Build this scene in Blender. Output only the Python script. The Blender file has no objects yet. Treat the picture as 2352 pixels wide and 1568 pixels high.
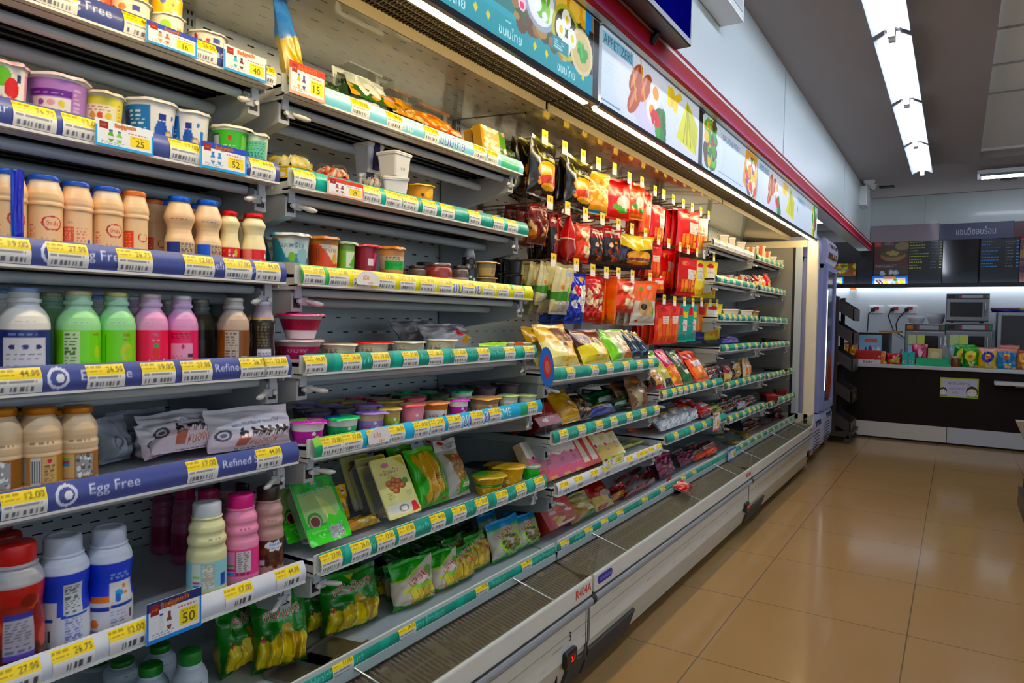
import bpy, math, random
import numpy as np
from mathutils import Matrix, Vector
random.seed(11)
RNG = np.random.default_rng(11)
SC = bpy.context.scene
COL = SC.collection
R_ = math.radians
# ------------------------------------------------------------------ camera
FPX = 1595.403          # focal length in pixels of the 2352x1568 frame
CAMROT = np.array([[0.841886, -0.032092, 0.538701],
     [0.539326, 0.017082, -0.841840],
     [0.017814, 0.999339, 0.031690]])   # columns: camera right, up, backward in the world
CAMZ = 1.14
def _orth():
 global CAMROT, FPX
 c = np.array([1176, 784.0])
 a = np.array([2197, 752]) - c          # where the aisle's lengthwise lines meet
 b = np.array([-1320, 687]) - c         # where the crosswise lines meet
 f = math.sqrt(-(a @ b))
 Y = np.array([a[0], -a[1], -f]); Y /= np.linalg.norm(Y)
 X = -np.array([b[0], -b[1], -f]); X /= np.linalg.norm(X)
 Z = np.cross(X, Y); Z /= np.linalg.norm(Z)
 CAMROT = np.stack([X, Y, Z], 0); FPX = f
_orth()
cam_data = bpy.data.cameras.new('camera')
cam_data.sensor_width = 36.0
cam_data.lens = FPX / 2352 * 36.0
cam_data.clip_start = 0.02
cam_data.clip_end = 60
cam = bpy.data.objects.new('camera', cam_data)
COL.objects.link(cam)
_m = Matrix([list(CAMROT[i]) + [0] for i in range(3)] + [[0, 0, 0, 1]])
_m.translation = Vector((0, 0, CAMZ))
cam.matrix_world = _m
SC.camera = cam
def ray(px, py):
 return CAMROT @ np.array([px - 1176, 784 - py, -FPX])
def at(px, py, x=None, y=None, z=None):
 """the point of the shop seen at a pixel of the photograph on the plane x, y or z"""
 d = ray(px, py)
 if x is not None:
  t = x / d[0]
 elif y is not None:
  t = y / d[1]
 else:
  t = (z - CAMZ) / d[2]
 p = d * t
 return np.array([p[0], p[1], p[2] + CAMZ])
def depth_of(p):
 q = CAMROT.T @ (np.array(p) - np.array([0, 0, CAMZ]))
 return -q[2]
# ------------------------------------------------------------------ light of the place, exposure
SC.view_settings.view_transform = 'Standard'
SC.view_settings.look = 'None'
SC.view_settings.exposure = 0.22
SC.view_settings.gamma = 1.0
SC.view_settings.use_curve_mapping = False
wd = bpy.data.worlds.new('world'); SC.world = wd; wd.use_nodes = True
wd.node_tree.nodes['Background'].inputs[0].default_value = (0.72, 0.84, 1.0, 1)
wd.node_tree.nodes['Background'].inputs[1].default_value = 1.5   # sky fill coming in by the added window on the right
SC.cycles.max_bounces = 10
SC.cycles.transparent_max_bounces = 24
SC.cycles.caustics_reflective = False
SC.cycles.caustics_refractive = False
SC.cycles.sample_clamp_indirect = 6.0
TUBE_E = 30.0       # ceiling fluorescent tubes
CANOPY_E = 34.0     # warm tube under the case canopy
SPLASH_E = 7.5     # strip over the counter's backsplash
# ------------------------------------------------------------------ colours
def rgb(c):
 if isinstance(c, str):
  return np.array([int(c[i:i + 2], 16) / 255 for i in (0, 2, 4)])
 return np.array(c, float)
def lin(a):
 a = np.asarray(a, float)
 return np.where(a <= 0.04045, a / 12.92, ((a + 0.055) / 1.055) ** 2.4)
# ------------------------------------------------------------------ lettering
_GL = {}
def glyphs(s):
 if s not in _GL:
  cu = bpy.data.curves.new('t', 'FONT'); cu.body = s; cu.resolution_u = 2
  o = bpy.data.objects.new('t', cu); COL.objects.link(o)
  bpy.context.view_layer.update()
  me = bpy.data.meshes.new_from_object(o.evaluated_get(bpy.context.evaluated_depsgraph_get()))
  me.calc_loop_triangles()
  v = np.array([q.co[:2] for q in me.vertices]).reshape(-1, 2)
  t = np.array([q.vertices[:] for q in me.loop_triangles], int).reshape(-1, 3)
  bpy.data.objects.remove(o); bpy.data.curves.remove(cu); bpy.data.meshes.remove(me)
  if len(v):
   v = v - np.array([v[:, 0].min(), 0]); v[:, 1] -= v[:, 1].min()
  _GL[s] = (v, t, v[:, 0].max() if len(v) else 1, v[:, 1].max() if len(v) else 1)
 return _GL[s]
class Cv:
 """a small picture (printed artwork) that gets woven into a mesh; u to the right, v up, 0..1"""
 def __init__(s, w, h, bg, asp):
  s.w, s.h, s.asp = w, h, asp       # asp: real width / height of the printed face
  s.a = np.empty((h, w, 3)); s.a[:] = rgb(bg)
  s.U, s.V = np.meshgrid((np.arange(w) + .5) / w, (np.arange(h) + .5) / h)
 def mask(s, m, c, al=1.0):
  s.a[m] = s.a[m] * (1 - al) + rgb(c) * al
  return s
 def rect(s, u0, v0, u1, v1, c):
  return s.mask((s.U >= u0) & (s.U <= u1) & (s.V >= v0) & (s.V <= v1), c)
 def ell(s, cx, cy, rx, ry, c):
  return s.mask(((s.U - cx) / rx) ** 2 + ((s.V - cy) / ry) ** 2 <= 1, c)
 def ring(s, cx, cy, rx, ry, wd, c):
  d = np.sqrt(((s.U - cx) / rx) ** 2 + ((s.V - cy) / ry) ** 2)
  return s.mask(abs(d - 1) < wd, c)
 def poly(s, pts, c):
  ins = np.zeros(s.U.shape, bool); n = len(pts)
  for i in range(n):
   (x0, y0), (x1, y1) = pts[i], pts[(i + 1) % n]
   if y0 != y1:
    ins ^= ((y0 > s.V) != (y1 > s.V)) & (s.U < (x1 - x0) * (s.V - y0) / (y1 - y0) + x0)
  return s.mask(ins, c)
 def fine(s, u0, v0, u1, v1, c, rows=5, al=.75, seed=0):
  r = random.Random(seed + int(u0 * 97 + v0 * 31))
  st = (v1 - v0) / rows
  for k in range(rows):
   y = v1 - (k + .85) * st; x = u0; e = u1 - r.random() * .25 * (u1 - u0)
   while x < e:
    l = (0.05 + .1 * r.random()) * max(.3, (u1 - u0))
    s.mask((s.U >= x) & (s.U <= min(x + l, e)) & (s.V >= y) & (s.V <= y + st * .5), c, al)
    x += l + .018
  return s
 def bars(s, u0, v0, u1, v1, c='101010', n=14, seed=1):
  r = random.Random(seed); x = u0; st = (u1 - u0) / n
  while x < u1:
   l = st * (.25 + .45 * r.random())
   s.rect(x, v0, x + l, v1, c); x += l + st * (.3 + .3 * r.random())
  return s
 def blobs(s, n, u0, v0, u1, v1, r0, r1, cols, seed=3):
  r = random.Random(seed)
  for _ in range(n):
   q = r.uniform(r0, r1)
   s.ell(r.uniform(u0, u1), r.uniform(v0, v1), q, q * s.asp * r.uniform(.7, 1.1), r.choice(cols))
  return s
 def text(s, body, cx, cy, hgt, c, rot=0, maxw=None, out=None, ow=1, shear=0):
  v, t, gw, gh = glyphs(body)
  if not len(t):
   return s
  k = hgt * s.h / gh                       # pixels per glyph unit, vertically
  kx = hgt / gh * s.w / s.asp
  if maxw and gw * kx > maxw * s.w:
   f = maxw * s.w / (gw * kx); k *= f; kx *= f
  ca, sa = math.cos(R_(rot)), math.sin(R_(rot))
  x = (v[:, 0] - gw / 2 + shear * (v[:, 1] - gh / 2)); y = v[:, 1] - gh / 2
  P = np.stack([cx * s.w + (x * ca - y * sa) * kx, cy * s.h + (x * sa + y * ca) * k], 1)
  S = 3
  x0, y0 = np.floor(P.min(0)).astype(int) - 3; x1, y1 = np.ceil(P.max(0)).astype(int) + 3
  W, H = (x1 - x0), (y1 - y0)
  M = np.zeros((H * S, W * S), bool)
  Q = (P - np.array([x0, y0])) * S
  for a, b, d in t:
   A, B, D = Q[a], Q[b], Q[d]
   lx, ly = np.floor(np.minimum(np.minimum(A, B), D)).astype(int)
   hx, hy = np.ceil(np.maximum(np.maximum(A, B), D)).astype(int) + 1
   gx, gy = np.meshgrid(np.arange(lx, hx) + .5, np.arange(ly, hy) + .5)
   e0 = (B[0] - A[0]) * (gy - A[1]) - (B[1] - A[1]) * (gx - A[0])
   e1 = (D[0] - B[0]) * (gy - B[1]) - (D[1] - B[1]) * (gx - B[0])
   e2 = (A[0] - D[0]) * (gy - D[1]) - (A[1] - D[1]) * (gx - D[0])
   i = ((e0 >= 0) & (e1 >= 0) & (e2 >= 0)) | ((e0 <= 0) & (e1 <= 0) & (e2 <= 0))
   M[ly:hy, lx:hx] |= i
  al = M.reshape(H, S, W, S).mean((1, 3))
  for colr, A in (((out, None),) if out else ()) + ((c, al),):
   if A is None:
    A = al.copy()
    for _ in range(ow):
     B = A.copy()
     B[1:] = np.maximum(B[1:], A[:-1]); B[:-1] = np.maximum(B[:-1], A[1:])
     B[:, 1:] = np.maximum(B[:, 1:], A[:, :-1]); B[:, :-1] = np.maximum(B[:, :-1], A[:, 1:])
     A = B
   ax0, ay0 = max(0, x0), max(0, y0); ax1, ay1 = min(s.w, x1), min(s.h, y1)
   if ax1 > ax0 and ay1 > ay0:
    sub = A[ay0 - y0:ay1 - y0, ax0 - x0:ax1 - x0, None]
    s.a[ay0:ay1, ax0:ax1] = s.a[ay0:ay1, ax0:ax1] * (1 - sub) + rgb(colr) * sub
  return s
# ------------------------------------------------------------------ meshes
class MB:
 def __init__(s):
  s.V, s.C, s.F, s.M, s.S, s.n = [], [], [], [], [], 0
 def add(s, P, faces, col='ffffff', mat=0, smooth=False):
  P = np.asarray(P, float).reshape(-1, 3)
  if isinstance(col, np.ndarray) and col.ndim > 1:
   c = lin(col.reshape(-1, 3))
  else:
   c = np.tile(lin(rgb(col)), (len(P), 1))
  g = c.mean(1, keepdims=True)
  c = np.clip(g + (c - g) * 1.22, .002, .95)
  s.V.append(P); s.C.append(c)
  for f in faces:
   f = np.asarray(f, int)
   if f.size == 0:
    continue
   if f.ndim == 1:
    f = f[None]
   s.F.append(f + s.n); s.M.append(np.full(len(f), mat)); s.S.append(np.full(len(f), smooth))
  s.n += len(P)
  return s
 def grid(s, P, col='ffffff', mat=0, smooth=True, wrap=False, flip=False):
  P = np.asarray(P, float); nv, nu = P.shape[:2]
  i = np.arange(nv * nu).reshape(nv, nu)
  if wrap:
   i = np.concatenate([i, i[:, :1]], 1)
  q = np.stack([i[:-1, :-1], i[:-1, 1:], i[1:, 1:], i[1:, :-1]], -1).reshape(-1, 4)
  if flip:
   q = q[:, ::-1]
  return s.add(P, [q], col, mat, smooth)
 def box(s, x0, y0, z0, x1, y1, z1, col='ffffff', mat=0):
  x0, x1 = min(x0, x1), max(x0, x1); y0, y1 = min(y0, y1), max(y0, y1); z0, z1 = min(z0, z1), max(z0, z1)
  P = [(x, y, z) for z in (z0, z1) for y in (y0, y1) for x in (x0, x1)]
  return s.add(P, [[[0, 2, 3, 1], [4, 5, 7, 6], [0, 1, 5, 4], [2, 6, 7, 3], [0, 4, 6, 2], [1, 3, 7, 5]]], col, mat)
 def lathe(s, prof, col='ffffff', n=32, mat=0, o=(0, 0, 0), capb=True, capt=True, smooth=True):
  prof = np.asarray(prof, float)
  a = np.arange(n) / n * 2 * math.pi
  P = np.stack([prof[:, :1] * np.cos(a), prof[:, :1] * np.sin(a), np.repeat(prof[:, 1:2], n, 1)], -1) + np.array(o)
  s.grid(P, col, mat, smooth, wrap=True)
  if capb:
   s.add(P[0], [np.arange(n)[::-1]], col, mat)
  if capt:
   s.add(P[-1], [np.arange(n)], col, mat)
  return s
 def tube(s, pts, r, n=10, col='ffffff', mat=0, caps=True):
  pts = np.asarray(pts, float); T = np.gradient(pts, axis=0)
  T /= np.linalg.norm(T, axis=1)[:, None] + 1e-12
  up = np.array([0, 0, 1.0]) if abs(T[0][2]) < .9 else np.array([1.0, 0, 0])
  rings = []; r = np.broadcast_to(np.asarray(r, float), (len(pts),))
  N = np.cross(T[0], up)
  a = np.arange(n) / n * 2 * math.pi
  for p, t, rr in zip(pts, T, r):
   N = N - t * (N @ t); N /= np.linalg.norm(N) + 1e-12
   B = np.cross(t, N)
   rings.append(p + rr * (np.cos(a)[:, None] * N + np.sin(a)[:, None] * B))
  P = np.array(rings)
  s.grid(P, col, mat, True, wrap=True)
  if caps:
   s.add(P[0], [np.arange(n)[::-1]], col, mat); s.add(P[-1], [np.arange(n)], col, mat)
  return s
 def prism(s, prof, lo, hi, axis='y', col='ffffff', mat=0, caps=True):
  """a closed outline extruded: axis y takes (x, z) pairs, axis x (y, z), axis z (x, y)"""
  prof = list(prof); n = len(prof)
  f = {'y': lambda a, b, t: (a, t, b), 'x': lambda a, b, t: (t, a, b), 'z': lambda a, b, t: (a, b, t)}[axis]
  P = [f(a, b, lo) for a, b in prof] + [f(a, b, hi) for a, b in prof]
  fs = [[[i, (i + 1) % n, n + (i + 1) % n, n + i] for i in range(n)]]
  s.add(P, fs, col, mat)
  if caps:
   s.add(P[:n], [np.arange(n)[::-1]], col, mat); s.add(P[n:], [np.arange(n)], col, mat)
  return s
 def picture(s, O, U, V, cv, mat=0, bend=None):
  """a canvas laid on the parallelogram O + u U + v V"""
  O, U, V = (np.asarray(q, float) for q in (O, U, V))
  u = np.linspace(0, 1, cv.w); v = np.linspace(0, 1, cv.h)
  P = O + u[None, :, None] * U + v[:, None, None] * V
  if bend is not None:
   P = bend(P, u, v)
  return s.grid(P, cv.a, mat)
 def letters(s, body, O, U, V, h, col, mat=0, center=True):
  v, t, gw, gh = glyphs(body)
  U = np.asarray(U, float); V = np.asarray(V, float); k = h / gh
  P = np.asarray(O, float) + (v[:, :1] - (gw / 2 if center else 0)) * k * U + (v[:, 1:] - (gh / 2 if center else 0)) * k * V
  return s.add(P, [t], col, mat)
 def mesh(s, name, mats):
  me = bpy.data.meshes.new(name)
  V = np.concatenate(s.V); C = np.concatenate(s.C)
  cnt = np.concatenate([np.full(len(f), f.shape[1]) for f in s.F])
  lp = np.concatenate([f.ravel() for f in s.F])
  me.vertices.add(len(V)); me.vertices.foreach_set('co', V.astype(np.float32).ravel())
  me.loops.add(len(lp)); me.loops.foreach_set('vertex_index', lp.astype(np.int32))
  me.polygons.add(len(cnt))
  me.polygons.foreach_set('loop_start', np.concatenate([[0], np.cumsum(cnt)[:-1]]).astype(np.int32))
  me.polygons.foreach_set('material_index', np.concatenate(s.M).astype(np.int32))
  me.polygons.foreach_set('use_smooth', np.concatenate(s.S).astype(bool))
  at_ = me.attributes.new('print', 'FLOAT_COLOR', 'POINT')
  at_.data.foreach_set('color', np.concatenate([C, np.ones((len(C), 1))], 1).astype(np.float32).ravel())
  for m in (mats if isinstance(mats, (list, tuple)) else [mats]):
   me.materials.append(m)
  me.update(calc_edges=True)
  return me
 def build(s, name, mats, parent=None, **kw):
  return link(name, s.mesh(name, mats), parent, **kw)
def link(name, data, parent=None, loc=None, rot=None, scale=None, label=None, cat=None, group=None, kind=None, bevel=0):
 o = bpy.data.objects.new(name, data); COL.objects.link(o)
 if parent is not None:
  o.parent = parent
 if loc is not None:
  o.location = loc
 if rot is not None:
  o.rotation_euler = rot
 if scale is not None:
  o.scale = scale
 for k, v in (('label', label), ('category', cat), ('group', group), ('kind', kind)):
  if v:
   o[k] = v
 if bevel:
  b = o.modifiers.new('edge', 'BEVEL'); b.width = bevel; b.segments = 2; b.limit_method = 'ANGLE'
 return o
def thing(name, label, cat, group=None, loc=(0, 0, 0), rot=None, scale=None):
 return link(name, None, None, loc, rot, scale, label, cat, group)
# ------------------------------------------------------------------ materials
MT = {}
def mat(name, color=None, rough=.5, metal=0.0, coat=0.0, noise=.06, nscale=30, spec=.5, bump=0, bscale=200, alpha=1.0, trans=0):
 m = bpy.data.materials.new(name); m.use_nodes = True
 nt = m.node_tree; N = nt.nodes; L = nt.links; b = N['Principled BSDF']
 tc = N.new('ShaderNodeTexCoord')
 no = N.new('ShaderNodeTexNoise'); no.inputs['Scale'].default_value = nscale; no.inputs['Detail'].default_value = 3
 L.new(tc.outputs['Object'], no.inputs['Vector'])
 mr = N.new('ShaderNodeMapRange'); mr.inputs['To Min'].default_value = 1 - noise; mr.inputs['To Max'].default_value = 1 + noise * .5
 L.new(no.outputs['Fac'], mr.inputs['Value'])
 mx = N.new('ShaderNodeMix'); mx.data_type = 'RGBA'; mx.blend_type = 'MULTIPLY'; mx.inputs['Factor'].default_value = 1
 L.new(mr.outputs['Result'], mx.inputs['B'])
 if color is None:
  a = N.new('ShaderNodeAttribute'); a.attribute_name = 'print'
  L.new(a.outputs['Color'], mx.inputs['A'])
 else:
  mx.inputs['A'].default_value = (*lin(rgb(color)), 1)
 L.new(mx.outputs['Result'], b.inputs['Base Color'])
 b.inputs['Roughness'].default_value = rough; b.inputs['Metallic'].default_value = metal
 b.inputs['Coat Weight'].default_value = coat; b.inputs['Coat Roughness'].default_value = .08
 b.inputs['Specular IOR Level'].default_value = spec
 b.inputs['Alpha'].default_value = alpha
 if bump:
  n2 = N.new('ShaderNodeTexNoise'); n2.inputs['Scale'].default_value = bscale
  L.new(tc.outputs['Object'], n2.inputs['Vector'])
  bp = N.new('ShaderNodeBump'); bp.inputs['Strength'].default_value = bump; bp.inputs['Distance'].default_value = .004
  L.new(n2.outputs['Fac'], bp.inputs['Height']); L.new(bp.outputs['Normal'], b.inputs['Normal'])
 MT[name] = m
 return m
def emit(name, color, strength):
 m = bpy.data.materials.new(name); m.use_nodes = True
 N = m.node_tree.nodes; L = m.node_tree.links
 N.remove(N['Principled BSDF']); e = N.new('ShaderNodeEmission')
 if color is None:
  a = N.new('ShaderNodeAttribute'); a.attribute_name = 'print'; L.new(a.outputs['Color'], e.inputs['Color'])
 else:
  e.inputs['Color'].default_value = (*lin(rgb(color)), 1)
 e.inputs['Strength'].default_value = strength
 L.new(e.outputs[0], N['Material Output'].inputs['Surface'])
 MT[name] = m
 return m
def clearmat(name, tint, gloss=.25, body=0.0, rough=.05, haze='ffffff', mirror=.45):
 """thin clear plastic or glass: lets the light pass, mirrors more at grazing angles, body adds a milky share"""
 m = bpy.data.materials.new(name); m.use_nodes = True
 N = m.node_tree.nodes; L = m.node_tree.links; N.remove(N['Principled BSDF'])
 t = N.new('ShaderNodeBsdfTransparent'); t.inputs[0].default_value = (*lin(rgb(tint)), 1)
 g = N.new('ShaderNodeBsdfGlossy'); g.inputs['Roughness'].default_value = rough
 d = N.new('ShaderNodeBsdfDiffuse'); d.inputs[0].default_value = (*lin(rgb(haze)), 1)
 lw = N.new('ShaderNodeLayerWeight'); lw.inputs['Blend'].default_value = gloss
 m1 = N.new('ShaderNodeMixShader'); m1.inputs[0].default_value = body
 L.new(t.outputs[0], m1.inputs[1]); L.new(d.outputs[0], m1.inputs[2])
 pw = N.new('ShaderNodeMath'); pw.operation = 'MULTIPLY'; L.new(lw.outputs['Fresnel'], pw.inputs[0]); pw.inputs[1].default_value = mirror
 m2 = N.new('ShaderNodeMixShader'); L.new(pw.outputs[0], m2.inputs[0])
 L.new(m1.outputs[0], m2.inputs[1]); L.new(g.outputs[0], m2.inputs[2])
 L.new(m2.outputs[0], N['Material Output'].inputs['Surface'])
 MT[name] = m
 return m
GLOSS = mat('printed_film', None, .22, coat=.3, noise=.04, bump=.12, bscale=60)
SATIN = mat('printed_plastic', None, .36, coat=.1, noise=.04)
MATTE = mat('printed_paper', None, .65, noise=.05)
ENAMEL = mat('enamelled_sheet', None, .38, coat=.15, noise=.07, nscale=9)
STEEL = mat('brushed_steel', None, .34, metal=.9, noise=.1, nscale=40)
FOIL = mat('foil', None, .25, metal=.6, noise=.05, bump=.3, bscale=120)
RUBBER = mat('dark_rubber', None, .6, noise=.1)
CLEAR = clearmat('clear_plastic', 'f6f8f6', .22)
MILKY = clearmat('frosted_plastic', 'eef0ee', .25, body=.25, rough=.15)
GLASS = clearmat('riser_glass', 'e2ece8', .2, rough=.03, body=.03, mirror=.14)
E_TUBE = emit('fluorescent_tube', 'e2ecff', TUBE_E)
E_CANOPY = emit('warm_tube', 'ffe3b0', CANOPY_E)
E_SPLASH = emit('backsplash_strip', 'eaf4ff', SPLASH_E)
E_PRINT = emit('lit_print', None, .9)
E_LED = emit('red_digits', 'ff2018', 3.0)
E_STRIP = emit('led_strip', 'f2f6ff', 3.0)
E_PANEL = emit('recessed_panel', 'eef4ff', 3.0)
# ------------------------------------------------------------------ surfaces with a repeating structure
def perf(name, base, b_axis, pitch, row, slot, hgt, rough=.3, coat=.3):
 m = mat(name, base, rough, coat=coat, noise=.08, nscale=4)
 N = m.node_tree.nodes; L = m.node_tree.links; p = N['Principled BSDF']
 tc = N.new('ShaderNodeTexCoord'); sp = N.new('ShaderNodeSeparateXYZ'); L.new(tc.outputs['Object'], sp.inputs[0])
 def mt(op, a, b=None):
  q = N.new('ShaderNodeMath'); q.operation = op
  for i, v in enumerate((a, b)):
   if v is None:
    continue
   if isinstance(v, (int, float)):
    q.inputs[i].default_value = v
   else:
    L.new(v, q.inputs[i])
  return q.outputs[0]
 r = mt('DIVIDE', sp.outputs[b_axis], row)
 fl = mt('FLOOR', r); fr = mt('FRACT', r)
 yy = mt('FRACT', mt('ADD', mt('DIVIDE', sp.outputs['Y'], pitch), mt('MULTIPLY', fl, .5)))
 s = mt('MULTIPLY', mt('LESS_THAN', yy, slot / pitch), mt('LESS_THAN', fr, hgt / row))
 mx = N.new('ShaderNodeMix'); mx.data_type = 'RGBA'; L.new(s, mx.inputs['Factor'])
 old = p.inputs['Base Color'].links[0].from_socket
 L.new(old, mx.inputs['A']); mx.inputs['B'].default_value = (.004, .004, .005, 1)
 L.new(mx.outputs['Result'], p.inputs['Base Color'])
 return m
LITSIGN = mat('backlit_sign', None, .4, noise=.02)
_b = LITSIGN.node_tree.nodes['Principled BSDF']
LITSIGN.node_tree.links.new(_b.inputs['Base Color'].links[0].from_socket, _b.inputs['Emission Color']); _b.inputs['Emission Strength'].default_value = .38
PERF_UP = perf('perforated_sheet_wide', 'd8dfe2', 'Z', .060, .042, .020, .0035)
PERF_LOW = perf('perforated_sheet_close', 'd8e0e5', 'Z', .036, .020, .019, .003)
PERF_TOP = perf('perforated_ceiling', 'b0a693', 'X', .062, .050, .022, .0045, rough=.12, coat=.6)
def floor_mat():
 m = mat('polished_floor_tile', 'a68456', .12, coat=.0, spec=.14, noise=.10, nscale=2.2)
 N = m.node_tree.nodes; L = m.node_tree.links; p = N['Principled BSDF']
 tc = N.new('ShaderNodeTexCoord'); sp = N.new('ShaderNodeSeparateXYZ'); L.new(tc.outputs['Object'], sp.inputs[0])
 outs = []
 for ax, off, pit in (('X', .7075, .5905), ('Y', -2.321, .6085)):
  a = N.new('ShaderNodeMath'); a.operation = 'ADD'; L.new(sp.outputs[ax], a.inputs[0]); a.inputs[1].default_value = off + pit * 20.5
  d = N.new('ShaderNodeMath'); d.operation = 'DIVIDE'; L.new(a.outputs[0], d.inputs[0]); d.inputs[1].default_value = pit
  f = N.new('ShaderNodeMath'); f.operation = 'FRACT'; L.new(d.outputs[0], f.inputs[0])
  s = N.new('ShaderNodeMath'); s.operation = 'SUBTRACT'; L.new(f.outputs[0], s.inputs[0]); s.inputs[1].default_value = .5
  ab = N.new('ShaderNodeMath'); ab.operation = 'ABSOLUTE'; L.new(s.outputs[0], ab.inputs[0])
  lt = N.new('ShaderNodeMath'); lt.operation = 'LESS_THAN'; L.new(ab.outputs[0], lt.inputs[0]); lt.inputs[1].default_value = .0022 / pit
  outs.append(lt.outputs[0])
 mx = N.new('ShaderNodeMath'); mx.operation = 'MAXIMUM'; L.new(outs[0], mx.inputs[0]); L.new(outs[1], mx.inputs[1])
 sp_ = N.new('ShaderNodeTexNoise'); sp_.inputs['Scale'].default_value = 26; L.new(tc.outputs['Object'], sp_.inputs['Vector'])
 cr = N.new('ShaderNodeMapRange'); cr.inputs['From Min'].default_value = .76; cr.inputs['From Max'].default_value = .80; L.new(sp_.outputs['Fac'], cr.inputs['Value'])
 ml = N.new('ShaderNodeMath'); ml.operation = 'MAXIMUM'; L.new(mx.outputs[0], ml.inputs[0])
 sc = N.new('ShaderNodeMath'); sc.operation = 'MULTIPLY'; L.new(cr.outputs[0], sc.inputs[0]); sc.inputs[1].default_value = .6
 L.new(sc.outputs[0], ml.inputs[1])
 mc = N.new('ShaderNodeMix'); mc.data_type = 'RGBA'; L.new(ml.outputs[0], mc.inputs['Factor'])
 L.new(p.inputs['Base Color'].links[0].from_socket, mc.inputs['A']); mc.inputs['B'].default_value = (*lin(rgb('6a5844')), 1)
 L.new(mc.outputs['Result'], p.inputs['Base Color'])
 wv = N.new('ShaderNodeTexNoise'); wv.inputs['Scale'].default_value = 3; L.new(tc.outputs['Object'], wv.inputs['Vector'])
 bp = N.new('ShaderNodeBump'); bp.inputs['Strength'].default_value = .04; bp.inputs['Distance'].default_value = .01
 L.new(wv.outputs['Fac'], bp.inputs['Height']); L.new(bp.outputs['Normal'], p.inputs['Normal'])
 return m
def wood_mat(name, c0, c1, axis_scale=(1, 8, 60)):
 m = mat(name, c0, .5, noise=.2, nscale=3, spec=.2)
 N = m.node_tree.nodes; L = m.node_tree.links; p = N['Principled BSDF']
 tc = N.new('ShaderNodeTexCoord'); mp = N.new('ShaderNodeMapping'); mp.inputs['Scale'].default_value = axis_scale
 L.new(tc.outputs['Object'], mp.inputs[0]); n = N.new('ShaderNodeTexNoise'); n.inputs['Scale'].default_value = 1.5; n.inputs['Detail'].default_value = 6
 L.new(mp.outputs[0], n.inputs['Vector'])
 mx = N.new('ShaderNodeMix'); mx.data_type = 'RGBA'; L.new(n.outputs['Fac'], mx.inputs['Factor'])
 mx.inputs['A'].default_value = (*lin(rgb(c0)), 1); mx.inputs['B'].default_value = (*lin(rgb(c1)), 1)
 L.new(mx.outputs['Result'], p.inputs['Base Color'])
 return m
FLOOR = floor_mat()
WALLM = mat('painted_wall_panel', 'd3dedf', .35, coat=.2, noise=.03, nscale=2)
CEILM = mat('painted_ceiling', 'a09998', .8, noise=.03, nscale=3)
TILEM = mat('ceiling_tile', 'f0f4f5', .85, noise=.04, nscale=60)
DARKM = mat('black_panel', '14161c', .35, noise=.1)
WOODM = wood_mat('dark_laminate', '0c0806', '221610', (6, 1, 60))
XW = -.90      # face of the bulkhead over the cases
YB = 9.3       # back wall
ZC = 2.65
def struct(name, mb, m):
 return mb.build(name, m, None, kind='structure')
# ------------------------------------------------------------------ the room
struct('floor', MB().box(-1.8, -4, -.06, 5.5, YB, 0), FLOOR)
# ceiling: plain strip over the aisle, raised tiles beyond it
mb = MB().box(-1.8, -4, ZC, .125, YB, ZC + .06).box(.125, 7.5, ZC, 5.5, YB, ZC + .06)
struct('ceiling', mb, CEILM)
mb = MB().box(.125, -4, ZC + .08, 5.5, 7.5, ZC + .14)
mb.box(.125, 7.47, ZC + .06, 5.5, 7.5, ZC + .08).box(.11, -4, ZC + .06, .125, 7.5, ZC + .08)
struct('ceiling_recess', mb, TILEM)
mb = MB()
for k in range(14):
 mb.box(.126, -2.2 + .61 * k, ZC + .074, 5.5, -2.176 + .61 * k, ZC + .082, '9a9a98')
for k in range(8):
 mb.box(.735 + .61 * k, -4, ZC + .074, .759 + .61 * k, 7.47, ZC + .082, '9a9a98')
struct('trim_1', mb, ENAMEL)
struct('wall_bulkhead', MB().box(-1.8, -4, 2.035, XW, 5.83, ZC).box(XW - .12, 5.83, 2.035, XW, YB, ZC), WALLM)
struct('ceiling_alcove', MB().box(-1.8, 5.83, 2.3, XW - .12, YB, 2.36), CEILM)
struct('wall_left', MB().box(-1.8, -4, 0, -1.70, YB, 2.3), DARKM)
struct('wall_rear', MB().box(-1.8, YB, 0, 5.5, YB + .08, ZC), WALLM)
struct('wall_right', MB().box(5.5, -4, 0, 5.58, YB, .5).box(5.5, -4, 2.35, 5.58, YB, ZC + .2).box(5.5, 5.6, .5, 5.58, YB, 2.35), WALLM)  # gap left for the added daylight window
mb = MB()
for k in range(6):
 mb.box(5.49, -4 + 1.9 * k, .5, 5.57, -3.94 + 1.9 * k, 2.35, 'c8ccd0')
w_ = mb.box(5.49, -4, .5, 5.57, 5.6, .56, 'c8ccd0').box(5.49, -4, 2.29, 5.57, 5.6, 2.35, 'c8ccd0').build('window_1', ENAMEL, kind='structure')  # added window, out of view, brings daylight fill to the deep shelves
MB().box(5.53, -4, .56, 5.536, 5.6, 2.29).build('window_pane', CLEAR, w_)
struct('wall_front', MB().box(-1.8, -4.08, 0, 5.5, -4, ZC + .2), WALLM)
mb = MB()
for y in (4.35, 6.95):
 mb.box(XW, y, 2.13, XW + .003, y + .006, ZC, 'b4c2c6')
mb.box(-.35, YB - .003, 2.33, -.344, YB, ZC, 'b4c2c6')
struct('trim_2', mb, ENAMEL)
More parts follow.
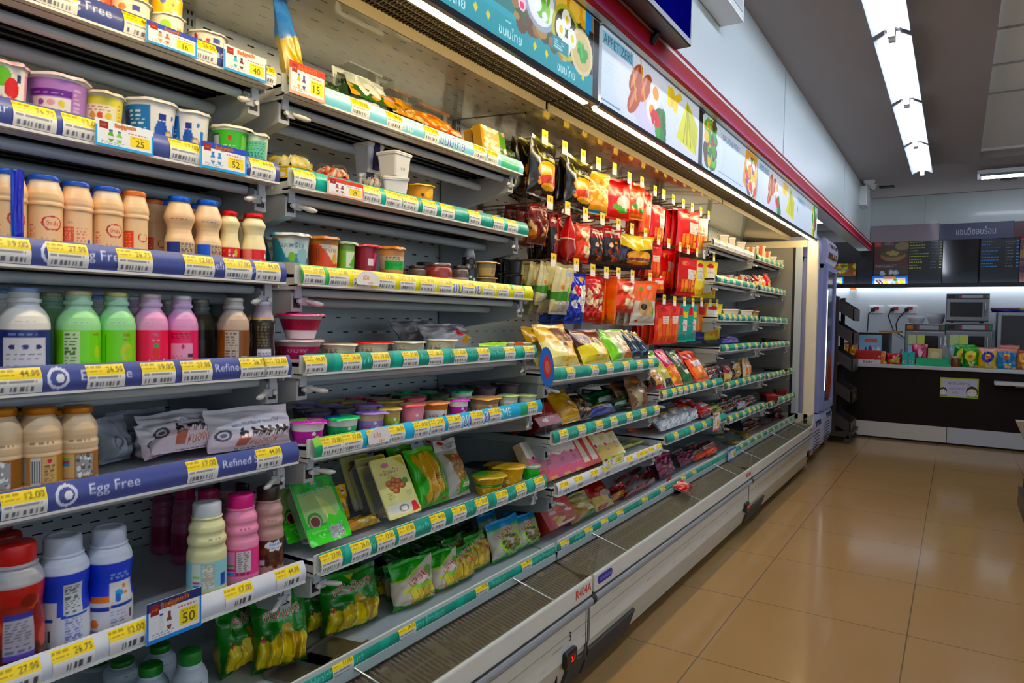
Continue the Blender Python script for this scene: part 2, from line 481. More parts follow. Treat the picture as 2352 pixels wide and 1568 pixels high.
# red stripe along the bulkhead
cv = Cv(4, 60, 'c00034', 40)
t = np.clip((cv.V[:, :1] - .02) / .42, 0, 1) ** .7
cv.a[:] = rgb('c88aa4') * (1 - t[..., None]) + rgb('a00026') * t[..., None]
cv.rect(0, .72, 1, .84, 'f4eef2'); cv.rect(0, .84, 1, 1, '8e0022'); cv.rect(0, .0, 1, .03, '8c0a30')
mb = MB().box(XW + .001, -4, 2.03, XW + .018, YB - .01, 2.122, 'a80030')
mb.picture((XW + .0185, -4, 2.03), (0, 13.29, 0), (0, 0, .092), cv)
mb.build('fascia_stripe', mat('stripe_paint', None, .6, spec=.15), label='red and white stripe board running along the bulkhead above the chilled cases', cat='fascia')
cv.a[:] = cv.a
# ------------------------------------------------------------------ ceiling lights
def tube_light(p, L, axis, label, group):
 t = thing('tube_light', label, 'light', group, p)
 d = np.array([0, 1, 0]) if axis == 'y' else np.array([1, 0, 0]); s = np.array([1, 0, 0]) if axis == 'y' else np.array([0, 1, 0])
 h = L / 2
 def bx(mb, a0, a1, s0, s1, z0, z1, c):
  P = d * a0 + s * s0; Q = d * a1 + s * s1
  mb.box(P[0], P[1], z0, Q[0], Q[1], z1, c)
 mb = MB(); bx(mb, -h, h, -.035, .035, .03, .07, 'f2f4f6'); mb.build('batten', ENAMEL, t)
 for e in (-1, 1):
  mb = MB(); bx(mb, e * h, e * (h - .035), -.016, .016, -.014, .032, 'e8eaec'); mb.build('lamp_holder', ENAMEL, t)
 for e in (-1, 1):
  mb = MB()
  P = [(-.035 * e, .032), (-.085 * e, .004), (-.083 * e, .001), (-.033 * e, .028)]
  pr = [(a, b) for a, b in P]
  if axis == 'y':
   mb.prism([(a, b) for a, b in pr], -h + .02, h - .02, 'y', '9a9ea6')
  else:
   mb.prism([(a, b) for a, b in pr], -h + .02, h - .02, 'x', '9a9ea6')
  mb.build('reflector_wing', ENAMEL, t)
 MB().tube([d * -(h - .034), d * (h - .034)], .014, 14).build('fluorescent_tube', E_TUBE, t)
ys = [7.02, 5.79, 4.56, 3.33, 2.1, .87, -.36, -1.6, -2.85]
nm = ['farthest', 'second farthest', 'third farthest', 'fourth farthest', 'fifth farthest', 'sixth farthest', 'seventh farthest', 'eighth farthest', 'ninth farthest']
for k, y in enumerate(ys):
 tube_light((-.318, y, 2.575), 1.2, 'y', 'bare fluorescent tube light with white wings, %s in the row over the aisle' % nm[k], 'tube lights over the aisle')
tube_light((.72, 8.05, 2.575), 1.2, 'x', 'fluorescent tube light set crosswise on the ceiling before the counter', 'crosswise tube light')
for k in range(3):
 for j, x in enumerate((2.1, 4.1)):
  tube_light((x, -2 + 3.2 * k, 2.655), 1.2, 'y', 'tube light in the raised tile ceiling, row %d from the aisle, %s' % (j + 1, ('rear', 'mid', 'counter end')[k]), 'tube lights in the raised ceiling')
# small things high up on wall and ceiling
p = at(1978, 445, x=XW)
t = thing('emergency_light', 'white twin spot emergency light on the wall above the red stripe', 'emergency light', None, (XW, p[1], p[2]))
MB().box(0, -.13, -.14, .07, .13, .06, 'eef2f2').build('battery_box', SATIN, t, bevel=.006)
for e in (-1, 1):
 mb = MB().tube([(.05, e * .09, .07), (.07, e * .10, .10)], .018, 10, 'dfe3e4').tube([(.05, e * .12, .13), (.13, e * .13, .10)], [.045, .05], 16, 'f2f4f4')
 mb.build('spot_lamp', SATIN, t)
p = at(1628, 12, x=XW)
t = thing('wall_unit', 'white box unit fixed high on the wall beyond the blue screen', 'wall unit', None, (XW, p[1], p[2]))
MB().box(0, -.17, -.03, .10, .17, .20, 'e6eaea').build('housing', SATIN, t, bevel=.006)
MB().box(.1, -.14, 0, .103, .14, .05, 'c3c8ca').build('air_slot', SATIN, t)
p = at(2037, 428, z=ZC)
MB().box(p[0] - .07, p[1] - .05, ZC - .012, p[0] + .07, p[1] + .05, ZC, '1c1a18').build('ceiling_vent', MATTE, label='small dark vent plate in the ceiling near the tube light row', cat='vent')
p = at(2318, 405, z=ZC)
t = thing('smoke_detector', 'white round smoke detector with a dark ring on the ceiling before the menu boards', 'detector', None, (p[0], p[1], ZC))
MB().lathe([(.10, 0), (.10, -.012), (.085, -.02)], 'd8d8d6', 24).build('base_plate', SATIN, t)
MB().lathe([(.075, -.02), (.07, -.034), (.03, -.04)], '2a2a2a', 24).build('sensor_ring', SATIN, t)
# blue screen hanging over the sign
t = thing('wall_screen', 'black framed screen with a plain blue picture hung above the red stripe', 'screen', None, (-.83, 1.85, 2.09))
MB().box(-.035, -.60, -.0, .028, .52, .66, '0b0b0d').build('housing', SATIN, t, bevel=.004)
cv = Cv(60, 36, '0c1e78', 1.7); cv.blobs(60, 0, 0, 1, 1, .02, .08, ['0a1a6c', '12268c', '0e2280'], 5)
MB().picture((.0285, -.585, .022), (0, 1.09, 0), (0, 0, .62), cv).build('display', emit('screen_glow', None, .55), t)
MB().tube([(-.03, .35, .0), (-.05, .35, -.03)], .012, 8, '101012').build('mount_stub', SATIN, t)
MB().box(-.07, -.2, .2, -.035, .2, .5, '15151a').build('wall_mount', SATIN, t)
# ------------------------------------------------------------------ the chilled cases
MOD = [(-.03, 1.915), (1.93, 3.875), (3.89, 5.80)]
MN = ['nearest', 'middle', 'far']
XB = -1.505     # back sheet
XL = -.915      # front lip
def case_art(k):
 """the printed panels over a case: (from, to, canvas); pictures are placed in metres along the aisle"""
 out = []
 def el(cv, a, L, y, v, ry, rv, c):
  cv.ell((y - a) / L, v, ry / L, rv, c)
 def sc(cv, a, L, n, y0, v0, y1, v1, r0, r1, cols, seed):
  cv.blobs(n, (y0 - a) / L, v0, (y1 - a) / L, v1, r0 / L, r1 / L, cols, seed)
 def new(a, b, bg, w):
  return Cv(w, 84, bg, (b - a) / .235), a, b - a
 def sausage(cv, a, L, y):
  el(cv, a, L, y + .04, .5, .27, .6, 'e4eaf6'); el(cv, a, L, y + .08, .32, .17, .34, 'dcd6f0')
  for dy, v, c in ((-.05, .66, 'a4502c'), (.03, .62, 'b55a34'), (-.06, .36, 'ad562e')):
   U = cv.U * L + a
   cv.mask(((U - y - dy - (cv.V - v) * .16) / .045) ** 2 + ((cv.V - v) / .24) ** 2 <= 1, c)
   cv.mask(((U - y - dy + .012 - (cv.V - v) * .16) / .012) ** 2 + ((cv.V - v) / .18) ** 2 <= 1, 'd08a6a')
  for dy in (-.10, -.02):
   u = (y + dy - a) / L; q = .01 / L
   cv.poly([(u, .98), (u + q, .98), (u + 6 * q, .35), (u + 5 * q, .35)], 'd3a83a')
  for dy, v in ((.13, .66), (.10, .36)):
   el(cv, a, L, y + dy, v, .055, .18, 'f7f5f0'); el(cv, a, L, y + dy, v, .030, .10, 'f0a020')
  sc(cv, a, L, 40, y + .14, .06, y + .22, .40, .014, .03, ['2f7d2e', '4a9a3a', '1f6422'], 4)
  sc(cv, a, L, 10, y + .10, .15, y + .17, .45, .014, .026, ['d0402c', 'c23324'], 7)
 def sandwich(cv, a, L, y):
  f = lambda p: [((y + q - a) / L, v) for q, v in p]
  el(cv, a, L, y + .06, .5, .28, .62, 'dfe6f0')
  cv.poly(f([(-.02, .22), (.10, .94), (.24, .62), (.22, .12)]), 'd8d838'); cv.poly(f([(.10, .94), (.24, .62), (.22, .12), (.12, .5)]), 'c3c22a')
  for q in (.06, .10, .15):
   cv.poly(f([(.10, .9), (.112, .9), (q + .012, .2), (q, .2)]), 'a8a820')
  cv.poly(f([(-.12, .72), (.02, .98), (.04, .88), (-.10, .60)]), 'e8c24a'); sc(cv, a, L, 8, y - .12, .6, y - .02, .9, .015, .028, ['e6c034', 'f0d256'], 3)
 def salad(cv, a, L, y):
  el(cv, a, L, y, .5, .20, .58, 'cfdcea'); el(cv, a, L, y, .5, .17, .5, 'dde6f0')
  sc(cv, a, L, 110, y - .10, .12, y + .06, .92, .014, .036, ['3d8d2e', '2c7325', '5aa83c', '4f3a2c', 'd9b62e', '9c3b34', '6fb545'], 12)
 def bowl(cv, a, L, y):
  f = lambda p: [((y + q - a) / L, v) for q, v in p]
  cv.poly(f([(-.14, .25), (-.08, .98), (.17, .98), (.17, .02), (.0, .02)]), 'e0a03c'); el(cv, a, L, y + .04, .45, .13, .44, '4c4a44'); el(cv, a, L, y + .04, .45, .115, .38, '7aa23c')
  sc(cv, a, L, 80, y - .05, .15, y + .13, .78, .014, .034, ['d8452c', 'e8c23a', '3f8d35', 'f2ead8', '7c4c86', 'ef9a3a'], 5)
 if k == 0:
  cv, a, L = new(.74, 1.873, '0b8f97', 640)
  u = lambda y: (y - a) / L
  cv.rect(0, .34, 1, 1, '0b6e68'); cv.rect(0, .27, 1, .34, '089aa2')
  cv.poly([(u(1.42), .60), (u(1.42), 1), (1, 1), (1, .27), (u(1.50), .27)], '6d5230')
  sc(cv, a, L, 200, 1.44, .32, 1.87, 1, .008, .03, ['8a6a3c', '5b4022', 'a08048', '49502a', '33451f'], 9)
  sc(cv, a, L, 40, 1.60, .85, 1.82, 1, .02, .04, ['d9a441', 'c98a2e', 'e4bd62'], 8)
  cv.rect(u(1.82), .74, u(1.862), 1, '1289c8'); cv.rect(u(1.845), .27, 1, .80, '16110c'); cv.rect(u(1.27), .50, u(1.44), .98, '0b5a50'); cv.fine(u(1.29), .6, u(1.40), .78, 'cfe8e2', 3)
  for y, v, r, rim, ins in ((1.445, .92, .085, 'cfd4d8', 'd63a52'), (1.565, .70, .085, '9aa4ae', 'e8ecea'), (1.705, .56, .080, 'b3b04a', '3e3f12'), (1.80, .46, .070, 'd9cba0', 'c9b682')):
   el(cv, a, L, y, v, r, r * 3.9, rim); el(cv, a, L, y, v, r * .82, r * 3.2, ins)
  sc(cv, a, L, 18, 1.39, .75, 1.49, 1, .010, .022, ['f0f0f0', 'e2b63a', 'cc2a3a'], 2); sc(cv, a, L, 14, 1.53, .55, 1.60, .78, .010, .026, ['6fae3a', '89c148', 'f2f4ee'], 4)
  for dy, dv in ((0, .15), (-.032, 0), (.034, -.02), (0, -.17)):
   el(cv, a, L, 1.705 + dy, .56 + dv, .026, .11, 'f0f2e8'); el(cv, a, L, 1.708 + dy, .56 + dv, .010, .05, 'e0c14a')
  sc(cv, a, L, 16, 1.77, .38, 1.83, .56, .006, .016, ['2f8a34', '4aa646'], 6)
  cv.rect(u(1.63), .29, u(1.72), .44, '0f7f86'); cv.fine(u(1.64), .31, u(1.70), .42, 'd5ecec', 4)
  for y in (.96, 1.19, 1.425, 1.71):
   cv.text('ขนมไทย', u(y), .13, .15, 'f2fbfa', maxw=.09); cv.fine(u(y) - .02, .22, u(y) + .02, .25, 'e8f6f4', 1)
  for y in (1.07, 1.28, 1.33, 1.54, 1.6, 1.81):
   cv.poly([(u(y) - .008, .17), (u(y), .12), (u(y) + .008, .17), (u(y), .22)], 'd6c64e')
  el(cv, a, L, 1.475, .52, .018, .08, 'f4c8d4'); el(cv, a, L, 1.475, .50, .010, .04, 'd63a6a')
  out.append((-.03, .739, Cv(6, 6, '0b8f97', 3))); out.append((.74, 1.873, cv)); out.append((1.874, 1.912, Cv(20, 40, '16110c', .1)))
 if k == 1:
  cv, a, L = new(1.935, 2.50, 'd6e2ee', 330); u = lambda y: (y - a) / L
  sausage(cv, a, L, 2.25); cv.rect(0, .78, .42, .95, '8fc0d6'); cv.text('APPETIZERS', .21, .865, .14, '3c5a6c', maxw=.39); cv.fine(.03, .42, .26, .62, 'b9c6d2', 4, .5); cv.rect(0, .06, .25, .08, '7d93b4'); out.append((a, a + L, cv))
  cv, a, L = new(2.501, 2.925, 'd6e2ee', 240); sandwich(cv, a, L, 2.62); cv.rect(.88, 0, 1, 1, '0e0d0c'); out.append((a, a + L, cv))
  cv, a, L = new(2.926, 3.872, 'd6e2ee', 420); cv.ell(0, .5, .04, .7, '0e0d0c'); salad(cv, a, L, 3.06); cv.rect(.28, .74, .66, .90, 'c9d8e6'); cv.text('SALAD & MEAT', .47, .82, .13, '6f86a0', maxw=.36); cv.rect(.24, .12, .70, .135, '4a6ea6'); bowl(cv, a, L, 3.72); out.append((a, a + L, cv))
 if k == 2:
  cv, a, L = new(3.893, 4.96, 'd6e2ee', 300); sausage(cv, a, L, 4.25); cv.rect(.02, .78, .24, .94, 'b4cfe0'); cv.text('APPETIZERS', .13, .86, .12, '54708a', maxw=.2); sandwich(cv, a, L, 4.66); out.append((a, a + L, cv))
  cv, a, L = new(4.961, 5.79, 'd6e2ee', 240); cv.rect(.05, .72, .40, .88, 'b4cfe0'); cv.text('SALAD', .2, .8, .11, '54708a', maxw=.3); cv.ell(.05, .5, .02, .1, '2f7d4a'); cv.blobs(30, .76, .05, .96, .95, .02, .05, ['3f8d35', 'e8c81e', '8a3340', '5fb03c', 'f0d83a'], 8); out.append((a, a + L, cv))
 return out
def scuff(cv, n, seed, cols):
 r = random.Random(seed)
 for _ in range(n):
  u, v = r.random(), r.random(); w = r.uniform(.002, .02)
  cv.mask((abs(cv.U - u) < w) & (abs(cv.V - v) < .012 * r.random() + .006), r.choice(cols), .5)
for k, (y0, y1) in enumerate(MOD):
 lab = ('chilled display case with the blue and green shelf labels', 'chilled display case with the hanging peg hooks', 'chilled display case beside the white drinks fridge')[k]
 t = thing('refrigerated_display_case', 'long white open ' + lab, 'display case', 'row of chilled cases', (-1.2, (y0 + y1) / 2, 0))
 off = (1.2, -(y0 + y1) / 2, 0)
 def put(name, mb, m, parent=None, label=None, bevel=0):
  o = mb.build(name, m, parent or t, label=label, bevel=bevel)
  if parent is None:
   o.location = off
  return o
 # carcass
 put('back_sheet', MB().box(XB - .02, y0, .38, XB, y1, .90), PERF_LOW)
 put('upper_back_sheet', MB().box(XB - .02, y0, .90, XB, y1, 1.835), PERF_UP)
 for yy in (y0 + .004, (y0 + y1) / 2 - .015, y1 - .034):
  mb = MB()
  mb.box(XB, yy, .42, XB + .022, yy + .03, 1.83, '8d979c')
  for q in range(56):
   mb.box(XB + .0215, yy + .008, .44 + q * .025, XB + .0225, yy + .012, .455 + q * .025, '15181a')
   mb.box(XB + .0215, yy + .018, .44 + q * .025, XB + .0225, yy + .022, .455 + q * .025, '15181a')
  put('shelf_upright', mb, ENAMEL)
 put('inner_ceiling', MB().prism([(XB, 1.825), (-1.118, 1.802), (-1.118, 1.808), (XB, 1.832)], y0, y1, 'y'), PERF_TOP)
 cvh = Cv(4, 4, '4a4234', 1)
 mb = MB().box(-1.116, y0, 1.832, -.964, y1, 1.84, '1b160e')
 for q in range(int((y1 - y0) / .012)):
  mb.box(-1.116, y0 + q * .012, 1.826, -.964, y0 + q * .012 + .002, 1.834, '2a2316')
 for q in range(8):
  mb.box(-1.116 + q * .0215, y0, 1.826, -1.115 + q * .0215, y1, 1.834, '2a2316')
 put('air_outlet_honeycomb', mb, MATTE)
 put('outlet_edge_strip', MB().box(-1.118, y0, 1.801, -1.114, y1, 1.828, '5c5442'), ENAMEL)
 mb = MB().box(-.964, y0, 1.815, -.946, y1, 1.838, 'efe6cf')
 put('lamp_reflector', mb, ENAMEL)
 for a, b in (((y0 + .03), (y0 + y1) / 2 - .02), ((y0 + y1) / 2 + .02, y1 - .03)):
  put('canopy_lamp', MB().prism([(-.960, 1.812), (-.976, 1.801), (-.970, 1.790), (-.952, 1.789), (-.947, 1.797)], a, b, 'y'), E_CANOPY)
 mb = MB().box(-1.55, y0, 1.84, -.945, y1, 2.033, '30333a')
 put('canopy', mb, ENAMEL)
 for q, (a, b, cv) in enumerate(case_art(k)):
  put('sign_panel', MB().box(-.945, a, 1.80, -.932, b, 2.034, 'c9d2da').picture((-.9315, a, 1.801), (0, b - a, 0), (0, 0, .232), cv), LITSIGN)
 mb = MB().prism([(-.945, 1.789), (-.93, 1.788), (-.926, 1.80), (-.935, 1.803), (-.945, 1.802)], y0, y1, 'y', '1e222b')
 mb.box(-.95, y0, 2.034, -.925, y1, 2.052, '1e222b')
 put('sign_frame', mb, ENAMEL)
 # lower body
 put('base_deck', MB().prism([(XB, .38), (-1.045, .38), (-1.045, .402), (XB, .42)], y0, y1, 'y', 'c3cdd0'), ENAMEL)
 put('body', MB().box(XB - .06, y0, .04, -.985, y1, .31, 'c8cac6').box(XB - .06, y0, .31, -1.06, y1, .381, 'c8cac6').box(XB - .06, y0, .3, XB - .02, y1, 1.9, 'b9bdbb'), ENAMEL)
 cv = Cv(1000, 30, '5e564c', 1.94 / .1)
 cv.mask((np.mod(cv.U * 130 + cv.V * .9, 1) < .58) & (abs(cv.V - .30) < .19), '14110d')
 cv.mask((np.mod(cv.U * 130 + cv.V * .9, 1) < .58) & (abs(cv.V - .72) < .18), '14110d')
 cv.blobs(80, 0, 0, 1, 1, .002, .008, ['3c362e', '5a5248'], 31 + k)
 put('return_grille', MB().prism([(-1.06, .375), (-.925, .335), (-.925, .31), (-1.06, .31)], y0, y1, 'y', '5f584e').picture((-.925, y0, .3355), (0, y1 - y0, 0), (-.135, 0, .040), cv), SATIN)
 put('air_baffle', MB().prism([(-1.062, .37), (-1.054, .37), (-1.046, .402), (-1.054, .404)], y0, y1, 'y', 'e2e2da'), ENAMEL)
 cv = Cv(300, 60, 'dcdfd9', 8); scuff(cv, 60, k, ['b9b6a8', 'c2c0b4', '9a988c'])
 cv.rect(0, .44, 1, .455, '8f918c')
 mb = MB().prism([(-.932, .30), (XL, .30), (XL, .354), (-.919, .36), (-.932, .352)], y0, y1 - .004, 'y', 'e6e6de')
 put('front_lip', mb, ENAMEL, bevel=.003)
 cvl = Cv(400, 16, 'f0e3c6', 30); scuff(cvl, 20, 40 + k, ['c9b896', 'b3a484'])
 mb = MB().prism([(-.985, .04), (-.965, .04), (-.93, .15), (-.928, .31), (-.985, .31)], y0, y1 - .004, 'y', 'd9dcd6')
 mb.picture((-.9275, y0, .152), (0, y1 - y0 - .004, 0), (0, 0, .15), cv)
 cv2 = Cv(300, 40, 'd2d3cb', 12); scuff(cv2, 70, 9 + k, ['b5b1a2', 'a8a596', 'c3c0b3'])
 mb.picture((-.9645, y0, .041), (0, y1 - y0 - .004, 0), (.035, 0, .109), cv2)
 body_panel = put('front_panel', mb, ENAMEL)
 a = np.linspace(-1.5, 1.5, 9)
 pr = [(-.93, .300)] + [(-.926 + .022 * math.cos(q), .283 - .017 * math.sin(-q)) for q in a] + [(-.93, .264)]
 mb = MB().prism(pr, y0 + .004, y1 - .008, 'y', '8e9094').box(-.93, y0, .300, -.912, y1 - .004, .303, '1a1a1a')
 put('bumper_rail', mb, SATIN)
 if k < 2:
  put('bumper_joint', MB().prism([(x_ + .002, z_) for x_, z_ in pr], y1 - .008, y1 + .006, 'y', '0e0e0e').box(-.975, y1 - .004, .12, -.93, y1 + .006, .355, '0c0c0c'), RUBBER)
 # grilles, controller, stickers
 va, vb = [(1.80, 1.914), (1.932, 2.30), (3.90, 4.28)][k]
 if k != 1:
  put('plinth_vent', MB().prism([(-.975, .036), (-.9565, .036), (-.9295, .118), (-.94, .125)], va, vb, 'y', '403f3e'), MATTE)
 else:
  put('plinth_vent', MB().prism([(-.975, .036), (-.9565, .036), (-.9295, .118), (-.94, .125)], va, vb, 'y', '403f3e'), MATTE)
 yc = y1 - .128 if k == 0 else (y1 - .06 if k == 1 else y1 - .11)
 if k == 0:
  put('panel_seam', MB().box(-.93, y1 - .016, .1, -.9265, y1 - .012, .26, '5e5046').box(-.97, y1 - .168, .03, -.943, y1 - .162, .11, '1d1a17'), MATTE)
  put('number_mark', MB().letters('3', (-.9268, y1 - .118, .212), (0, 1, 0), (0, 0, 1), .028, '121212'), MATTE)
 c_ = put('controller', MB().box(-.93, yc - .036, .128, -.912, yc + .036, .180, '141417'), SATIN, bevel=.008)
 mbd = MB().letters('3.1', (-.9115, yc + .004, .154), (0, 1, 0), (0, 0, 1), .016, 'ff2018')
 o = mbd.build('red_digits', E_LED, c_)
 put('gas_sticker', MB().letters('R404A', (XL + .0012, y1 - .06, .332) if k < 2 else (XL + .0012, y1 - .08, .332), (0, 1, 0), (0, 0, 1), .026, 'd64a2c'), MATTE)
 if k == 1:
  pr = []
  for cx_, s_ in ((y0 + .115, 1), (y0 + .035, -1)):
   for q in np.linspace(-90, 90, 9):
    pr.append((cx_ + s_ * .013 * math.cos(R_(q)), .333 + .013 * math.sin(R_(q)) * s_))
  mb = MB().prism([(y_, z_) for y_, z_ in pr], XL, XL + .002, 'x', '12309c')
  mb.letters('THAI-MEDING', (XL + .0026, y0 + .075, .333), (0, 1, 0), (0, 0, 1), .010, 'b4c4f0')
  put('badge', mb, SATIN)
 # glass riser on the lip: two panes per case
 mid = (y0 + y1) / 2
 for a, b in ((y0 + .006, mid - .003), (mid + .003, y1 - .03)):
  P = [(-.928, .345), (-.9225, .345), (-.9065, .455), (-.912, .455)]
  g = put('riser_pane', MB().prism(P, a, b, 'y'), GLASS)
 for yy in (y0 + .25, mid + .1, y1 - .25):
  put('riser_clip', MB().tube([(-1.05, yy, .40), (-.93, yy + .03, .352)], .003, 6, 'c8ccce'), STEEL)
 # base label rail
 cv = Cv(900, 24, '0f8f7e', 1.94 / .04)
 for q in range(7):
  u = .05 + q * .143
  cv.text('Healthy Product', u + .05, .5, .5, '8fd0c4', maxw=.09)
  cv.poly([(u - .035, 0), (u - .02, 0), (u - .01, 1), (u - .025, 1)], '2ba592')
 def bend(P, u, v):
  P = P.copy(); P[..., 0] += (.006 * np.sin(v * math.pi))[:, None]
  return P
 rail = put('label_rail', MB().box(-1.056, y0, .394, -1.05, y1, .434, 'd4dcdc').picture((-1.049, y0, .393), (0, y1 - y0, 0), (-.006, 0, .04), cv, bend=bend), SATIN)
 lst = {0: (806, 957, 1132, 1236), 1: (1325, 1380, 1417, 1453, 1510, 1552, 1600, 1625), 2: None}[k]
 yl = [at(px_, 0, x=-1.045)[1] for px_ in lst] if lst else [y0 + .12 + .17 * q for q in range(11)]
 for yy in yl:
  if y0 + .03 < yy < y1 - .03:
   RAILTAGS = globals().setdefault('RAILTAGS', [])
   RAILTAGS.append((rail, yy, -1.049, .393))
# far end panel of the last case: frame with a glass pane, wide post
t = thing('case_end_panel', 'framed glass end panel of the chilled case row beside the white fridge', 'end panel', None, (-1.2, 5.82, 0))
MB().box(.20, -.012, .355, .285, .03, 1.80, 'f2ead8').build('front_post', ENAMEL, t, bevel=.012)
MB().box(-.33, -.012, 1.745, .20, .02, 1.80, 'e4d8bc').build('top_rail', ENAMEL, t)
MB().box(-.30, -.006, .44, .165, .008, 1.745, 'ffffff').build('end_pane', mat('smoky_end_pane', '8e8c86', .12, coat=.5, noise=.05), t)
MB().box(.10, -.012, .40, .118, -.004, 1.745, '181818').build('pane_gasket', RUBBER, t)
MB().box(.118, -.012, .40, .17, -.004, 1.745, 'b9c2cc').build('pane_edge', SATIN, t)
MB().box(-.33, -.012, .02, .24, .02, .44, 'c6c4b8').build('lower_panel', ENAMEL, t)
# partitions between the cases (clear sheets)
for yy, lab in ((1.9225, 'clear divider sheet between the green label bay and the peg hooks'), (3.8825, 'clear divider sheet between the peg hooks and the last bays')):
 pr = [(XB + .03, .43), (-1.045, .43), (-1.075, .62), (-1.19, 1.6), (XB + .03, 1.6)]
 MB().prism(pr, yy - .0015, yy + .0015, 'y').build('divider_sheet', CLEAR, label=lab, cat='divider')
# ------------------------------------------------------------------ price tags and shelves
def tag_canvas(price, style=0):
 cv = Cv(30, 22, 'f2f2f0', 1.6)
 cv.rect(0, .56, 1, 1, 'f6d90c'); cv.fine(.05, .64, .5, .95, '9a8410', 2); cv.text(price, .73, .76, .26, '3a3410', maxw=.42)
 cv.fine(.06, .40, .9, .54, '777777', 1); cv.bars(.10, .10, .88, .28, '73737c', 15, int(float(price)))
 if style:
  cv.rect(0, 0, 1, .5, 'eceef2'); cv.bars(.35, .08, .95, .36, '55555e', 13, 5)
 return cv
def tag_mesh(cv, hgt, lean, w):
 def bend(P, u, v):
  P = P.copy(); P[..., 0] += (.006 * np.sin(v * math.pi))[:, None] + .0012
  return P
 return MB().picture((0, -w / 2, .001), (0, w, 0), (-lean, 0, hgt), cv, bend=bend).mesh('price_tag', SATIN)
PRICES = ['17.00', '26.75', '19.00', '44.00', '12.00', '27.00', '26.50']
TAGS = [tag_mesh(tag_canvas(p), .037, .006, .058) for p in PRICES]
TAGS_W = [tag_mesh(tag_canvas(p, 1), .037, .006, .058) for p in PRICES]
for i, (rail, yy, x_, z_) in enumerate(RAILTAGS):
 o = link('price_tag', TAGS[i % 7], rail, (x_, yy, z_ + .001))
BAYY = {1: (-.01, .936), 2: (.976, 1.905), 3: (1.945, 2.88), 4: (2.925, 3.862), 5: (3.91, 4.81), 6: (4.85, 5.73)}
SHELF = {}
RAILC = {'navy': '4b5590', 'white': 'dfe4ee', 'teal': '10907f', 'sky': '8fd2ea', 'yellow': 'e6e03a', 'aqua': '35b4de'}
def rail_canvas(style, L, res, seed=0):
 cv = Cv(max(60, int(L / res)), max(10, int(.042 / max(res, .0018))), RAILC[style], L / .042)
 r = random.Random(seed)
 if style == 'navy':
  for q, (u, s_) in enumerate(((.16, 'Egg Free'), (.42, 'No Refined Sugar'), (.62, 'Egg Free'), (.86, 'No Refined Sugar'))):
   cv.text(s_, u, .5, .5, 'dfe4f6', maxw=.15)
   if 'Egg' in s_:
    cv.ring(u - .075, .5, .014, .34, .16, 'dfe4f6'); cv.ell(u - .072, .5, .006, .16, 'eef0fa')
 if style in ('teal',):
  for q in range(5):
   u = .04 + q * .2 + r.random() * .04
   cv.poly([(u, 0), (u + .03, 0), (u + .04, 1), (u + .01, 1)], '35ab98'); cv.text('Healthy Product', u + .11, .5, .5, '9ad6ca', maxw=.13)
 if style == 'sky':
  cv.rect(0, .5, 1, 1, 'bfe6f4'); cv.text('ขนมไทย', .60, .45, .75, '3f4fae', maxw=.12, out='f4f8ff'); cv.text('SME', .76, .4, .6, '4a5068', maxw=.08, out='f8f8ff')
  cv.text('ร้าน', .40, .45, .6, 'f4fbff'); cv.rect(.86, 0, .97, .6, '55b89a')
 if style == 'yellow':
  cv.rect(0, 0, .12, 1, '4fb45a'); cv.blobs(20, .05, 0, 1, 1, .008, .02, ['efe95c', 'd9d62a'], 5); cv.text('ขนมไทย', .62, .5, .85, '3f4fae', maxw=.14, out='f6f8ff')
  cv.text('ซื้อ ขาย', .46, .5, .6, 'fafbe0', maxw=.12); cv.text('SME', .78, .5, .7, 'f4f4e0', maxw=.1); cv.rect(.86, .6, .95, 1, '3fae62')
 if style == 'aqua':
  cv.rect(0, 0, .13, 1, '1fa36a'); cv.poly([(0, .55), (.14, 1), (0, 1)], '8fd05a'); cv.text('อาหาร', .41, .45, .7, 'f2fbff', maxw=.1)
  cv.text('ขนมไทย', .60, .55, .95, '4450b0', maxw=.16, out='f6faff', ow=2); cv.rect(.86, 0, .93, .8, '2aa06a'); cv.text('SME', .77, .5, .6, 'f2fbff')
 return cv
ORD = ['top', 'second', 'third', 'fourth', 'fifth', 'sixth']
BAYN = {1: 'dairy bay with the blue rails', 2: 'bay between dairy and peg hooks', 3: 'bay under the burger hooks', 4: 'bay under the sausage hooks', 5: 'bay just past the peg hooks', 6: 'last bay by the end panel'}
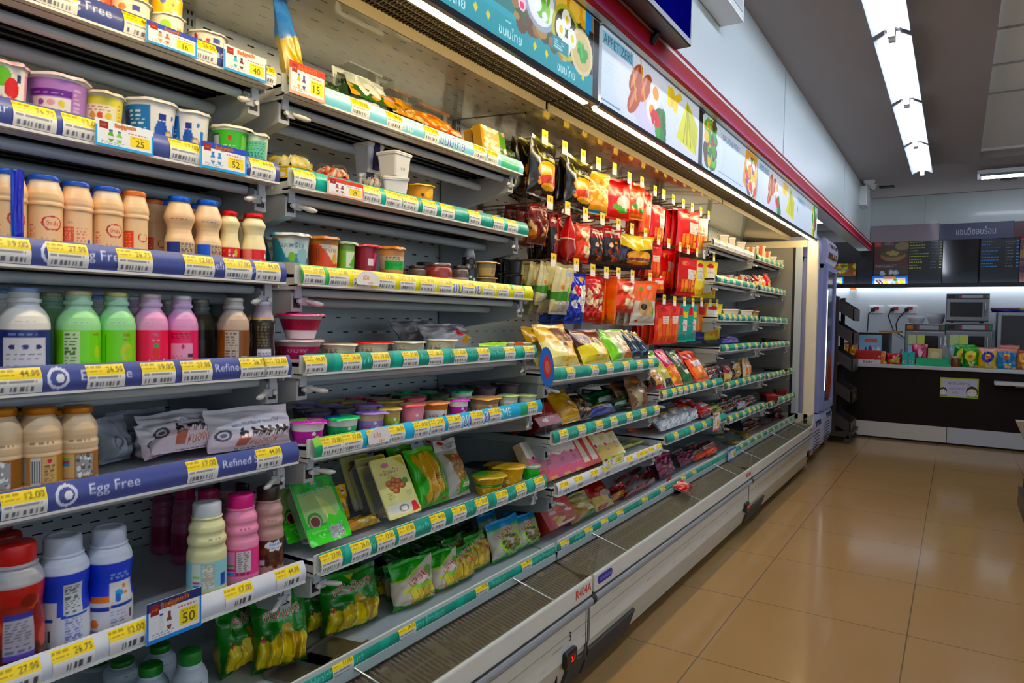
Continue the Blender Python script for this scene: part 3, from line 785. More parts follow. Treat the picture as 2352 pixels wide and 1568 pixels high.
def shelf(bay, row, zb, xf, style, tags, res=.0016):
 y0, y1 = BAYY[bay]
 L = y1 - y0
 O = (xf, (y0 + y1) / 2, zb)
 t = thing('refrigerated_shelf', '%s shelf of the %s, %s rail' % (ORD[row] if bay not in (3, 4) else ORD[row] + ' low', BAYN[bay], {'navy': 'a dark blue', 'white': 'a white', 'teal': 'a teal', 'sky': 'a pale blue', 'yellow': 'a yellow', 'aqua': 'a bright blue'}[style]), 'shelf', 'shelves of the chilled cases', O)
 off = (-O[0], -O[1], -O[2])
 def put(name, mb, m, parent=None):
  o = mb.build(name, m, parent or t)
  if parent is None:
   o.location = off
  return o
 xb = XB + .03
 mb = MB().box(xb, y0, zb + .013, xf - .014, y1, zb + .020, 'c6cdd2')
 mb.box(xf - .022, y0, zb - .004, xf - .014, y1, zb + .020, 'd8d4cf').box(xf - .04, y0, zb - .005, xf - .014, y1, zb - .002, 'd8d4cf')
 mb.box(xb, y0, zb - .006, xb + .01, y1, zb + .013, 'aab0b4')
 for yy in (y0, y1 - .003):
  mb.box(xb, yy, zb - .012, xf - .02, yy + .003, zb + .02, 'ccd0d2')
 put('shelf_deck', mb, ENAMEL)
 mb = MB().box(xb + .01, y0 + .004, zb + .008, xf - .042, y1 - .004, zb + .0125, '24211e')
 for q in range(7):
  xx = xb + .03 + q * (xf - .06 - xb) / 7
  mb.box(xx, y0 + .004, zb + .001, xx + .012, y1 - .004, zb + .009, '2c2825')
 put('underside_tray', mb, SATIN)
 for dx, dz, rr in ((.060, -.016, .0095), (.150, -.034, .0125)):
  if not (bay > 4 and dx > .1):
   put('lamp_rod', MB().tube([(xf - dx, y0 + .035, zb + dz), (xf - dx, y1 - .035, zb + dz)], rr, 12, 'b9c1c9'), SATIN)
 # brackets with their locking levers
 for side, yy in ((-1, y0 + .004), (1, y1 - .032)):
  pr = [(xb - .02, zb - .004), (xf - .045, zb - .012), (xf - .035, zb - .018), (xf - .035, zb - .058), (xf - .075, zb - .066), (-1.40, zb - .095), (xb - .02, zb - .13)]
  b = put('bracket', MB().prism(pr, yy, yy + .028, 'y', 'b4b8bd').box(xf - .036, yy + .005, zb - .05, xf - .0345, yy + .023, zb - .026, '16171a'), ENAMEL)
  ym = yy + .014
  mb = MB().box(xf - .035, ym - .008, zb - .03, xf - .03, ym + .008, zb + .0, 'b9c1cb').tube([(xf - .031, ym, zb - .036), (xf - .024, ym, zb - .036)], .005, 8, 'd8d8d8')
  s_ = -side
  mb.box(xf - .034, ym + s_ * .004, zb - .044, xf - .028, ym + s_ * .024, zb - .028, 'b4b8be').tube([(xf - .029, ym + s_ * .016, zb - .034), (xf - .024, ym + s_ * .028, zb - .037), (xf - .016, ym + s_ * .042, zb - .041), (xf - .012, ym + s_ * .052, zb - .042)], [.003, .0055, .0060, .003], 8, 'dcdad2')
  mb.build('lever', SATIN, b)
 # label rail
 cv = rail_canvas(style, L, res, row * 7 + bay)
 mbr = MB().box(xf - .0135, y0 - (.008 if bay == 2 else 0), zb + .0, xf - .010, y1, zb + .038, 'dde0e2').box(xf - .012, y0, zb - .004, xf + .002, y1, zb + .0, 'e4e2de')
 def bend(P, u, v):
  P = P.copy(); P[..., 0] += (.006 * np.sin(v * math.pi))[:, None]
  return P
 mbr.picture((xf, y0, zb), (0, L, 0), (-.006, 0, .040), cv, bend=bend)
 rail = put('label_rail', mbr, SATIN)
 if isinstance(tags, int):
  ty = [y0 + L * (q + .5 + .15 * math.sin(q * 5 + row)) / tags for q in range(tags)]
 else:
  ty = [at(px, 0, x=xf)[1] for px in tags]
  # the pixel row matters a little for a tilted camera: use the rail's own height
  ty = []
  for px in tags:
   lo, hi = -.2, 7.0
   for _ in range(40):
    m_ = (lo + hi) / 2
    q = CAMROT.T @ np.array([xf, m_, zb + .02 - CAMZ])
    if 1176 + FPX * q[0] / -q[2] < px:
     lo = m_
    else:
     hi = m_
   ty.append(lo)
 for i, yy in enumerate(ty):
  link('price_tag', (TAGS_W if style == 'white' else TAGS)[(i * 3 + row) % 7], rail, (xf, yy, zb))
 SHELF[(bay, row)] = (xf, zb + .0205)
 return t
XF12 = [-1.188, -1.165, -1.143, -1.125, -1.101, -1.078]
Z12 = [1.606, 1.408, 1.206, 1.020, .848, .612]
T1 = [(130, 322, 464, 604), (79, 188, 424, 602), (17, 155, 309, 457, 546, 614), (43, 242, 363, 451, 581, 632), (55, 464, 617), (40, 168, 293, 548, 661)]
T2 = [(826, 905, 990, 1100, 1130), (698, 853, 903, 941, 985, 1027, 1089, 1144, 1176), (720, 777, 830, 886, 935, 980, 1022, 1075, 1120, 1155, 1190),
  (724, 807, 874, 942, 1000, 1056, 1110, 1170, 1215), (762, 809, 863, 909, 967, 1003, 1043, 1095, 1136, 1222), (760, 828, 885, 933, 1005, 1054, 1106, 1152, 1196, 1238)]
for r in range(6):
 shelf(1, r, Z12[r], XF12[r], 'white' if r == 5 else 'navy', T1[r], .0012)
 shelf(2, r, Z12[r], XF12[r], ['sky', 'teal', 'yellow', 'teal', 'aqua', 'teal'][r], T2[r], .0013)
shelf(3, 0, .945, -1.085, 'teal', (1310, 1365, 1400, 1438, 1469, 1495))
shelf(3, 1, .742, -1.078, 'teal', (1294, 1336, 1376, 1409, 1445, 1478, 1508))
shelf(3, 2, .576, -1.060, 'white', (1296, 1328, 1365, 1392, 1446, 1469, 1481, 1496, 1514))
shelf(4, 0, .800, -1.081, 'teal', (1526, 1548, 1562, 1575, 1588, 1603, 1618, 1640), .0025)
shelf(4, 1, .605, -1.056, 'teal', (1552, 1590, 1617, 1642, 1650), .0025)
for r, (z5, x5) in enumerate(((1.58, -1.165), (1.372, -1.142), (1.155, -1.12), (.98, -1.103), (.77, -1.077), (.58, -1.056))):
 shelf(5, r, z5, x5, 'white' if r == 0 else 'teal', 5 + r % 3, .003)
 shelf(6, r, z5 - .004, x5 + .014, 'teal', 5 + (r + 1) % 3, .003)
# ------------------------------------------------------------------ goods: how each kind is made (unit size, scaled when placed)
def resample(prof, n):
 prof = np.asarray(prof, float)
 s = np.concatenate([[0], np.cumsum(np.hypot(np.diff(prof[:, 0]) * .6, np.diff(prof[:, 1])))])
 q = np.linspace(0, s[-1], n)
 return np.stack([np.interp(q, s, prof[:, 0]), np.interp(q, s, prof[:, 1])], 1)
def turned(name, prof, cv, m=SATIN, capt=True):
 """lathe with a wrap-round print; u=.5 faces the aisle"""
 p = resample(prof, cv.h)
 a = (np.arange(cv.w) / cv.w - .5) * 2 * math.pi
 P = np.stack([p[:, :1] * np.cos(a), p[:, :1] * np.sin(a), np.repeat(p[:, 1:], cv.w, 1)], -1)
 zi = np.clip((p[:, 1] / p[:, 1].max() * cv.h).astype(int), 0, cv.h - 1)
 mb = MB().grid(P, cv.a[zi], 0, True, wrap=True)
 mb.add(P[0], [np.arange(cv.w)[::-1]], cv.a[0, 0]);
 if capt:
  mb.add(P[-1], [np.arange(cv.w)], cv.a[-1, 0])
 return mb.mesh(name, m)
def plain(name, prof, col, m=SATIN, n=36, capt=True):
 return MB().lathe(prof, col, n, capt=capt).mesh(name, m)
def foil_lid(z, r, col, col2=None, tab=True, bulge=.012, seed=0, zs=1):
 """sealed foil disc with a wavy skirt and a pull tab"""
 rg = np.random.default_rng(seed)
 n = 48; a = (np.arange(n) / n - .5) * 2 * math.pi
 w = 1 + .02 * np.sin(a * 9 + rg.random() * 6) + .012 * rg.standard_normal(n)
 ta = rg.uniform(-1.3, 1.3)
 if tab:
  w = w + .30 * np.exp(-((a - ta) / .22) ** 2)
 rings = []
 for f, dz in ((0, bulge * .6), (.5, bulge), (.85, bulge), (1.0, 0), (1.035, -.075)):
  dzw = dz - (.03 * np.exp(-((a - ta) / .25) ** 2) + .012 * np.sin(a * 7)) * (f > .9)
  rings.append(np.stack([r * f * w * np.cos(a), r * f * w * np.sin(a), z + dzw * zs], -1))
 P = np.array(rings)
 c = np.empty(P.shape); c[:] = rgb(col)
 if col2:
  c[:, :n // 3] = rgb(col2); c[1, ::3] = rgb(col2)
 return MB().grid(P, c, 0, True, wrap=True).mesh('foil_lid', GLOSS)
def wrinkle(U, V, seed, amp):
 r = np.random.default_rng(seed); z = np.zeros_like(U)
 for _ in range(7):
  k = r.uniform(8, 26); a = r.uniform(0, math.pi); ph = r.uniform(0, 6.28)
  z += np.sin(k * (U * math.cos(a) + V * math.sin(a)) + ph + 1.5 * np.sin(3 * V + ph)) * r.uniform(.3, 1)
 return z * amp / 3
def pouch(name, cv, seal=(.05, .07), seed=0, wr=.05, lump=None, pinch=.05, back=None, sag=.25, m=None, lean=0.0, topw=1.0):
 """flat sealed bag, filled out in the middle; x thickness 1, y width 1, z height 1"""
 U, V = np.meshgrid(np.linspace(-.5, .5, cv.w), np.linspace(0, 1, cv.h))
 g = np.clip((V - seal[0]) / .16, 0, 1) ** .55 * np.clip((1 - seal[1] - V) / .38, 0, 1) ** .6
 g = g * (1 + sag * (.5 - V))
 e = np.clip(1 - (2 * abs(U)) ** 2.4, 0, 1) ** .62
 f = .5 * g * e + .012
 if lump is not None:
  f = f + lump(U + .5, V) * np.minimum(1, g * 1.4) * e
 f = f + wrinkle(U, V, seed, wr) * (.35 + .65 * e) * np.clip(g + .25, 0, 1)
 side = 1 - pinch * g * (1 - .3 * V)
 side = side * (1 - (1 - topw) * V)
 rr = np.random.default_rng(seed + 5)
 bx = .10 * np.sin(U * rr.uniform(3, 7) + rr.uniform(0, 6)) * np.clip((V - .8) / .2, 0, 1) * .8 + lean * V ** 3
 top = .012 * np.sin(U * 9 + rr.uniform(0, 6)) * V
 Y = U * side + .015 * np.sin(V * 9 + seed)
 Pf = np.stack([f + bx, Y, V + top - .0 * U], -1); Pb = np.stack([-f * .9 + bx, Y, V + top], -1)
 mb = MB().grid(Pf, cv.a)
 s = max(1, cv.w // 20); ii = list(range(0, cv.w - 1, s)) + [cv.w - 1]; jj = list(range(0, cv.h - 1, s)) + [cv.h - 1]
 bc = np.empty((len(jj), len(ii), 3)); bc[:] = rgb(back) if back else cv.a[np.ix_(jj, ii)].mean((1,), keepdims=True)
 mb.grid(Pb[np.ix_(jj, ii)], bc, flip=True)
 # close the rim
 for A, B, C in ((Pf[:, 0], Pb[:, 0], cv.a[:, 0]), (Pf[:, -1], Pb[:, -1], cv.a[:, -1]), (Pf[0], Pb[0], cv.a[0]), (Pf[-1], Pb[-1], cv.a[-1])):
  mb.grid(np.stack([A, B]), np.stack([C, C]))
 return mb.mesh(name, m or GLOSS)
def round_rect(Y, Z, r, ry):
 """pull the corners of a unit grid in to radius"""
 y = Y.copy(); z = Z.copy()
 for sy in (-1, 1):
  for sz in (0, 1):
   cy = sy * (.5 - ry); cz = r if sz == 0 else 1 - r
   m = ((Y - cy) * sy > 0) & ((Z - cz) * (1 if sz else -1) > 0)
   a = (Y[m] - cy) / ry; b = (Z[m] - cz) / r
   k = np.maximum(abs(a), abs(b)) / (np.hypot(a, b) + 1e-9)
   y[m] = cy + a * k * ry; z[m] = cz + b * k * r
 return y, z
def tray(name, cv, body='e8e8e0', bodymat=None, flange=.06, corner=.06, film=True, cornery=None):
 """shallow sealed tray: printed film at the front, a tapered tub behind it"""
 U, V = np.meshgrid(np.linspace(-.5, .5, cv.w), np.linspace(0, 1, cv.h))
 Y, Z = round_rect(U, V, corner, cornery or corner)
 X = .5 + .02 * np.sin(U * 11) * np.sin(V * 8)
 mb = MB().grid(np.stack([X, Y, Z], -1), cv.a)
 n = 24
 rim = []
 u = np.linspace(-.5, .5, n); v = np.linspace(0, 1, n)
 per = [(a, 0) for a in u[:-1]] + [(.5, b) for b in v[:-1]] + [(a, 1) for a in u[::-1][:-1]] + [(-.5, b) for b in v[::-1][:-1]]
 PY, PZ = round_rect(np.array([p[0] for p in per]), np.array([p[1] for p in per]), corner, cornery or corner)
 rings = []
 for x, s in ((.5, 1), (.44, 1), (.43, 1 - flange * 2), (-.42, .86 - flange * 2), (-.5, .78 - flange * 2)):
  rings.append(np.stack([np.full(len(PY), x), PY * s, (PZ - .5) * s + .5], -1))
 P = np.array(rings)
 mb.grid(P[:2], cv.a[2, 2] if False else 'e9e6d2', 0, False, wrap=True)
 mb.grid(P[1:], body, 1, False, wrap=True)
 mb.add(P[-1], [np.arange(len(PY))], body, 1)
 return mb.mesh(name, [GLOSS, bodymat or SATIN])
def carton(name, cv, side='dddddd', wedge=0.0, m=None, sidecv=None):
 """box; front printed; wedge > 0 thins the top"""
 t = .5 - wedge
 mb = MB().picture((.5, -.5, 0), (0, 1, 0), (t - .5, 0, 1), cv)
 if sidecv is not None:
  mb.picture((-.5, -.5, 0), (1, 0, 0), (0, 0, 1), sidecv, bend=lambda P, u, v: np.stack([-.5 + (P[..., 0] + .5) * (1 - wedge * v[:, None]), P[..., 1], P[..., 2]], -1))
 P = np.array([(-.5, -.5, 0), (.499, -.499, 0), (.499, .499, 0), (-.5, .5, 0), (-.5, -.5, 1), (t - .001, -.499, 1), (t - .001, .499, 1), (-.5, .5, 1)])
 mb.add(P, [[[0, 3, 2, 1], [4, 5, 6, 7], [0, 1, 5, 4], [2, 3, 7, 6], [3, 0, 4, 7], [1, 2, 6, 5]]], side)
 return mb.mesh(name, m or GLOSS)
def slices(cv, n, u0, v0, u1, v1, cols, wd=.09, tilt=.1, seed=1, dark='6a5200'):
 r = random.Random(seed)
 for k in range(n):
  u = u0 + (u1 - u0) * (k + .5) / n + r.uniform(-.02, .02); vm = (v0 + v1) / 2 + r.uniform(-.05, .05)
  hh = (v1 - v0) / 2 * r.uniform(.85, 1.1); tl = r.uniform(-tilt, tilt)
  for dd, cc in ((.012, dark), (0, r.choice(cols))):
   cv.mask((abs(cv.U - u - tl * (cv.V - vm)) < (wd + dd) * np.clip(1 - abs((cv.V - vm) / (hh + dd)) ** 3.5, 0, 1) ** .5), cc)
K = {}
BOTTLE = [(.80, 0), (.95, .015), (1, .05), (1, .60), (.985, .63), (.88, .70), (.66, .78), (.56, .82), (.56, .86), (.62, .865), (.62, .90), (.56, .905), (.56, .94)]
def kind(name, *parts):
 K[name] = parts       # (part name, mesh, label or None, [sub-parts])
def label_print(cv, v0, v1, bg, ink, blocks=(), seed=0):
 cv.rect(0, v0, 1, v1, bg)
 cv.fine(.28, v0 + .04 * (v1 - v0), .42, v0 + .9 * (v1 - v0), ink, 9, .7, seed)
 for (a, b, c, d, col) in blocks:
  cv.rect(a, v0 + b * (v1 - v0), c, v0 + d * (v1 - v0), col)
 return cv
# -- yoghurt and dessert cups
def cup(name, paint, lid, lid2=None, taper=.80, rim=True, bg='f4f2ee', h=52, w=110, seed=0, tab=True, body=SATIN, asp=2.6, sq=False):
 cv = Cv(w, h, bg, asp)
 paint(cv)
 prof = [(taper * .93, 0), (taper, .012), (taper + (1 - taper) * .5, .5), (.985, .93), (1.0, .94), (1.06, .945), (1.06, .985), (1.0, .988)]
 kind(name, ('cup', turned('cup', prof, cv, body), None, []), ('foil_lid', foil_lid(.99, 1.08, lid, lid2, tab, seed=seed, zs=.8), None, []))
def P(*ops):
 def f(cv):
  for o in ops:
   getattr(cv, o[0])(*o[1:]) if not callable(o[0]) else o[0](cv, *o[1:])
 return f
fl = ('fine',)
cup('fruit_yogurt_cup', P(('rect', 0, .08, 1, .85, 'e9a7c4'), ('rect', .40, .05, .66, .92, 'f2f4f0'), ('ell', .47, .72, .07, .18, '6fbf3f'), ('ell', .54, .52, .06, .20, 'd8352c'), ('blobs', 12, .43, .08, .62, .38, .008, .018, ['e8909c', 'd8352c']), ('rect', .58, .66, .62, .80, '30407e')), 'd9b4c4', seed=1)
cup('purple_yogurt_cup', P(('rect', 0, 0, 1, .90, 'b58ad2'), ('rect', .33, .12, .56, .55, 'f4f0f4'), ('rect', .31, .58, .57, .72, '6a2a96'), ('fine', .35, .62, .55, .68, 'd8c0e6', 1), ('fine', .35, .18, .55, .36, '70607e', 6), ('ell', .39, .47, .02, .05, '9a5aa0'), ('ell', .45, .47, .02, .05, 'e8b0c0'), ('ell', .51, .46, .022, .06, 'e4d02a'), ('rect', .33, .0, .57, .14, '6a2a96'), ('fine', .585, .1, .63, .8, 'e4d4ee', 9)), 'd8cdd6', 'd84a8c', seed=2)
cup('yellow_yogurt_cup', P(('rect', 0, 0, 1, .90, 'e4dc66'), ('rect', .34, .10, .60, .72, 'f3f0dc'), ('fine', .36, .58, .58, .70, 'c05040', 2), ('ell', .40, .48, .025, .07, 'd89a5a'), ('ell', .46, .48, .025, .07, 'd85a3a'), ('ell', .53, .48, .028, .07, 'e0c820'), ('fine', .36, .14, .58, .38, '6e6a58', 6), ('fine', .62, .1, .66, .8, 'c86a30', 9)), 'e2dccc', 'e8c818', seed=3)
cup('blue_white_yogurt_cup', P(('rect', 0, 0, 1, .93, 'eceff4'), ('rect', .24, .05, .47, .86, '2f7ac4'), ('fine', .33, .22, .45, .78, 'e8f0fa', 7, .9), ('rect', .25, .48, .32, .76, '3c3c80'), ('ell', .55, .35, .05, .26, '1c5cb4'), ('rect', .53, .62, .58, .74, '26348c'), ('ell', .62, .25, .04, .18, 'e4d6c4'), ('ring', .62, .25, .04, .18, .12, 'b88a5a'), ('ell', .64, .70, .012, .05, '2a8ad0'), ('rect', .66, .08, .70, .6, '2a8ad8')), 'd8dade', seed=4, tab=False)
cup('green_yogurt_cup', P(('rect', 0, 0, 1, .88, '4cb83a'), ('rect', .30, .15, .40, .8, '3f4470'), ('rect', .31, .2, .39, .75, 'dfe0ea'), ('ell', .50, .70, .02, .06, 'd8483c'), ('fine', .44, .30, .58, .55, 'dff2d4', 4), ('rect', .62, .1, .7, .8, '8fd06a')), 'e6e8dc', 'b8d890', seed=5)
cup('teal_yogurt_cup', P(('rect', 0, 0, 1, .92, 'dfeee6'), ('rect', .33, .05, .66, .80, '7fd2a8'), ('fine', .35, .28, .65, .76, '1f7ea4', 8, .9), ('rect', .33, .05, .66, .26, '8fdc6a')), 'e2e6d8', seed=6)
cup('cream_fruit_cup', P(('rect', 0, 0, 1, .9, 'f2ead2'), ('ell', .42, .35, .03, .16, 'e8b83a'), ('ell', .44, .66, .03, .12, 'd98f3a'), ('rect', .52, .60, .58, .78, '3c3c90'), ('fine', .53, .2, .6, .5, '8a5a44', 5), ('ell', .36, .5, .04, .2, '4f5a2a'), ('ell', .48, .3, .014, .12, '7a4a2a')), 'f0ede8', seed=7, tab=False, taper=.86)
cup('cream_green_cup', P(('rect', 0, 0, 1, .9, 'f0ead6'), ('ell', .48, .55, .06, .24, '9ac83a'), ('rect', .6, .3, .66, .6, 'd8a24a')), 'efece6', seed=8, tab=False, taper=.86)
cup('cherry_fruit_cup', P(('rect', 0, 0, 1, .9, 'f0dfd0'), ('ell', .38, .7, .02, .2, '8c2040'), ('ell', .42, .55, .025, .13, '2a9c98'), ('ell', .49, .64, .02, .08, 'cc2a3a'), ('rect', .54, .58, .61, .78, '3a4088'), ('fine', .55, .1, .6, .55, 'a05a50', 6), ('blobs', 16, .35, .05, .65, .3, .01, .02, ['e8902a', 'd8482a', 'e8c04a'])), 'f2efea', seed=9, tab=False, taper=.86)
cup('printed_tall_cup', P(('rect', 0, 0, 1, 1, 'e9c23a'), ('blobs', 60, 0, 0, 1, 1, .012, .035, ['d8902a', 'f0d86a', '8fae3a', 'c05a2a', 'f4f0dc', '4a6aa8'])), 'f0ede8', seed=10, tab=False, taper=.9)
cup('orange_tub', P(('rect', 0, 0, 1, 1, 'ee6410'), ('rect', .50, 0, .53, 1, 'f2e8dc'), ('rect', .56, .35, .60, 1, 'e8e4e8'), ('fine', .56, .4, .6, .9, '4a4ab0', 5), ('fine', .30, .2, .48, .8, 'f28a48', 4)), 'ee6410', seed=11, tab=False, taper=.94)
cup('teal_drink_cup', P(('rect', 0, 0, 1, 1, 'b9b4a8'), ('rect', 0, .28, 1, .86, '2b8aa0'), ('poly', [(.34, .86), (.66, .86), (.66, .40), (.55, .55), (.42, .38)], 'cfe2e2'), ('ell', .47, .42, .035, .12, '7fb83a'), ('ell', .58, .45, .06, .2, '9cc4c8'), ('text', 'มะพร้าว', .48, .72, .14, '1f4a6c', 0, .2)), 'd6e2e4', '38bcc8', seed=12, taper=.82, asp=2.1)
cup('orange_drink_cup', P(('rect', 0, 0, 1, 1, 'b0763c'), ('rect', 0, .22, 1, .80, 'd2581c'), ('poly', [(.42, .80), (.66, .80), (.66, .34), (.56, .42)], 'e6d8c8'), ('ell', .60, .45, .035, .13, 'e0b060'), ('bars', .38, .36, .42, .72, '5a3a2a', 6), ('text', 'ชาไทย', .54, .68, .12, '70482c', 0, .16)), 'c08050', 'f0561a', seed=13, taper=.86, asp=2.1)
cup('green_drink_cup', P(('rect', 0, 0, 1, 1, '6e8a4a'), ('rect', 0, .25, 1, .78, '78b848'), ('rect', .47, .30, .66, .74, 'dbe8cc'), ('bars', .38, .34, .44, .72, '4a5a3a', 6), ('poly', [(.52, .35), (.66, .7), (.66, .3)], '5cae38')), 'a0b890', '5cdc1a', seed=14, taper=.88, asp=2.1)
cup('crimson_drink_cup', P(('rect', 0, 0, 1, 1, '8a0c34'), ('rect', .50, .40, .58, .62, 'e8d8dc'), ('rect', .60, .3, .66, .70, '5a0824'), ('poly', [(.58, .30), (.66, .78), (.60, .78)], 'd8507c'), ('fine', .44, .18, .60, .28, 'e0b0bc', 2)), 'b80a3c', 'd8104a', seed=15, taper=.92, asp=2.1)
cup('salmon_drink_cup', P(('rect', 0, 0, 1, 1, 'cf9a64'), ('rect', 0, .36, 1, .74, 'd8c4a8'), ('rect', .36, .34, .66, .60, '1fa848'), ('fine', .38, .62, .64, .72, '4a3a30', 2), ('fine', .40, .40, .62, .54, '0a5a28', 3)), 'd08a4a', 'f0984a', seed=16, taper=.86, asp=2.1)
cup('pink_pudding_cup', P(('rect', 0, 0, 1, .42, 'eedfe4'), ('rect', 0, .36, 1, .80, 'a8124e'), ('rect', 0, .80, 1, .95, 'b8a8ae'), ('fine', .36, .58, .54, .72, '5a0428', 3)), 'd8508c', 'c82a6c', seed=17, tab=False, taper=.62, asp=3.4)
cup('berry_pudding_cup', P(('rect', 0, 0, 1, 1, 'c8b4ba'), ('rect', 0, .12, 1, .72, 'b4265e'), ('text', 'ชมพู', .48, .50, .26, 'f0b4cc', 0, .22), ('rect', 0, 0, 1, .16, 'ead6dc'), ('rect', .46, .24, .54, .30, '5a3a8a')), 'd4c0c6', seed=18, tab=False, taper=.70, asp=3.4)
for nm, bandc, lidc, lid2, txt in (('brown_dessert_cup', '9a5a22', 'e8dcc8', 'd88a3a', 'd8b08a'), ('red_dessert_cup', 'c8202c', 'e23a2c', 'f0503c', 'e8a8a0'), ('lime_dessert_cup', '7cc02a', 'e4e6da', 'b8d850', 'd8c83a'), ('pale_green_dessert_cup', 'a8b890', 'd8dcc8', '9ac0b8', '6a8a6a')):
 cup(nm, P(('rect', 0, 0, 1, .95, 'dcd4bc'), ('rect', 0, .05, 1, .28, bandc), ('blobs', 8, .50, .15, .66, .42, .012, .03, [txt, bandc, 'f0e4c8']), ('fine', .34, .35, .48, .75, '6a5a48', 4), ('rect', .40, .32, .45, .5, '5a4a3a')), lidc, lid2, seed=len(nm), taper=.84, asp=3.6, h=36)
CUPC = [('magenta', 'c23aa8', 'f2ecf0', 'c84ac0', '8ed04a', 'e8d0a0'), ('mint', '28b468', 'eef2ee', '2ad07a', '1a66b8', '3ab4d8'), ('lilac', 'a48ac8', 'c8b096', 'a88ae0', '8a6ad0', 'c8b0d8'), ('olive', 'a8b44a', 'b8a070', 'd0b868', '9cb848', 'dcdc9a'), ('rose', 'f08aa0', 'ee9aac', 'f06a80', '8ad83a', 'f4a8b8'), ('apricot', 'e8e0dc', 'c8862e', 'f09a74', 'f0b090', 'e0604a'), ('orange', 'c8a888', 'a08060', 'e0a868', 'd8c8a8', 'd84a1e'), ('leaf', 'e4ead8', 'c8ccba', 'b8d888', 'd8e4c0', '8ac83a')]
for i, (n_, band, bg, lid, lid2, acc) in enumerate(CUPC):
 cup(n_ + '_jelly_cup', P(('rect', 0, 0, 1, 1, bg), ('rect', 0, .12, 1, .62, band if n_ not in ('rose',) else bg), ('ell', .60, .30, .035, .12, acc), ('ell', .56, .52, .02, .07, 'f0f0f4'), ('fine', .36, .22, .52, .44, '2a3a5a' if i in (1,) else '6a4a5a', 4) if n_ != 'rose' else ('rect', .3, .1, .31, .12, bg), ('rect', 0, 0, 1, .1, bg)), lid, lid2, seed=30 + i, taper=.80, asp=2.4, h=44)
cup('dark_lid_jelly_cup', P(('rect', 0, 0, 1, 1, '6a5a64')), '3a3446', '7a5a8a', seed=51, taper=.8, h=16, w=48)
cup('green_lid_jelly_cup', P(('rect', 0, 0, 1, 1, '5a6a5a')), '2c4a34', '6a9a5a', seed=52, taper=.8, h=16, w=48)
cup('corn_cup', P(('rect', 0, 0, 1, 1, 'c8a028'), ('blobs', 160, 0, .0, 1, .9, .008, .018, ['e0bc3a', 'c89a1e', 'f0d060', 'b08414']), ('rect', 0, .46, 1, .62, '3f8a2c'), ('text', 'ข้าวโพด', .47, .54, .10, 'e8f0c8', 0, .2)), 'b8a030', '3aa02c', seed=20, tab=True, taper=.7, asp=3.0)
cup('mango_pudding_cup', P(('rect', 0, 0, 1, 1, 'd8aa3c'), ('blobs', 60, 0, .0, 1, .9, .012, .03, ['e8c45a', 'd89e2a', 'f0d88a', 'c88e20'])), 'd8a82a', 'e8c23a', seed=21, tab=True, taper=.74, asp=2.6)
cup('green_jelly_tub', P(('rect', 0, 0, 1, 1, '2fb83a'), ('rect', 0, .82, 1, 1, 'e0e8dc'), ('fine', .38, .2, .6, .6, '1a7a28', 4)), 'c8d0c0', 'd8a868', seed=22, tab=False, taper=.86, asp=2.6)
cup('yellow_longan_cup', P(('rect', 0, 0, 1, 1, 'd8a012'), ('blobs', 24, 0, .1, 1, 1, .04, .07, ['e8b82a', 'f0c848', 'd09a10']), ('ell', .50, .55, .02, .08, '4a3410'), ('ell', .46, .2, .05, .14, 'f0c02a'), ('text', 'ลำไย', .47, .18, .16, '5a3a10', 0, .12)), 'd8b040', 'f07a20', seed=23, taper=.88, asp=2.4)
cup('tan_dessert_tub', P(('rect', 0, 0, 1, 1, '8a7a58'), ('rect', 0, .1, 1, .6, 'b09a6a'), ('fine', .4, .2, .62, .5, '3a2c1a', 4)), 'd8a868', 'e0b070', seed=24, taper=.84, asp=2.8)
kind('black_tub', ('tub', turned('tub', [(.80, 0), (.84, .02), (.98, .92), (1.06, .94), (1.06, .98)], Cv(60, 20, '0c0c0e', 3), GLOSS), None, []), ('lid', plain('lid', [(1.05, .97), (1.0, 1.0), (.5, 1.0)], '1c1c20', GLOSS), None, []))
kind('porridge_tub', ('tub', turned('tub', [(.72, 0), (.76, .02), (.96, .90), (1.06, .92), (1.06, .98)], Cv(48, 16, 'c8bc98', 3), SATIN), None, []), ('foil_lid', foil_lid(.99, 1.06, 'c8a030', 'e0c460', True, seed=3), None, []))
# -- bottles
cv = Cv(120, 90, 'ecc9a0', 2.2); cv.rect(0, .88, 1, 1, 'e8d4bc'); cv.ring(.56, .42, .09, .09, .10, 'c03a44'); cv.text('บีทาเก้น', .56, .42, .07, 'b8303c', 0, .13)
cv.fine(.50, .30, .64, .34, 'c8605c', 1); cv.text('ไขมัน 0%', .53, .18, .07, 'b04a4a', 0, .14); cv.fine(.35, .06, .42, .40, 'd0605c', 9); cv.fine(.44, .03, .62, .08, 'd07a70', 1)
PROB = [(.84, 0), (.90, .02), (.92, .05), (.92, .60), (1.0, .615), (1.0, .64), (.96, .66), (1.0, .70), (.98, .76), (.86, .84), (.76, .90), (.74, .94)]
kind('probiotic_bottle', ('bottle_body', turned('bottle_body', PROB, cv), None, []), ('foil_cap', plain('foil_cap', [(.80, .935), (.82, .945), (.80, .985), (.72, 1.0), (.3, 1.0)], '2c5cc0', GLOSS), None, []))
cv = Cv(120, 90, 'efc9a4', 2.2); cv.rect(.30, .04, .46, .42, 'dc6a5c'); cv.fine(.31, .06, .45, .40, 'f0c8b0', 9); cv.rect(.60, .05, .64, .26, '2a6ac0'); cv.fine(.48, .08, .60, .42, 'dc786c', 8); cv.text('พ.ศ.', .42, .48, .04, '4a6aa8')
kind('probiotic_bottle_reverse', ('bottle_body', turned('bottle_body', PROB, cv), None, []), ('foil_cap', plain('foil_cap', [(.80, .935), (.82, .945), (.80, .985), (.72, 1.0), (.3, 1.0)], '2a5cc0', GLOSS), None, []))
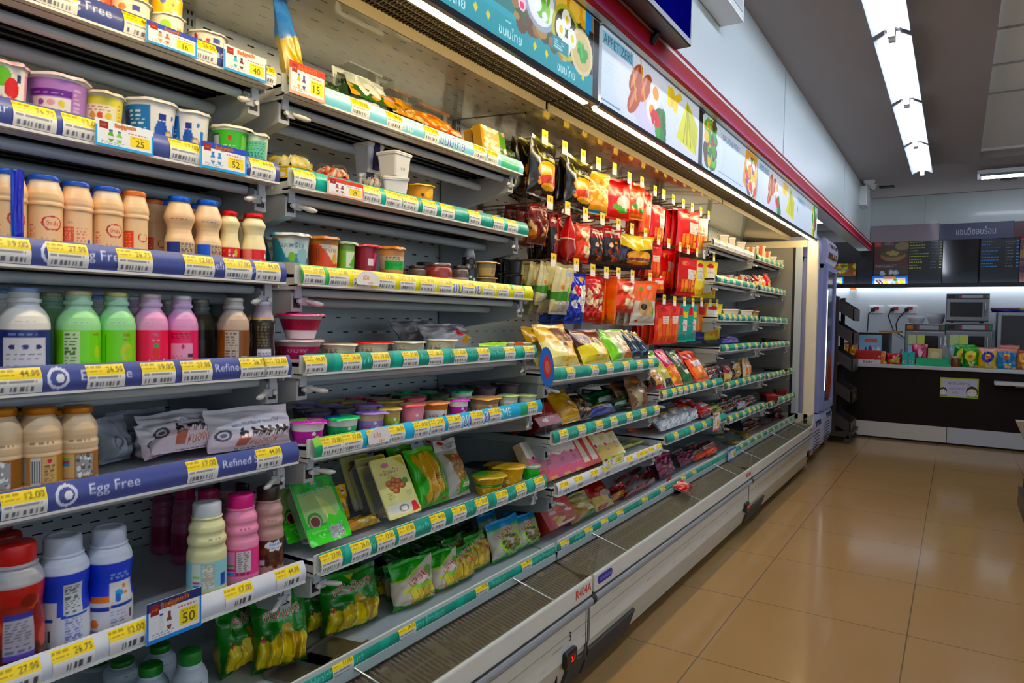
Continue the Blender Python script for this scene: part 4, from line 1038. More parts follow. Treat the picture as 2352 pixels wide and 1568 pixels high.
cv = Cv(120, 90, 'f2cfa6', 2.2); cv.rect(.36, .04, .48, .46, 'e2562c'); cv.fine(.37, .06, .47, .44, 'f4b890', 9); cv.ring(.60, .36, .06, .06, .12, 'cc4a2c'); cv.poly([(.56, .16), (.62, .06), (.66, .12)], 'd8482c')
kind('orange_cap_probiotic_bottle', ('bottle_body', turned('bottle_body', PROB, cv), None, []), ('foil_cap', plain('foil_cap', [(.80, .935), (.82, .945), (.80, .985), (.72, 1.0), (.3, 1.0)], 'e07a28', GLOSS), None, []))
WAIST = [(.86, 0), (.95, .02), (.97, .06), (.97, .34), (.94, .38), (.80, .46), (.76, .52), (.82, .58), (.97, .66), (1.0, .70), (.97, .74), (.80, .84), (.68, .90), (.66, .94)]
for nm, bg, top, lab, cap in (('waist_probiotic_bottle', 'efcea6', 'c04a3c', 'c8a880', '2a6ad0'), ('blue_label_probiotic_bottle', 'f0d2ac', '4a7ac8', '2a6ad8', '2a6ad0')):
 cv = Cv(120, 84, bg, 2.3); cv.rect(0, .02, 1, .36, 'cdb08a'); cv.rect(.34, .02, .50, .35, '2c3a80' if 'waist' in nm else '2468d4'); cv.fine(.51, .03, .68, .34, '4a4a5a', 9); cv.fine(.40, .70, .58, .73, top, 1, .9)
 kind(nm, ('bottle_body', turned('bottle_body', WAIST, cv), None, []), ('foil_cap', plain('foil_cap', [(.74, .92), (.78, .94), (.74, .985), (.66, 1.0), (.3, 1.0)], cap, FOIL), None, []))
cv = Cv(110, 70, 'efe2b4', 2.3); cv.rect(0, .02, 1, .40, 'd01c22'); cv.blobs(9, .42, .05, .62, .34, .012, .03, ['f0e8d8', 'e8a8a0'], 4); cv.ell(.58, .30, .025, .07, 'd8b83a'); cv.fine(.34, .05, .42, .36, 'f0b0a8', 6)
cv2 = Cv(110, 70, 'f0e4ba', 2.3); cv2.rect(0, .02, 1, .40, 'd8202a'); cv2.rect(.34, .04, .46, .38, 'e08a80'); cv2.bars(.48, .14, .54, .36, '202020', 6); cv2.blobs(5, .56, .06, .66, .3, .012, .025, ['f2ece0'], 2)
W2 = [(.88, 0), (.97, .02), (.98, .38), (.94, .42), (.78, .56), (.74, .62), (.80, .70), (.92, .78), (.90, .82), (.66, .90), (.62, .94)]
kind('red_label_yogurt_drink', ('bottle_body', turned('bottle_body', W2, cv), None, []), ('foil_cap', plain('foil_cap', [(.70, .92), (.76, .94), (.72, .985), (.64, 1.0), (.3, 1.0)], 'd02028', FOIL), None, []))
kind('red_label_yogurt_drink_reverse', ('bottle_body', turned('bottle_body', W2, cv2), None, []), ('foil_cap', plain('foil_cap', [(.70, .92), (.76, .94), (.72, .985), (.64, 1.0), (.3, 1.0)], 'd82830', FOIL), None, []))
MILK = [(.88, 0), (.97, .015), (1, .04), (1, .54), (.99, .60), (.92, .68), (.78, .74), (.64, .785), (.58, .81), (.58, .83), (.66, .835), (.66, .875), (.58, .885), (.58, .95)]
def milk(nm, bg, lab, paint, top=.56, cap='d8dade'):
 cv = Cv(128, 96, bg, 1.9); cv.rect(0, .02, 1, top, lab); cv.rect(0, .80, 1, 1, tuple(rgb(bg) * .55 + rgb('b8c8d8') * .45)); paint(cv)
 cv.fine(.44, .64, .58, .68, '9aa0a8', 2, .5)
 kind(nm, ('bottle_body', turned('bottle_body', MILK, cv), None, []), ('foil_cap', plain('foil_cap', [(.62, .945), (.63, .955), (.61, .99), (.56, 1.0), (.3, 1.0)], cap, FOIL), None, []))
milk('white_milk_bottle', 'eeeae2', '26306e', P(('rect', .36, .02, .63, .46, 'd4d4dc'), ('fine', .40, .48, .60, .53, '8a9ac8', 1), ('fine', .38, .05, .60, .16, '8a8478', 4), ('ell', .42, .36, .02, .03, '30306a'), ('ell', .50, .36, .02, .03, '30306a'), ('ell', .58, .36, .02, .03, '30306a'), ('fine', .38, .2, .6, .3, '5a5a80', 2)), cap='8aa0d0')
milk('green_melon_milk_bottle', 'a6e0a0', '7cd420', P(('rect', .38, .06, .50, .54, 'c8e2b8'), ('fine', .39, .08, .49, .52, '3a5a2a', 11, .9), ('text', 'meiji', .63, .50, .05, 'd02a4a', 0, .08), ('ell', .64, .28, .03, .08, 'b8d84a'), ('rect', .52, .03, .58, .08, '3a5a2a')), cap='c8c8a0')
milk('melon_picture_milk_bottle', 'a2dfa0', '78d01c', P(('text', 'meiji', .58, .49, .055, 'd0203c', 0, .1), ('fine', .55, .42, .61, .45, 'b03a40', 1), ('ell', .58, .27, .055, .12, 'c4cc3a'), ('ell', .60, .24, .04, .09, '9ad04a'), ('poly', [(.5, .08), (.66, .12), (.66, .04), (.5, .04)], 'e8f0d8'), ('fine', .44, .05, .52, .10, '3a5a2a', 2), ('rect', .40, .10, .41, .5, '4a8a2a')), cap='c8c88c')
milk('strawberry_picture_milk_bottle', 'e6a6cc', 'ee1a62', P(('text', 'meiji', .53, .49, .06, 'f2e8ee', 0, .13, '901030'), ('fine', .50, .40, .58, .44, 'f0d0dc', 1), ('ell', .54, .26, .03, .09, 'd81a2a'), ('ell', .54, .34, .025, .025, '3a9a3a'), ('poly', [(.46, .05), (.48, .16), (.50, .08), (.54, .15), (.58, .08), (.62, .17), (.64, .05)], 'f0d8e2'), ('rect', .40, .03, .48, .12, 'd8b0bc'), ('fine', .41, .04, .47, .11, '6a2a3a', 2)), cap='d0c8cc')
milk('pink_strawberry_milk_bottle', 'e0a2cc', 'e8286c', P(('rect', .38, .04, .60, .38, 'e8a8c4'), ('fine', .38, .40, .58, .52, '7a1a40', 4, .8), ('ell', .50, .32, .018, .03, 'c82a5a'), ('fine', .39, .06, .54, .24, '8a2a50', 6), ('rect', .55, .05, .6, .10, '5a2030'), ('rect', .55, .18, .6, .23, '4a2030')), cap='cfd2d6')
milk('brown_coffee_milk_bottle', 'bca894', '7a4a1e', P(('rect', .40, .04, .54, .54, 'b8aea4'), ('fine', .41, .06, .53, .52, '4a3a30', 11), ('rect', .56, .04, .64, .16, 'd8ccc0'), ('text', 'meiji', .64, .49, .05, 'c02a3a', 0, .06)), cap='c8c8c8')
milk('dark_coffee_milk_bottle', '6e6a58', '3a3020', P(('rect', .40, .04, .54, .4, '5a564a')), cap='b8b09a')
cv = Cv(110, 96, '26201c', 1.8); cv.rect(0, .78, 1, 1, 'a89aa8'); cv.rect(0, .745, 1, .78, 'c8a02a'); cv.rect(.42, .03, .60, .26, 'd8d4dc'); cv.fine(.43, .05, .59, .22, '6a6a78', 7); cv.fine(.42, .30, .58, .66, '8a7444', 7); cv.text('coffee', .50, .69, .04, 'b0a898', 0, .14); cv.rect(.30, .08, .33, .7, '8a8894'); cv.rect(.66, .08, .69, .7, '9a98a4')
kind('black_coffee_bottle', ('bottle_body', turned('bottle_body', [(.86, 0), (1, .02), (1, .20), (.93, .34), (.93, .44), (1, .58), (.98, .68), (.80, .78), (.68, .86), (.66, .94)], cv), None, []), ('foil_cap', plain('foil_cap', [(.68, .935), (.70, .95), (.68, .99), (.6, 1.0), (.3, 1.0)], 'c0c0c8', FOIL), None, []))
TAN = [(.90, 0), (.98, .02), (1, .05), (1, .46), (.97, .47), (1, .50), (1.02, .56), (.96, .60), (1.0, .66), (1.0, .72), (.90, .80), (.70, .87), (.64, .90), (.64, .925)]
for i in range(3):
 cv = Cv(128, 96, 'd8bf9e', 2.0); cv.rect(0, .12, 1, .47, ['8a5a26', 'a87a40', '94642e'][i]); cv.rect(0, .0, 1, .12, 'dcc4a6')
 if i == 0:
  cv.rect(.36, .14, .56, .45, '9a9a9c'); cv.blobs(24, .37, .14, .55, .45, .006, .018, ['d8d8da', '5a5a5c', 'f0f0f0'], 2)
 elif i == 1:
  cv.rect(.34, .16, .40, .46, '9a9a98'); cv.rect(.43, .13, .50, .46, 'cdd0d4'); cv.bars(.44, .15, .49, .42, '202020', 3); cv.rect(.51, .14, .62, .46, 'c8a878'); cv.fine(.52, .15, .6, .36, '5a4020', 7); cv.ell(.56, .41, .018, .025, 'c02a48')
 else:
  cv.rect(.36, .14, .47, .46, 'c8a878'); cv.rect(.37, .33, .43, .37, 'a8489a'); cv.rect(.37, .37, .43, .41, '7aa83a'); cv.rect(.37, .29, .43, .33, '3a90c0'); cv.rect(.48, .15, .62, .45, '9c9a98'); cv.blobs(24, .49, .16, .61, .44, .006, .018, ['dcdcdc', '5a5a5c', 'f0f0f0'], 5)
 cv.fine(.42, .62, .60, .66, '7a6a5a', 1, .8)
 kind('tea_latte_bottle' + ['', '_second', '_third'][i], ('bottle_body', turned('bottle_body', TAN, cv), None, []), ('foil_cap', plain('foil_cap', [(.72, .91), (.76, .92), (.76, .965), (.72, .985), (.66, 1.0), (.3, 1.0)], 'b8782e', FOIL), None, []))
SHAKE = [(.90, 0), (.98, .015), (1, .04), (1, .46), (.98, .49), (.92, .52), (.90, .55), (.98, .59), (.98, .62), (.88, .66), (.86, .68), (.92, .72), (.90, .76), (.74, .82), (.70, .835), (.78, .84), (.78, .855), (.66, .86)]
for nm, bg, cap, paint in (
 ('cream_shake_bottle', 'dcdcae', 'd4dade', P(('rect', 0, .14, 1, .47, '9ad0d8'), ('rect', .36, .15, .44, .46, 'cfe0d8'), ('rect', .45, .15, .55, .45, 'b8b8aa'), ('fine', .45, .16, .55, .44, 'f0f0ea', 9), ('rect', .37, .17, .43, .20, '3a9ac8'), ('rect', .37, .21, .43, .24, 'c84a90'), ('rect', .37, .28, .43, .31, '8ac03a'), ('rect', .60, .15, .66, .30, '2a4aa8'), ('fine', .50, .73, .62, .76, '8a8a70', 1))),
 ('pink_shake_bottle', 'e89ab8', 'd80a86', P(('rect', 0, .14, 1, .48, 'e65a94'), ('rect', .37, .15, .44, .46, 'e898b8'), ('rect', .45, .20, .58, .46, 'd8d0d2'), ('fine', .46, .21, .57, .45, '4a4448', 9), ('rect', .37, .26, .44, .29, '5a9a3a'), ('rect', .37, .21, .44, .24, 'b83aa0'), ('rect', .37, .16, .44, .19, '3a9ad0'), ('fine', .45, .15, .58, .19, '6a2a48', 1), ('fine', .48, .73, .60, .76, '9a5a70', 1))),
 ('chocolate_shake_bottle', 'b4928c', '2a1a16', P(('rect', 0, .14, 1, .48, '3c1c10'), ('blobs', 40, .36, .14, .66, .36, .01, .03, ['5a2c18', '2a120a', '70381c'], 4), ('poly', [(.46, .44), (.50, .47), (.54, .45), (.60, .48), (.62, .42), (.66, .40), (.62, .36), (.60, .32), (.56, .35), (.50, .33), (.50, .38), (.45, .39)], 'e8eef6'), ('text', 'Dutch Mill', .56, .42, .035, '1a50b0', 0, .12), ('text', 'Selected', .56, .375, .03, '2a2a3a', 0, .1), ('rect', .40, .16, .45, .22, 'c8c8c8'), ('fine', .48, .73, .60, .76, '7a5a58', 1))),
  ('dark_pink_shake_bottle', 'a05a74', 'b00a60', P(('rect', 0, .14, 1, .48, '8a3050'), ('fine', .4, .18, .6, .44, '5a2038', 8)))):  # pink bottle again, with the rear-row shade mixed into its colours
 cv = Cv(128, 100, bg, 1.7); paint(cv)
 kind(nm, ('bottle_body', turned('bottle_body', SHAKE, cv), None, []), ('screw_cap', MB().lathe([(.70, .855), (.72, .86), (.72, .985), (.66, 1.0), (.3, 1.0)], cap, 40).mesh('screw_cap', SATIN), None, []))
BIGB = [(.92, 0), (1, .02), (1.02, .06), (1.0, .30), (.93, .42), (.93, .50), (.99, .60), (1.0, .68), (.93, .74), (.82, .785), (.74, .805), (.80, .812), (.80, .828), (.70, .835), (.70, .84)]
for nm, paint in (('blue_white_nutrition_bottle', P(('rect', 0, 0, 1, .36, 'd4d8e4'), ('rect', .30, .0, .45, .50, 'd0d0d6'), ('rect', .45, .34, .51, .74, '0c4cc0'), ('rect', .49, .36, .62, .68, 'c8ccd0'), ('fine', .50, .37, .61, .67, '3a4a5a', 13), ('fine', .50, .05, .62, .32, '6a7ab8', 9), ('bars', .40, .08, .44, .2, '303030', 4), ('rect', .48, .32, .66, .35, '2a5ab0'), ('rect', .3, .30, .43, .33, '1a5098'))),
     ('blue_white_kids_bottle', P(('rect', 0, 0, 1, .36, 'd8d8de'), ('rect', .49, .30, .68, .57, 'dcdce0'), ('rect', .36, .34, .49, .42, 'e07a1e'), ('ell', .56, .43, .03, .05, '3aa0d8'), ('ell', .55, .38, .02, .05, '2a6ac0'), ('ell', .60, .50, .018, .02, 'e08a2a'), ('ell', .61, .42, .014, .02, 'e08a2a'), ('fine', .50, .60, .66, .70, 'a8c0e8', 4), ('rect', .36, .24, .49, .30, '1c3a9a'), ('rect', .50, .27, .68, .31, '1a4aa0'), ('fine', .50, .06, .62, .24, '7a80b0', 8), ('ell', .39, .1, .03, .05, 'd8742a'), ('bars', .63, .1, .66, .2, '303030', 3)))):
 cv = Cv(128, 100, '0c4cc4', 1.9); cv.rect(0, .80, 1, 1, 'd2d8e4'); paint(cv)
 ribs = MB().lathe([(.70, .835), (.73, .84), (.72, .965), (.66, .985), (.5, .99), (.45, .982), (.2, .982)], 'c4cee0', 48)
 kind(nm, ('bottle_body', turned('bottle_body', BIGB, cv), None, []), ('screw_cap', ribs.mesh('screw_cap', SATIN), None, []))
cv = Cv(110, 90, '8c2a0c', 1.8); cv.rect(0, .0, 1, .22, '4a1408'); cv.rect(0, .62, 1, .80, 'b0181c'); cv.rect(0, .80, 1, 1, 'a8a8ac'); cv.blobs(30, 0, .2, 1, .66, .02, .06, ['a83a0c', '782008', 'b84a10'], 3); cv.rect(.44, .10, .60, .50, 'a8a4b0'); cv.fine(.45, .14, .59, .46, '5a5a70', 12); cv.rect(.44, .48, .60, .53, '3a3a90'); cv.rect(.44, .10, .6, .14, '6a5ab0')
kind('amber_drink_bottle', ('bottle_body', turned('bottle_body', BIGB, cv, GLOSS), None, []), ('screw_cap', plain('screw_cap', [(.70, .835), (.74, .85), (.74, .97), (.68, .99), (.2, .99)], 'b8141c', SATIN), None, []))
cv = Cv(90, 50, 'ccd6e2', 2.2); cv.fine(.5, .66, .62, .7, '5a6a7a', 1); cv.rect(0, .0, 1, .45, 'b8c4d4')
kind('green_cap_milk_bottle', ('bottle_body', turned('bottle_body', [(.9, 0), (1, .03), (1, .5), (.96, .62), (.80, .72), (.62, .77), (.60, .79), (.68, .795), (.68, .815), (.58, .82)], cv), None, []), ('screw_cap', plain('screw_cap', [(.62, .80), (.64, .815), (.64, .98), (.58, 1.0), (.2, 1.0)], '0a7a2a', SATIN), None, []))
cv = Cv(80, 40, 'd8707c', 3.0); cv.rect(0, .0, 1, .45, 'dc7aac'); cv.rect(0, .45, 1, 1, '8a4038'); cv.rect(.40, .36, .60, .52, 'b0242c'); cv.ell(.62, .18, .02, .08, 'a02040')
kind('pink_jam_jar', ('jar', turned('jar', [(.9, 0), (1, .04), (1, .62), (.94, .78), (.84, .84), (.84, .88)], cv, GLOSS), None, []), ('lid', plain('lid', [(.88, .86), (.9, .88), (.9, .98), (.86, 1.0), (.2, 1.0)], 'a8968e', STEEL), None, []))
cv = Cv(80, 40, '5a4a44', 3.0); cv.rect(0, .10, 1, .52, 'b89a92'); cv.fine(.36, .14, .62, .46, '6a3a3a', 4)
kind('brown_pudding_jar', ('jar', turned('jar', [(.9, 0), (1, .04), (1, .62), (.94, .78), (.84, .84), (.84, .88)], cv, GLOSS), None, []), ('lid', plain('lid', [(.88, .86), (.9, .88), (.9, .98), (.86, 1.0), (.2, 1.0)], '5a5450', STEEL), None, []))
cv = Cv(80, 60, '0a0806', 2.0); cv.rect(0, .02, 1, .42, '14242e'); cv.blobs(12, .38, .05, .64, .38, .012, .03, ['2a4a5a', 'c8d8d8', '3a6a8a'], 3)
kind('dark_syrup_bottle', ('bottle_body', turned('bottle_body', [(.9, 0), (1, .03), (1, .50), (.8, .62), (.82, .74), (.76, .80), (.6, .82)], cv, GLOSS), None, []), ('screw_cap', plain('screw_cap', [(.74, .80), (.78, .82), (.76, .90), (.62, .91), (.60, 1.0), (.2, 1.0)], '6a6e78', SATIN), None, []))
# clear dome salad bowls: food heap in a low tub, clear dome over it
def dome(nm, lo, his, labc=None, seed=2):
 cv = Cv(90, 30, lo, 4); cv.blobs(120, 0, 0, 1, 1, .01, .03, his, seed)
 if labc:
  cv.rect(.50, 0, .64, 1, labc); cv.fine(.51, .2, .63, .8, '5a4010', 4)
 rr = np.random.default_rng(seed); n = 40
 a = np.arange(n) / n * 6.283; rings = []
 for f, z in ((.96, .42), (.92, .60), (.66, .74), (.3, .80), (.0, .80)):
  rings.append(np.stack([f * np.cos(a), f * np.sin(a), z + .06 * rr.standard_normal(n) * (f > 0)], -1))
 c = np.empty((5, n, 3));
 for i in range(5):
  for j in range(n):
   c[i, j] = rgb(random.choice(his))
 heap = MB().grid(np.array(rings), c, wrap=True).mesh('salad', GLOSS)
 dm = [(1.0, .38), (1.0, .55), (.95, .78), (.82, .92), (.6, .985), (.3, 1.0), (.02, 1.0)]
 mb = MB().lathe(dm, 'ffffff', 40, capb=False, capt=False)
 kind(nm, ('bowl', turned('bowl', [(.86, 0), (.92, .03), (.98, .36), (1.03, .37), (1.03, .41)], cv, GLOSS, capt=False), None, []), ('salad', heap, None, []), ('clear_dome', mb.mesh('clear_dome', CLEAR), None, []))
dome('slaw_salad_bowl', 'd8b84a', ['e8e0a8', 'd8cc88', 'f0ecd0', 'e0c860', 'd0b850'], 'c8a03a', 3)
dome('red_salad_bowl', 'c8401c', ['e8d8b8', 'd84a28', 'e89a6a', 'f0ece0', 'c02a1c'], None, 5)
dome('berry_salad_bowl', '5a4a5a', ['3a3a50', 'c8c8d0', '8a3a3a', 'e0d0c0'], None, 7)
def sqtub(nm, body, lid, film=None, text=None):
 def ring(s, z, r=.22, n=6):
  pts = []
  for cx, cy, a0 in ((1, 1, 0), (-1, 1, 90), (-1, -1, 180), (1, -1, 270)):
   for k in range(n):
    a = R_(a0 + 90 * k / (n - 1)); pts.append((s * (cx * (1 - r) + r * math.cos(a)), s * (cy * (1 - r) + r * math.sin(a)), z))
  return pts
 def shell(rs, col, m=SATIN):
  Pp = np.array(rs); mb = MB().grid(Pp, col, 0, False, wrap=True)
  mb.add(Pp[0], [np.arange(Pp.shape[1])[::-1]], col); mb.add(Pp[-1], [np.arange(Pp.shape[1])], col)
  return mb
 b = shell([ring(.74, 0), ring(.78, .03), ring(.94, .84), ring(1.02, .86), ring(1.02, .91)], body)
 if text:
  b.letters(text, (.86, 0, .32), (0, 1, 0), (.1, 0, 1), .11, '4a5a80')
 kind(nm, ('tub', b.mesh('tub', SATIN), None, []), ('lid', shell([ring(1.03, .90), ring(1.05, .92), ring(1.05, .96), ring(.9, 1.0)], lid).mesh('lid', SATIN), None, []), *((('sleeve', MB().box(-1.06, -.34, .12, 1.06, .34, 1.012, film).mesh('sleeve', MATTE), None, []),) if film else ()))
sqtub('white_salad_tub', 'e8ecf4', 'f0f2f4', None, '01 1007')
sqtub('white_tub_with_blue_band', 'e8ecf4', 'f0f2f4', '26285a')
sqtub('small_red_white_pack', 'd8d4d8', 'e4dcdc', 'b8202c')
sqtub('foam_food_box', 'e6dcd0', 'f4efe8', None)
sqtub('cream_tub', 'e4dcc8', 'ece6da', 'c86a2a')
sqtub('black_meal_tray', '14100f', '1c1715', None)
sqtub('red_meal_tray', '7a0c14', 'a01420', None)
# -- bags
def bag(nm, cv, **kw):
 part = kw.pop('part', 'film_bag')
 kind(nm, (part, pouch(part, cv, **kw), None, []))
YEL = ['d0b000', 'dcc010', 'c4a400', 'b89600', 'e0cc34']
cv = Cv(104, 130, '0a7420', .78)
cv.blobs(26, 0, .5, 1, 1, .06, .16, ['0d8428', '08641a', '0f8a2c', '075a18'], 3)
cv.poly([(.04, .05), (.08, .30), (.24, .44), (.34, .40), (.45, .60), (.60, .62), (.66, .46), (.88, .42), (.97, .20), (.97, .06), (.6, .03)], 'b89a00')
slices(cv, 5, .05, .04, .97, .50, YEL, .104, .10, 5, 'a08800'); cv.mask((cv.V < .05) | (cv.U < .03) | (cv.U > .97), '07601a')
cv.poly([(.0, .3), (.10, .5), (.2, .42), (.3, .44), (.42, .62), (.0, .75)], '0a7420'); cv.poly([(1, .3), (.86, .47), (.66, .48), (.62, .64), (1, .75)], '0c7a24')
cv.poly([(.42, .92), (.5, .85), (.58, .93), (.5, .97)], 'b8b81a'); cv.text('ศรีเมือง', .50, .755, .15, 'b01020', 6, .66, 'dfe6e0', 1); cv.text('SRIMUANG', .44, .665, .035, 'd8e4d8', 6, .34)
cv.ell(.12, .44, .05, .035, 'b01018')
bag('mango_snack_bag', cv, seed=4, wr=.14, lump=lambda U, V: .10 * np.sin(U * 34) * (V < .5), sag=.6)
cv2 = Cv(84, 110, 'd3c6b6', .7)
cv2.poly([(0, .62), (.35, .70), (1, 1), (0, 1)], '14a01e'); cv2.poly([(0, .60), (.40, .68), (.62, .80), (.62, .83), (.38, .71), (0, .635)], 'c8d800')
slices(cv2, 4, .35, .06, .92, .50, YEL, .09, .12, 3); cv2.ell(.55, .42, .30, .055, '8fc01a'); cv2.ell(.30, .40, .16, .05, 'c8cc1a'); cv2.ell(.80, .66, .10, .13, '58a81a')
cv2.poly([(0, 0), (.0, .16), (.3, .05), (.95, .03), (1, 0)], '1c8a1c'); cv2.text('เสวย', .52, .60, .13, 'c82a14', 28, .5, 'f0e4dc'); cv2.text('มะม่วง', .66, .12, .13, '2c2c10', 24, .6, 'e0e03a'); cv2.fine(.12, .80, .45, .88, '0a4a10', 2)
bag('pickled_mango_bag', cv2, seed=7, wr=.12, sag=.5)
cv3 = Cv(70, 96, 'c8a400', .6)
slices(cv3, 5, .02, .10, .98, .74, YEL, .085, .1, 8); cv3.rect(0, .78, 1, 1, '0f8a2a'); cv3.poly([(0, .78), (.3, .70), (.6, .80), (1, .72), (1, .9), (0, .9)], '0f8a2a'); cv3.text('มะขาม', .55, .82, .10, 'c0202c', 16, .7, 'e8e8d8'); cv3.rect(0, 0, 1, .09, '0c7a3a'); cv3.ell(.75, .55, .08, .05, 'c01a50'); cv3.text('หวาน', .5, .70, .06, '4a3a00', 14, .5)
bag('yellow_fruit_stick_bag', cv3, seed=9, wr=.10, sag=.3)
cv4 = Cv(80, 104, 'b8b2a0', .72)
cv4.rect(0, .80, 1, 1, '1f92c8'); cv4.poly([(0, .74), (.5, .80), (1, .72), (1, .8), (0, .8)], '58b82a'); cv4.blobs(46, .22, .14, .92, .58, .04, .075, ['6a6420', '7c7428', '5a541a', '8a8030', '4a4614'], 4)
cv4.ring(.52, .38, .34, .26, .10, '9ad82a'); cv4.text('เสวย', .42, .66, .12, 'b82a1c', 24, .5, 'e8e0d8'); cv4.poly([(.5, .02), (.98, .06), (.95, .24), (.55, .22)], '74d81a'); cv4.text('มะกอก', .74, .13, .11, '14240a', 12, .42, 'e8f0d8'); cv4.rect(0, 0, .5, .08, '1a9a4a')
bag('pickled_olive_bag', cv4, seed=12, wr=.12, sag=.5)
cvd = Cv(50, 70, '0a5a1c', .8); cvd.blobs(16, 0, 0, 1, 1, .08, .16, ['0c661f', '084c16', '0e7024'], 3); cvd.rect(0, .0, 1, .3, '8a7a0c'); slices(cvd, 4, .1, .02, .9, .32, ['a08a06', '8c7804'], .1, .1, 2)
bag('dark_green_fruit_bag', cvd, seed=15, wr=.12)
# corn
cvc = Cv(70, 120, '4a8a1c', .42)
for u in (.24, .46, .68):
 cvc.mask((abs(cvc.U - u) < .12 * np.sqrt(np.clip(1 - ((cvc.V - .52) / .48) ** 2, 0, 1))), 'c8981e')
 cvc.mask((abs(cvc.U - u) < .11 * np.sqrt(np.clip(1 - ((cvc.V - .52) / .46) ** 2, 0, 1))) & (np.mod(cvc.V * 34, 1) < .75) & (np.mod((cvc.U - u) * 22 + .5, 1) < .8), 'd8b038')
cvc.rect(0, .90, 1, 1, '5ab02a'); cvc.poly([(0, 0), (.25, .3), (.12, .9), (0, 1)], '3fae1c'); cvc.poly([(.4, 0), (.7, .20), (1, .1), (1, 0)], '4a9a1c'); cvc.ell(.5, .16, .10, .05, 'c8b890'); cvc.ell(.80, .06, .06, .02, 'c81a2a'); cvc.fine(.6, .3, .7, .5, '3a2a10', 5)
bag('sweet_corn_pack', cvc, seed=21, wr=.08, lump=lambda U, V: .16 * np.cos((U - .46) * 28), pinch=.02)
cvk = Cv(70, 110, 'a8a498', .5)
cvk.rect(0, .80, 1, 1, 'd8d4cc'); cvk.text('ข้าวโพด', .5, .86, .06, '3a3028', 8, .8); cvk.ell(.35, .95, .15, .03, 'c01c28'); cvk.poly([(.2, .74), (.85, .70), (.85, .1), (.45, .03)], '7a5a30'); cvk.blobs(60, .3, .1, .85, .7, .03, .06, ['b8862a', 'a0701e', '8a5a20', 'c89a34'], 7); cvk.poly([(.45, .03), (.42, .30), (.58, .22), (.95, .32), (.98, .1)], '34a01c'); cvk.rect(.55, .14, .85, .20, 'd8d8c0'); cvk.fine(.56, .15, .84, .19, '3a4a20', 1); cvk.rect(.42, .62, .84, .66, 'b8242c')
bag('boiled_corn_pack', cvk, seed=23, wr=.09, pinch=.03)
# trays on the fruit shelf
cv = Cv(96, 130, '2fa838', .62)
cv.rect(.08, .30, .92, .80, '9cb878'); cv.rect(.02, .84, .98, .99, '2a9a34'); cv.blobs(14, 0, .82, 1, 1, .05, .1, ['1f8a2a', '3cb048'], 2)
cv.poly([(.46, .74), (.54, .40), (.66, .36), (.60, .62)], 'c8d88a'); cv.poly([(.56, .70), (.62, .38), (.80, .36), (.72, .55)], 'b8cc74'); cv.ell(.62, .34, .07, .07, 'e4f0c0'); cv.poly([(.62, .42), (.78, .34), (.9, .44), (1, .30), (1, .2), (.5, .26)], '4fd03a')
cv.text('มะม่วงน้ำปลาหวาน', .50, .80, .06, 'e8f4e8', 4, .74, '1a7a2c'); cv.ell(.28, .36, .17, .12, '2a7a2a'); cv.ell(.28, .34, .12, .085, '5a2014'); cv.ring(.28, .34, .12, .085, .12, 'b8a88a'); cv.rect(0, 0, 1, .26, '4ad436'); cv.blobs(30, .0, .02, 1, .26, .01, .03, ['7ae85a', '34b82a', 'a8f088'], 3); cv.rect(.52, .05, .86, .22, 'a8b0a8'); cv.blobs(30, .52, .05, .86, .22, .01, .022, ['e8ece8', '7a827a'], 6); cv.text('น้ำปลาหวาน', .3, .2, .04, 'e8ffe0', 3, .36)
cv.ell(.5, .91, .10, .05, '3aa8a0'); cv.ell(.5, .91, .05, .02, 'e8b83a')
kind('mango_dip_tray', ('sealed_tray', tray('sealed_tray', cv, '3a9a3a', MILKY, .05, .05), None, []))
cv = Cv(86, 124, 'dfd88a', .58)
cv.rect(.04, .03, .96, .97, 'e4de94'); cv.ell(.40, .87, .11, .04, 'd88aa8'); cv.poly([(.7, .96), (.96, .80), (.96, .97)], 'c8b01e'); cv.text('กล้วยปิ้ง', .46, .76, .09, '7a4a18', 6, .56, 'efe8b0'); cv.fine(.34, .66, .76, .70, '8a7a30', 2)
for cx, cy in ((.34, .56), (.50, .60), (.64, .57), (.40, .48), (.56, .50), (.70, .50), (.48, .43)):
 cv.ell(cx, cy, .10, .055, '8a3c12'); cv.ell(cx - .01, cy + .008, .08, .042, 'c06a28'); cv.ell(cx - .012, cy + .012, .045, .02, 'd8904a')
cv.ell(.82, .56, .08, .05, '4a9a1c'); cv.rect(.06, .05, .94, .22, 'e8e6d8'); cv.ell(.52, .13, .14, .06, '9a8a78'); cv.rect(.44, .09, .60, .16, 'f0ece4'); cv.poly([(.74, .03), (.97, .05), (.92, .20), (.78, .20)], 'd81c14'); cv.fine(.74, .3, .92, .40, '6a6a5a', 5); cv.fine(.2, .3, .4, .42, '8a8440', 4)
kind('grilled_banana_tray', ('sealed_tray', tray('sealed_tray', cv, 'd8d4b0', MILKY, .05, .05), None, []))
cv = Cv(60, 80, 'e0b40c', .7); cv.poly([(0, .95), (.35, .80), (.7, .5), (.0, .55)], 'd87a14'); cv.text('หวาน', .48, .52, .15, '3a2008', 8, .7, 'f0e6c0'); cv.text('มะพร้าว', .62, .36, .10, '4a2a10', 8, .6); cv.poly([(.72, .78), (.86, .78), (.84, .92), (.78, .96), (.74, .92)], 'd8e0d8'); cv.rect(.74, .82, .84, .88, 'b82a3a'); cv.poly([(.2, .30), (.5, .34), (.6, .1), (.4, .2)], 'a82a4a'); cv.ell(.36, .86, .04, .03, '3a2a08')
bag('yellow_sweet_pouch', cv, seed=31, wr=.08)
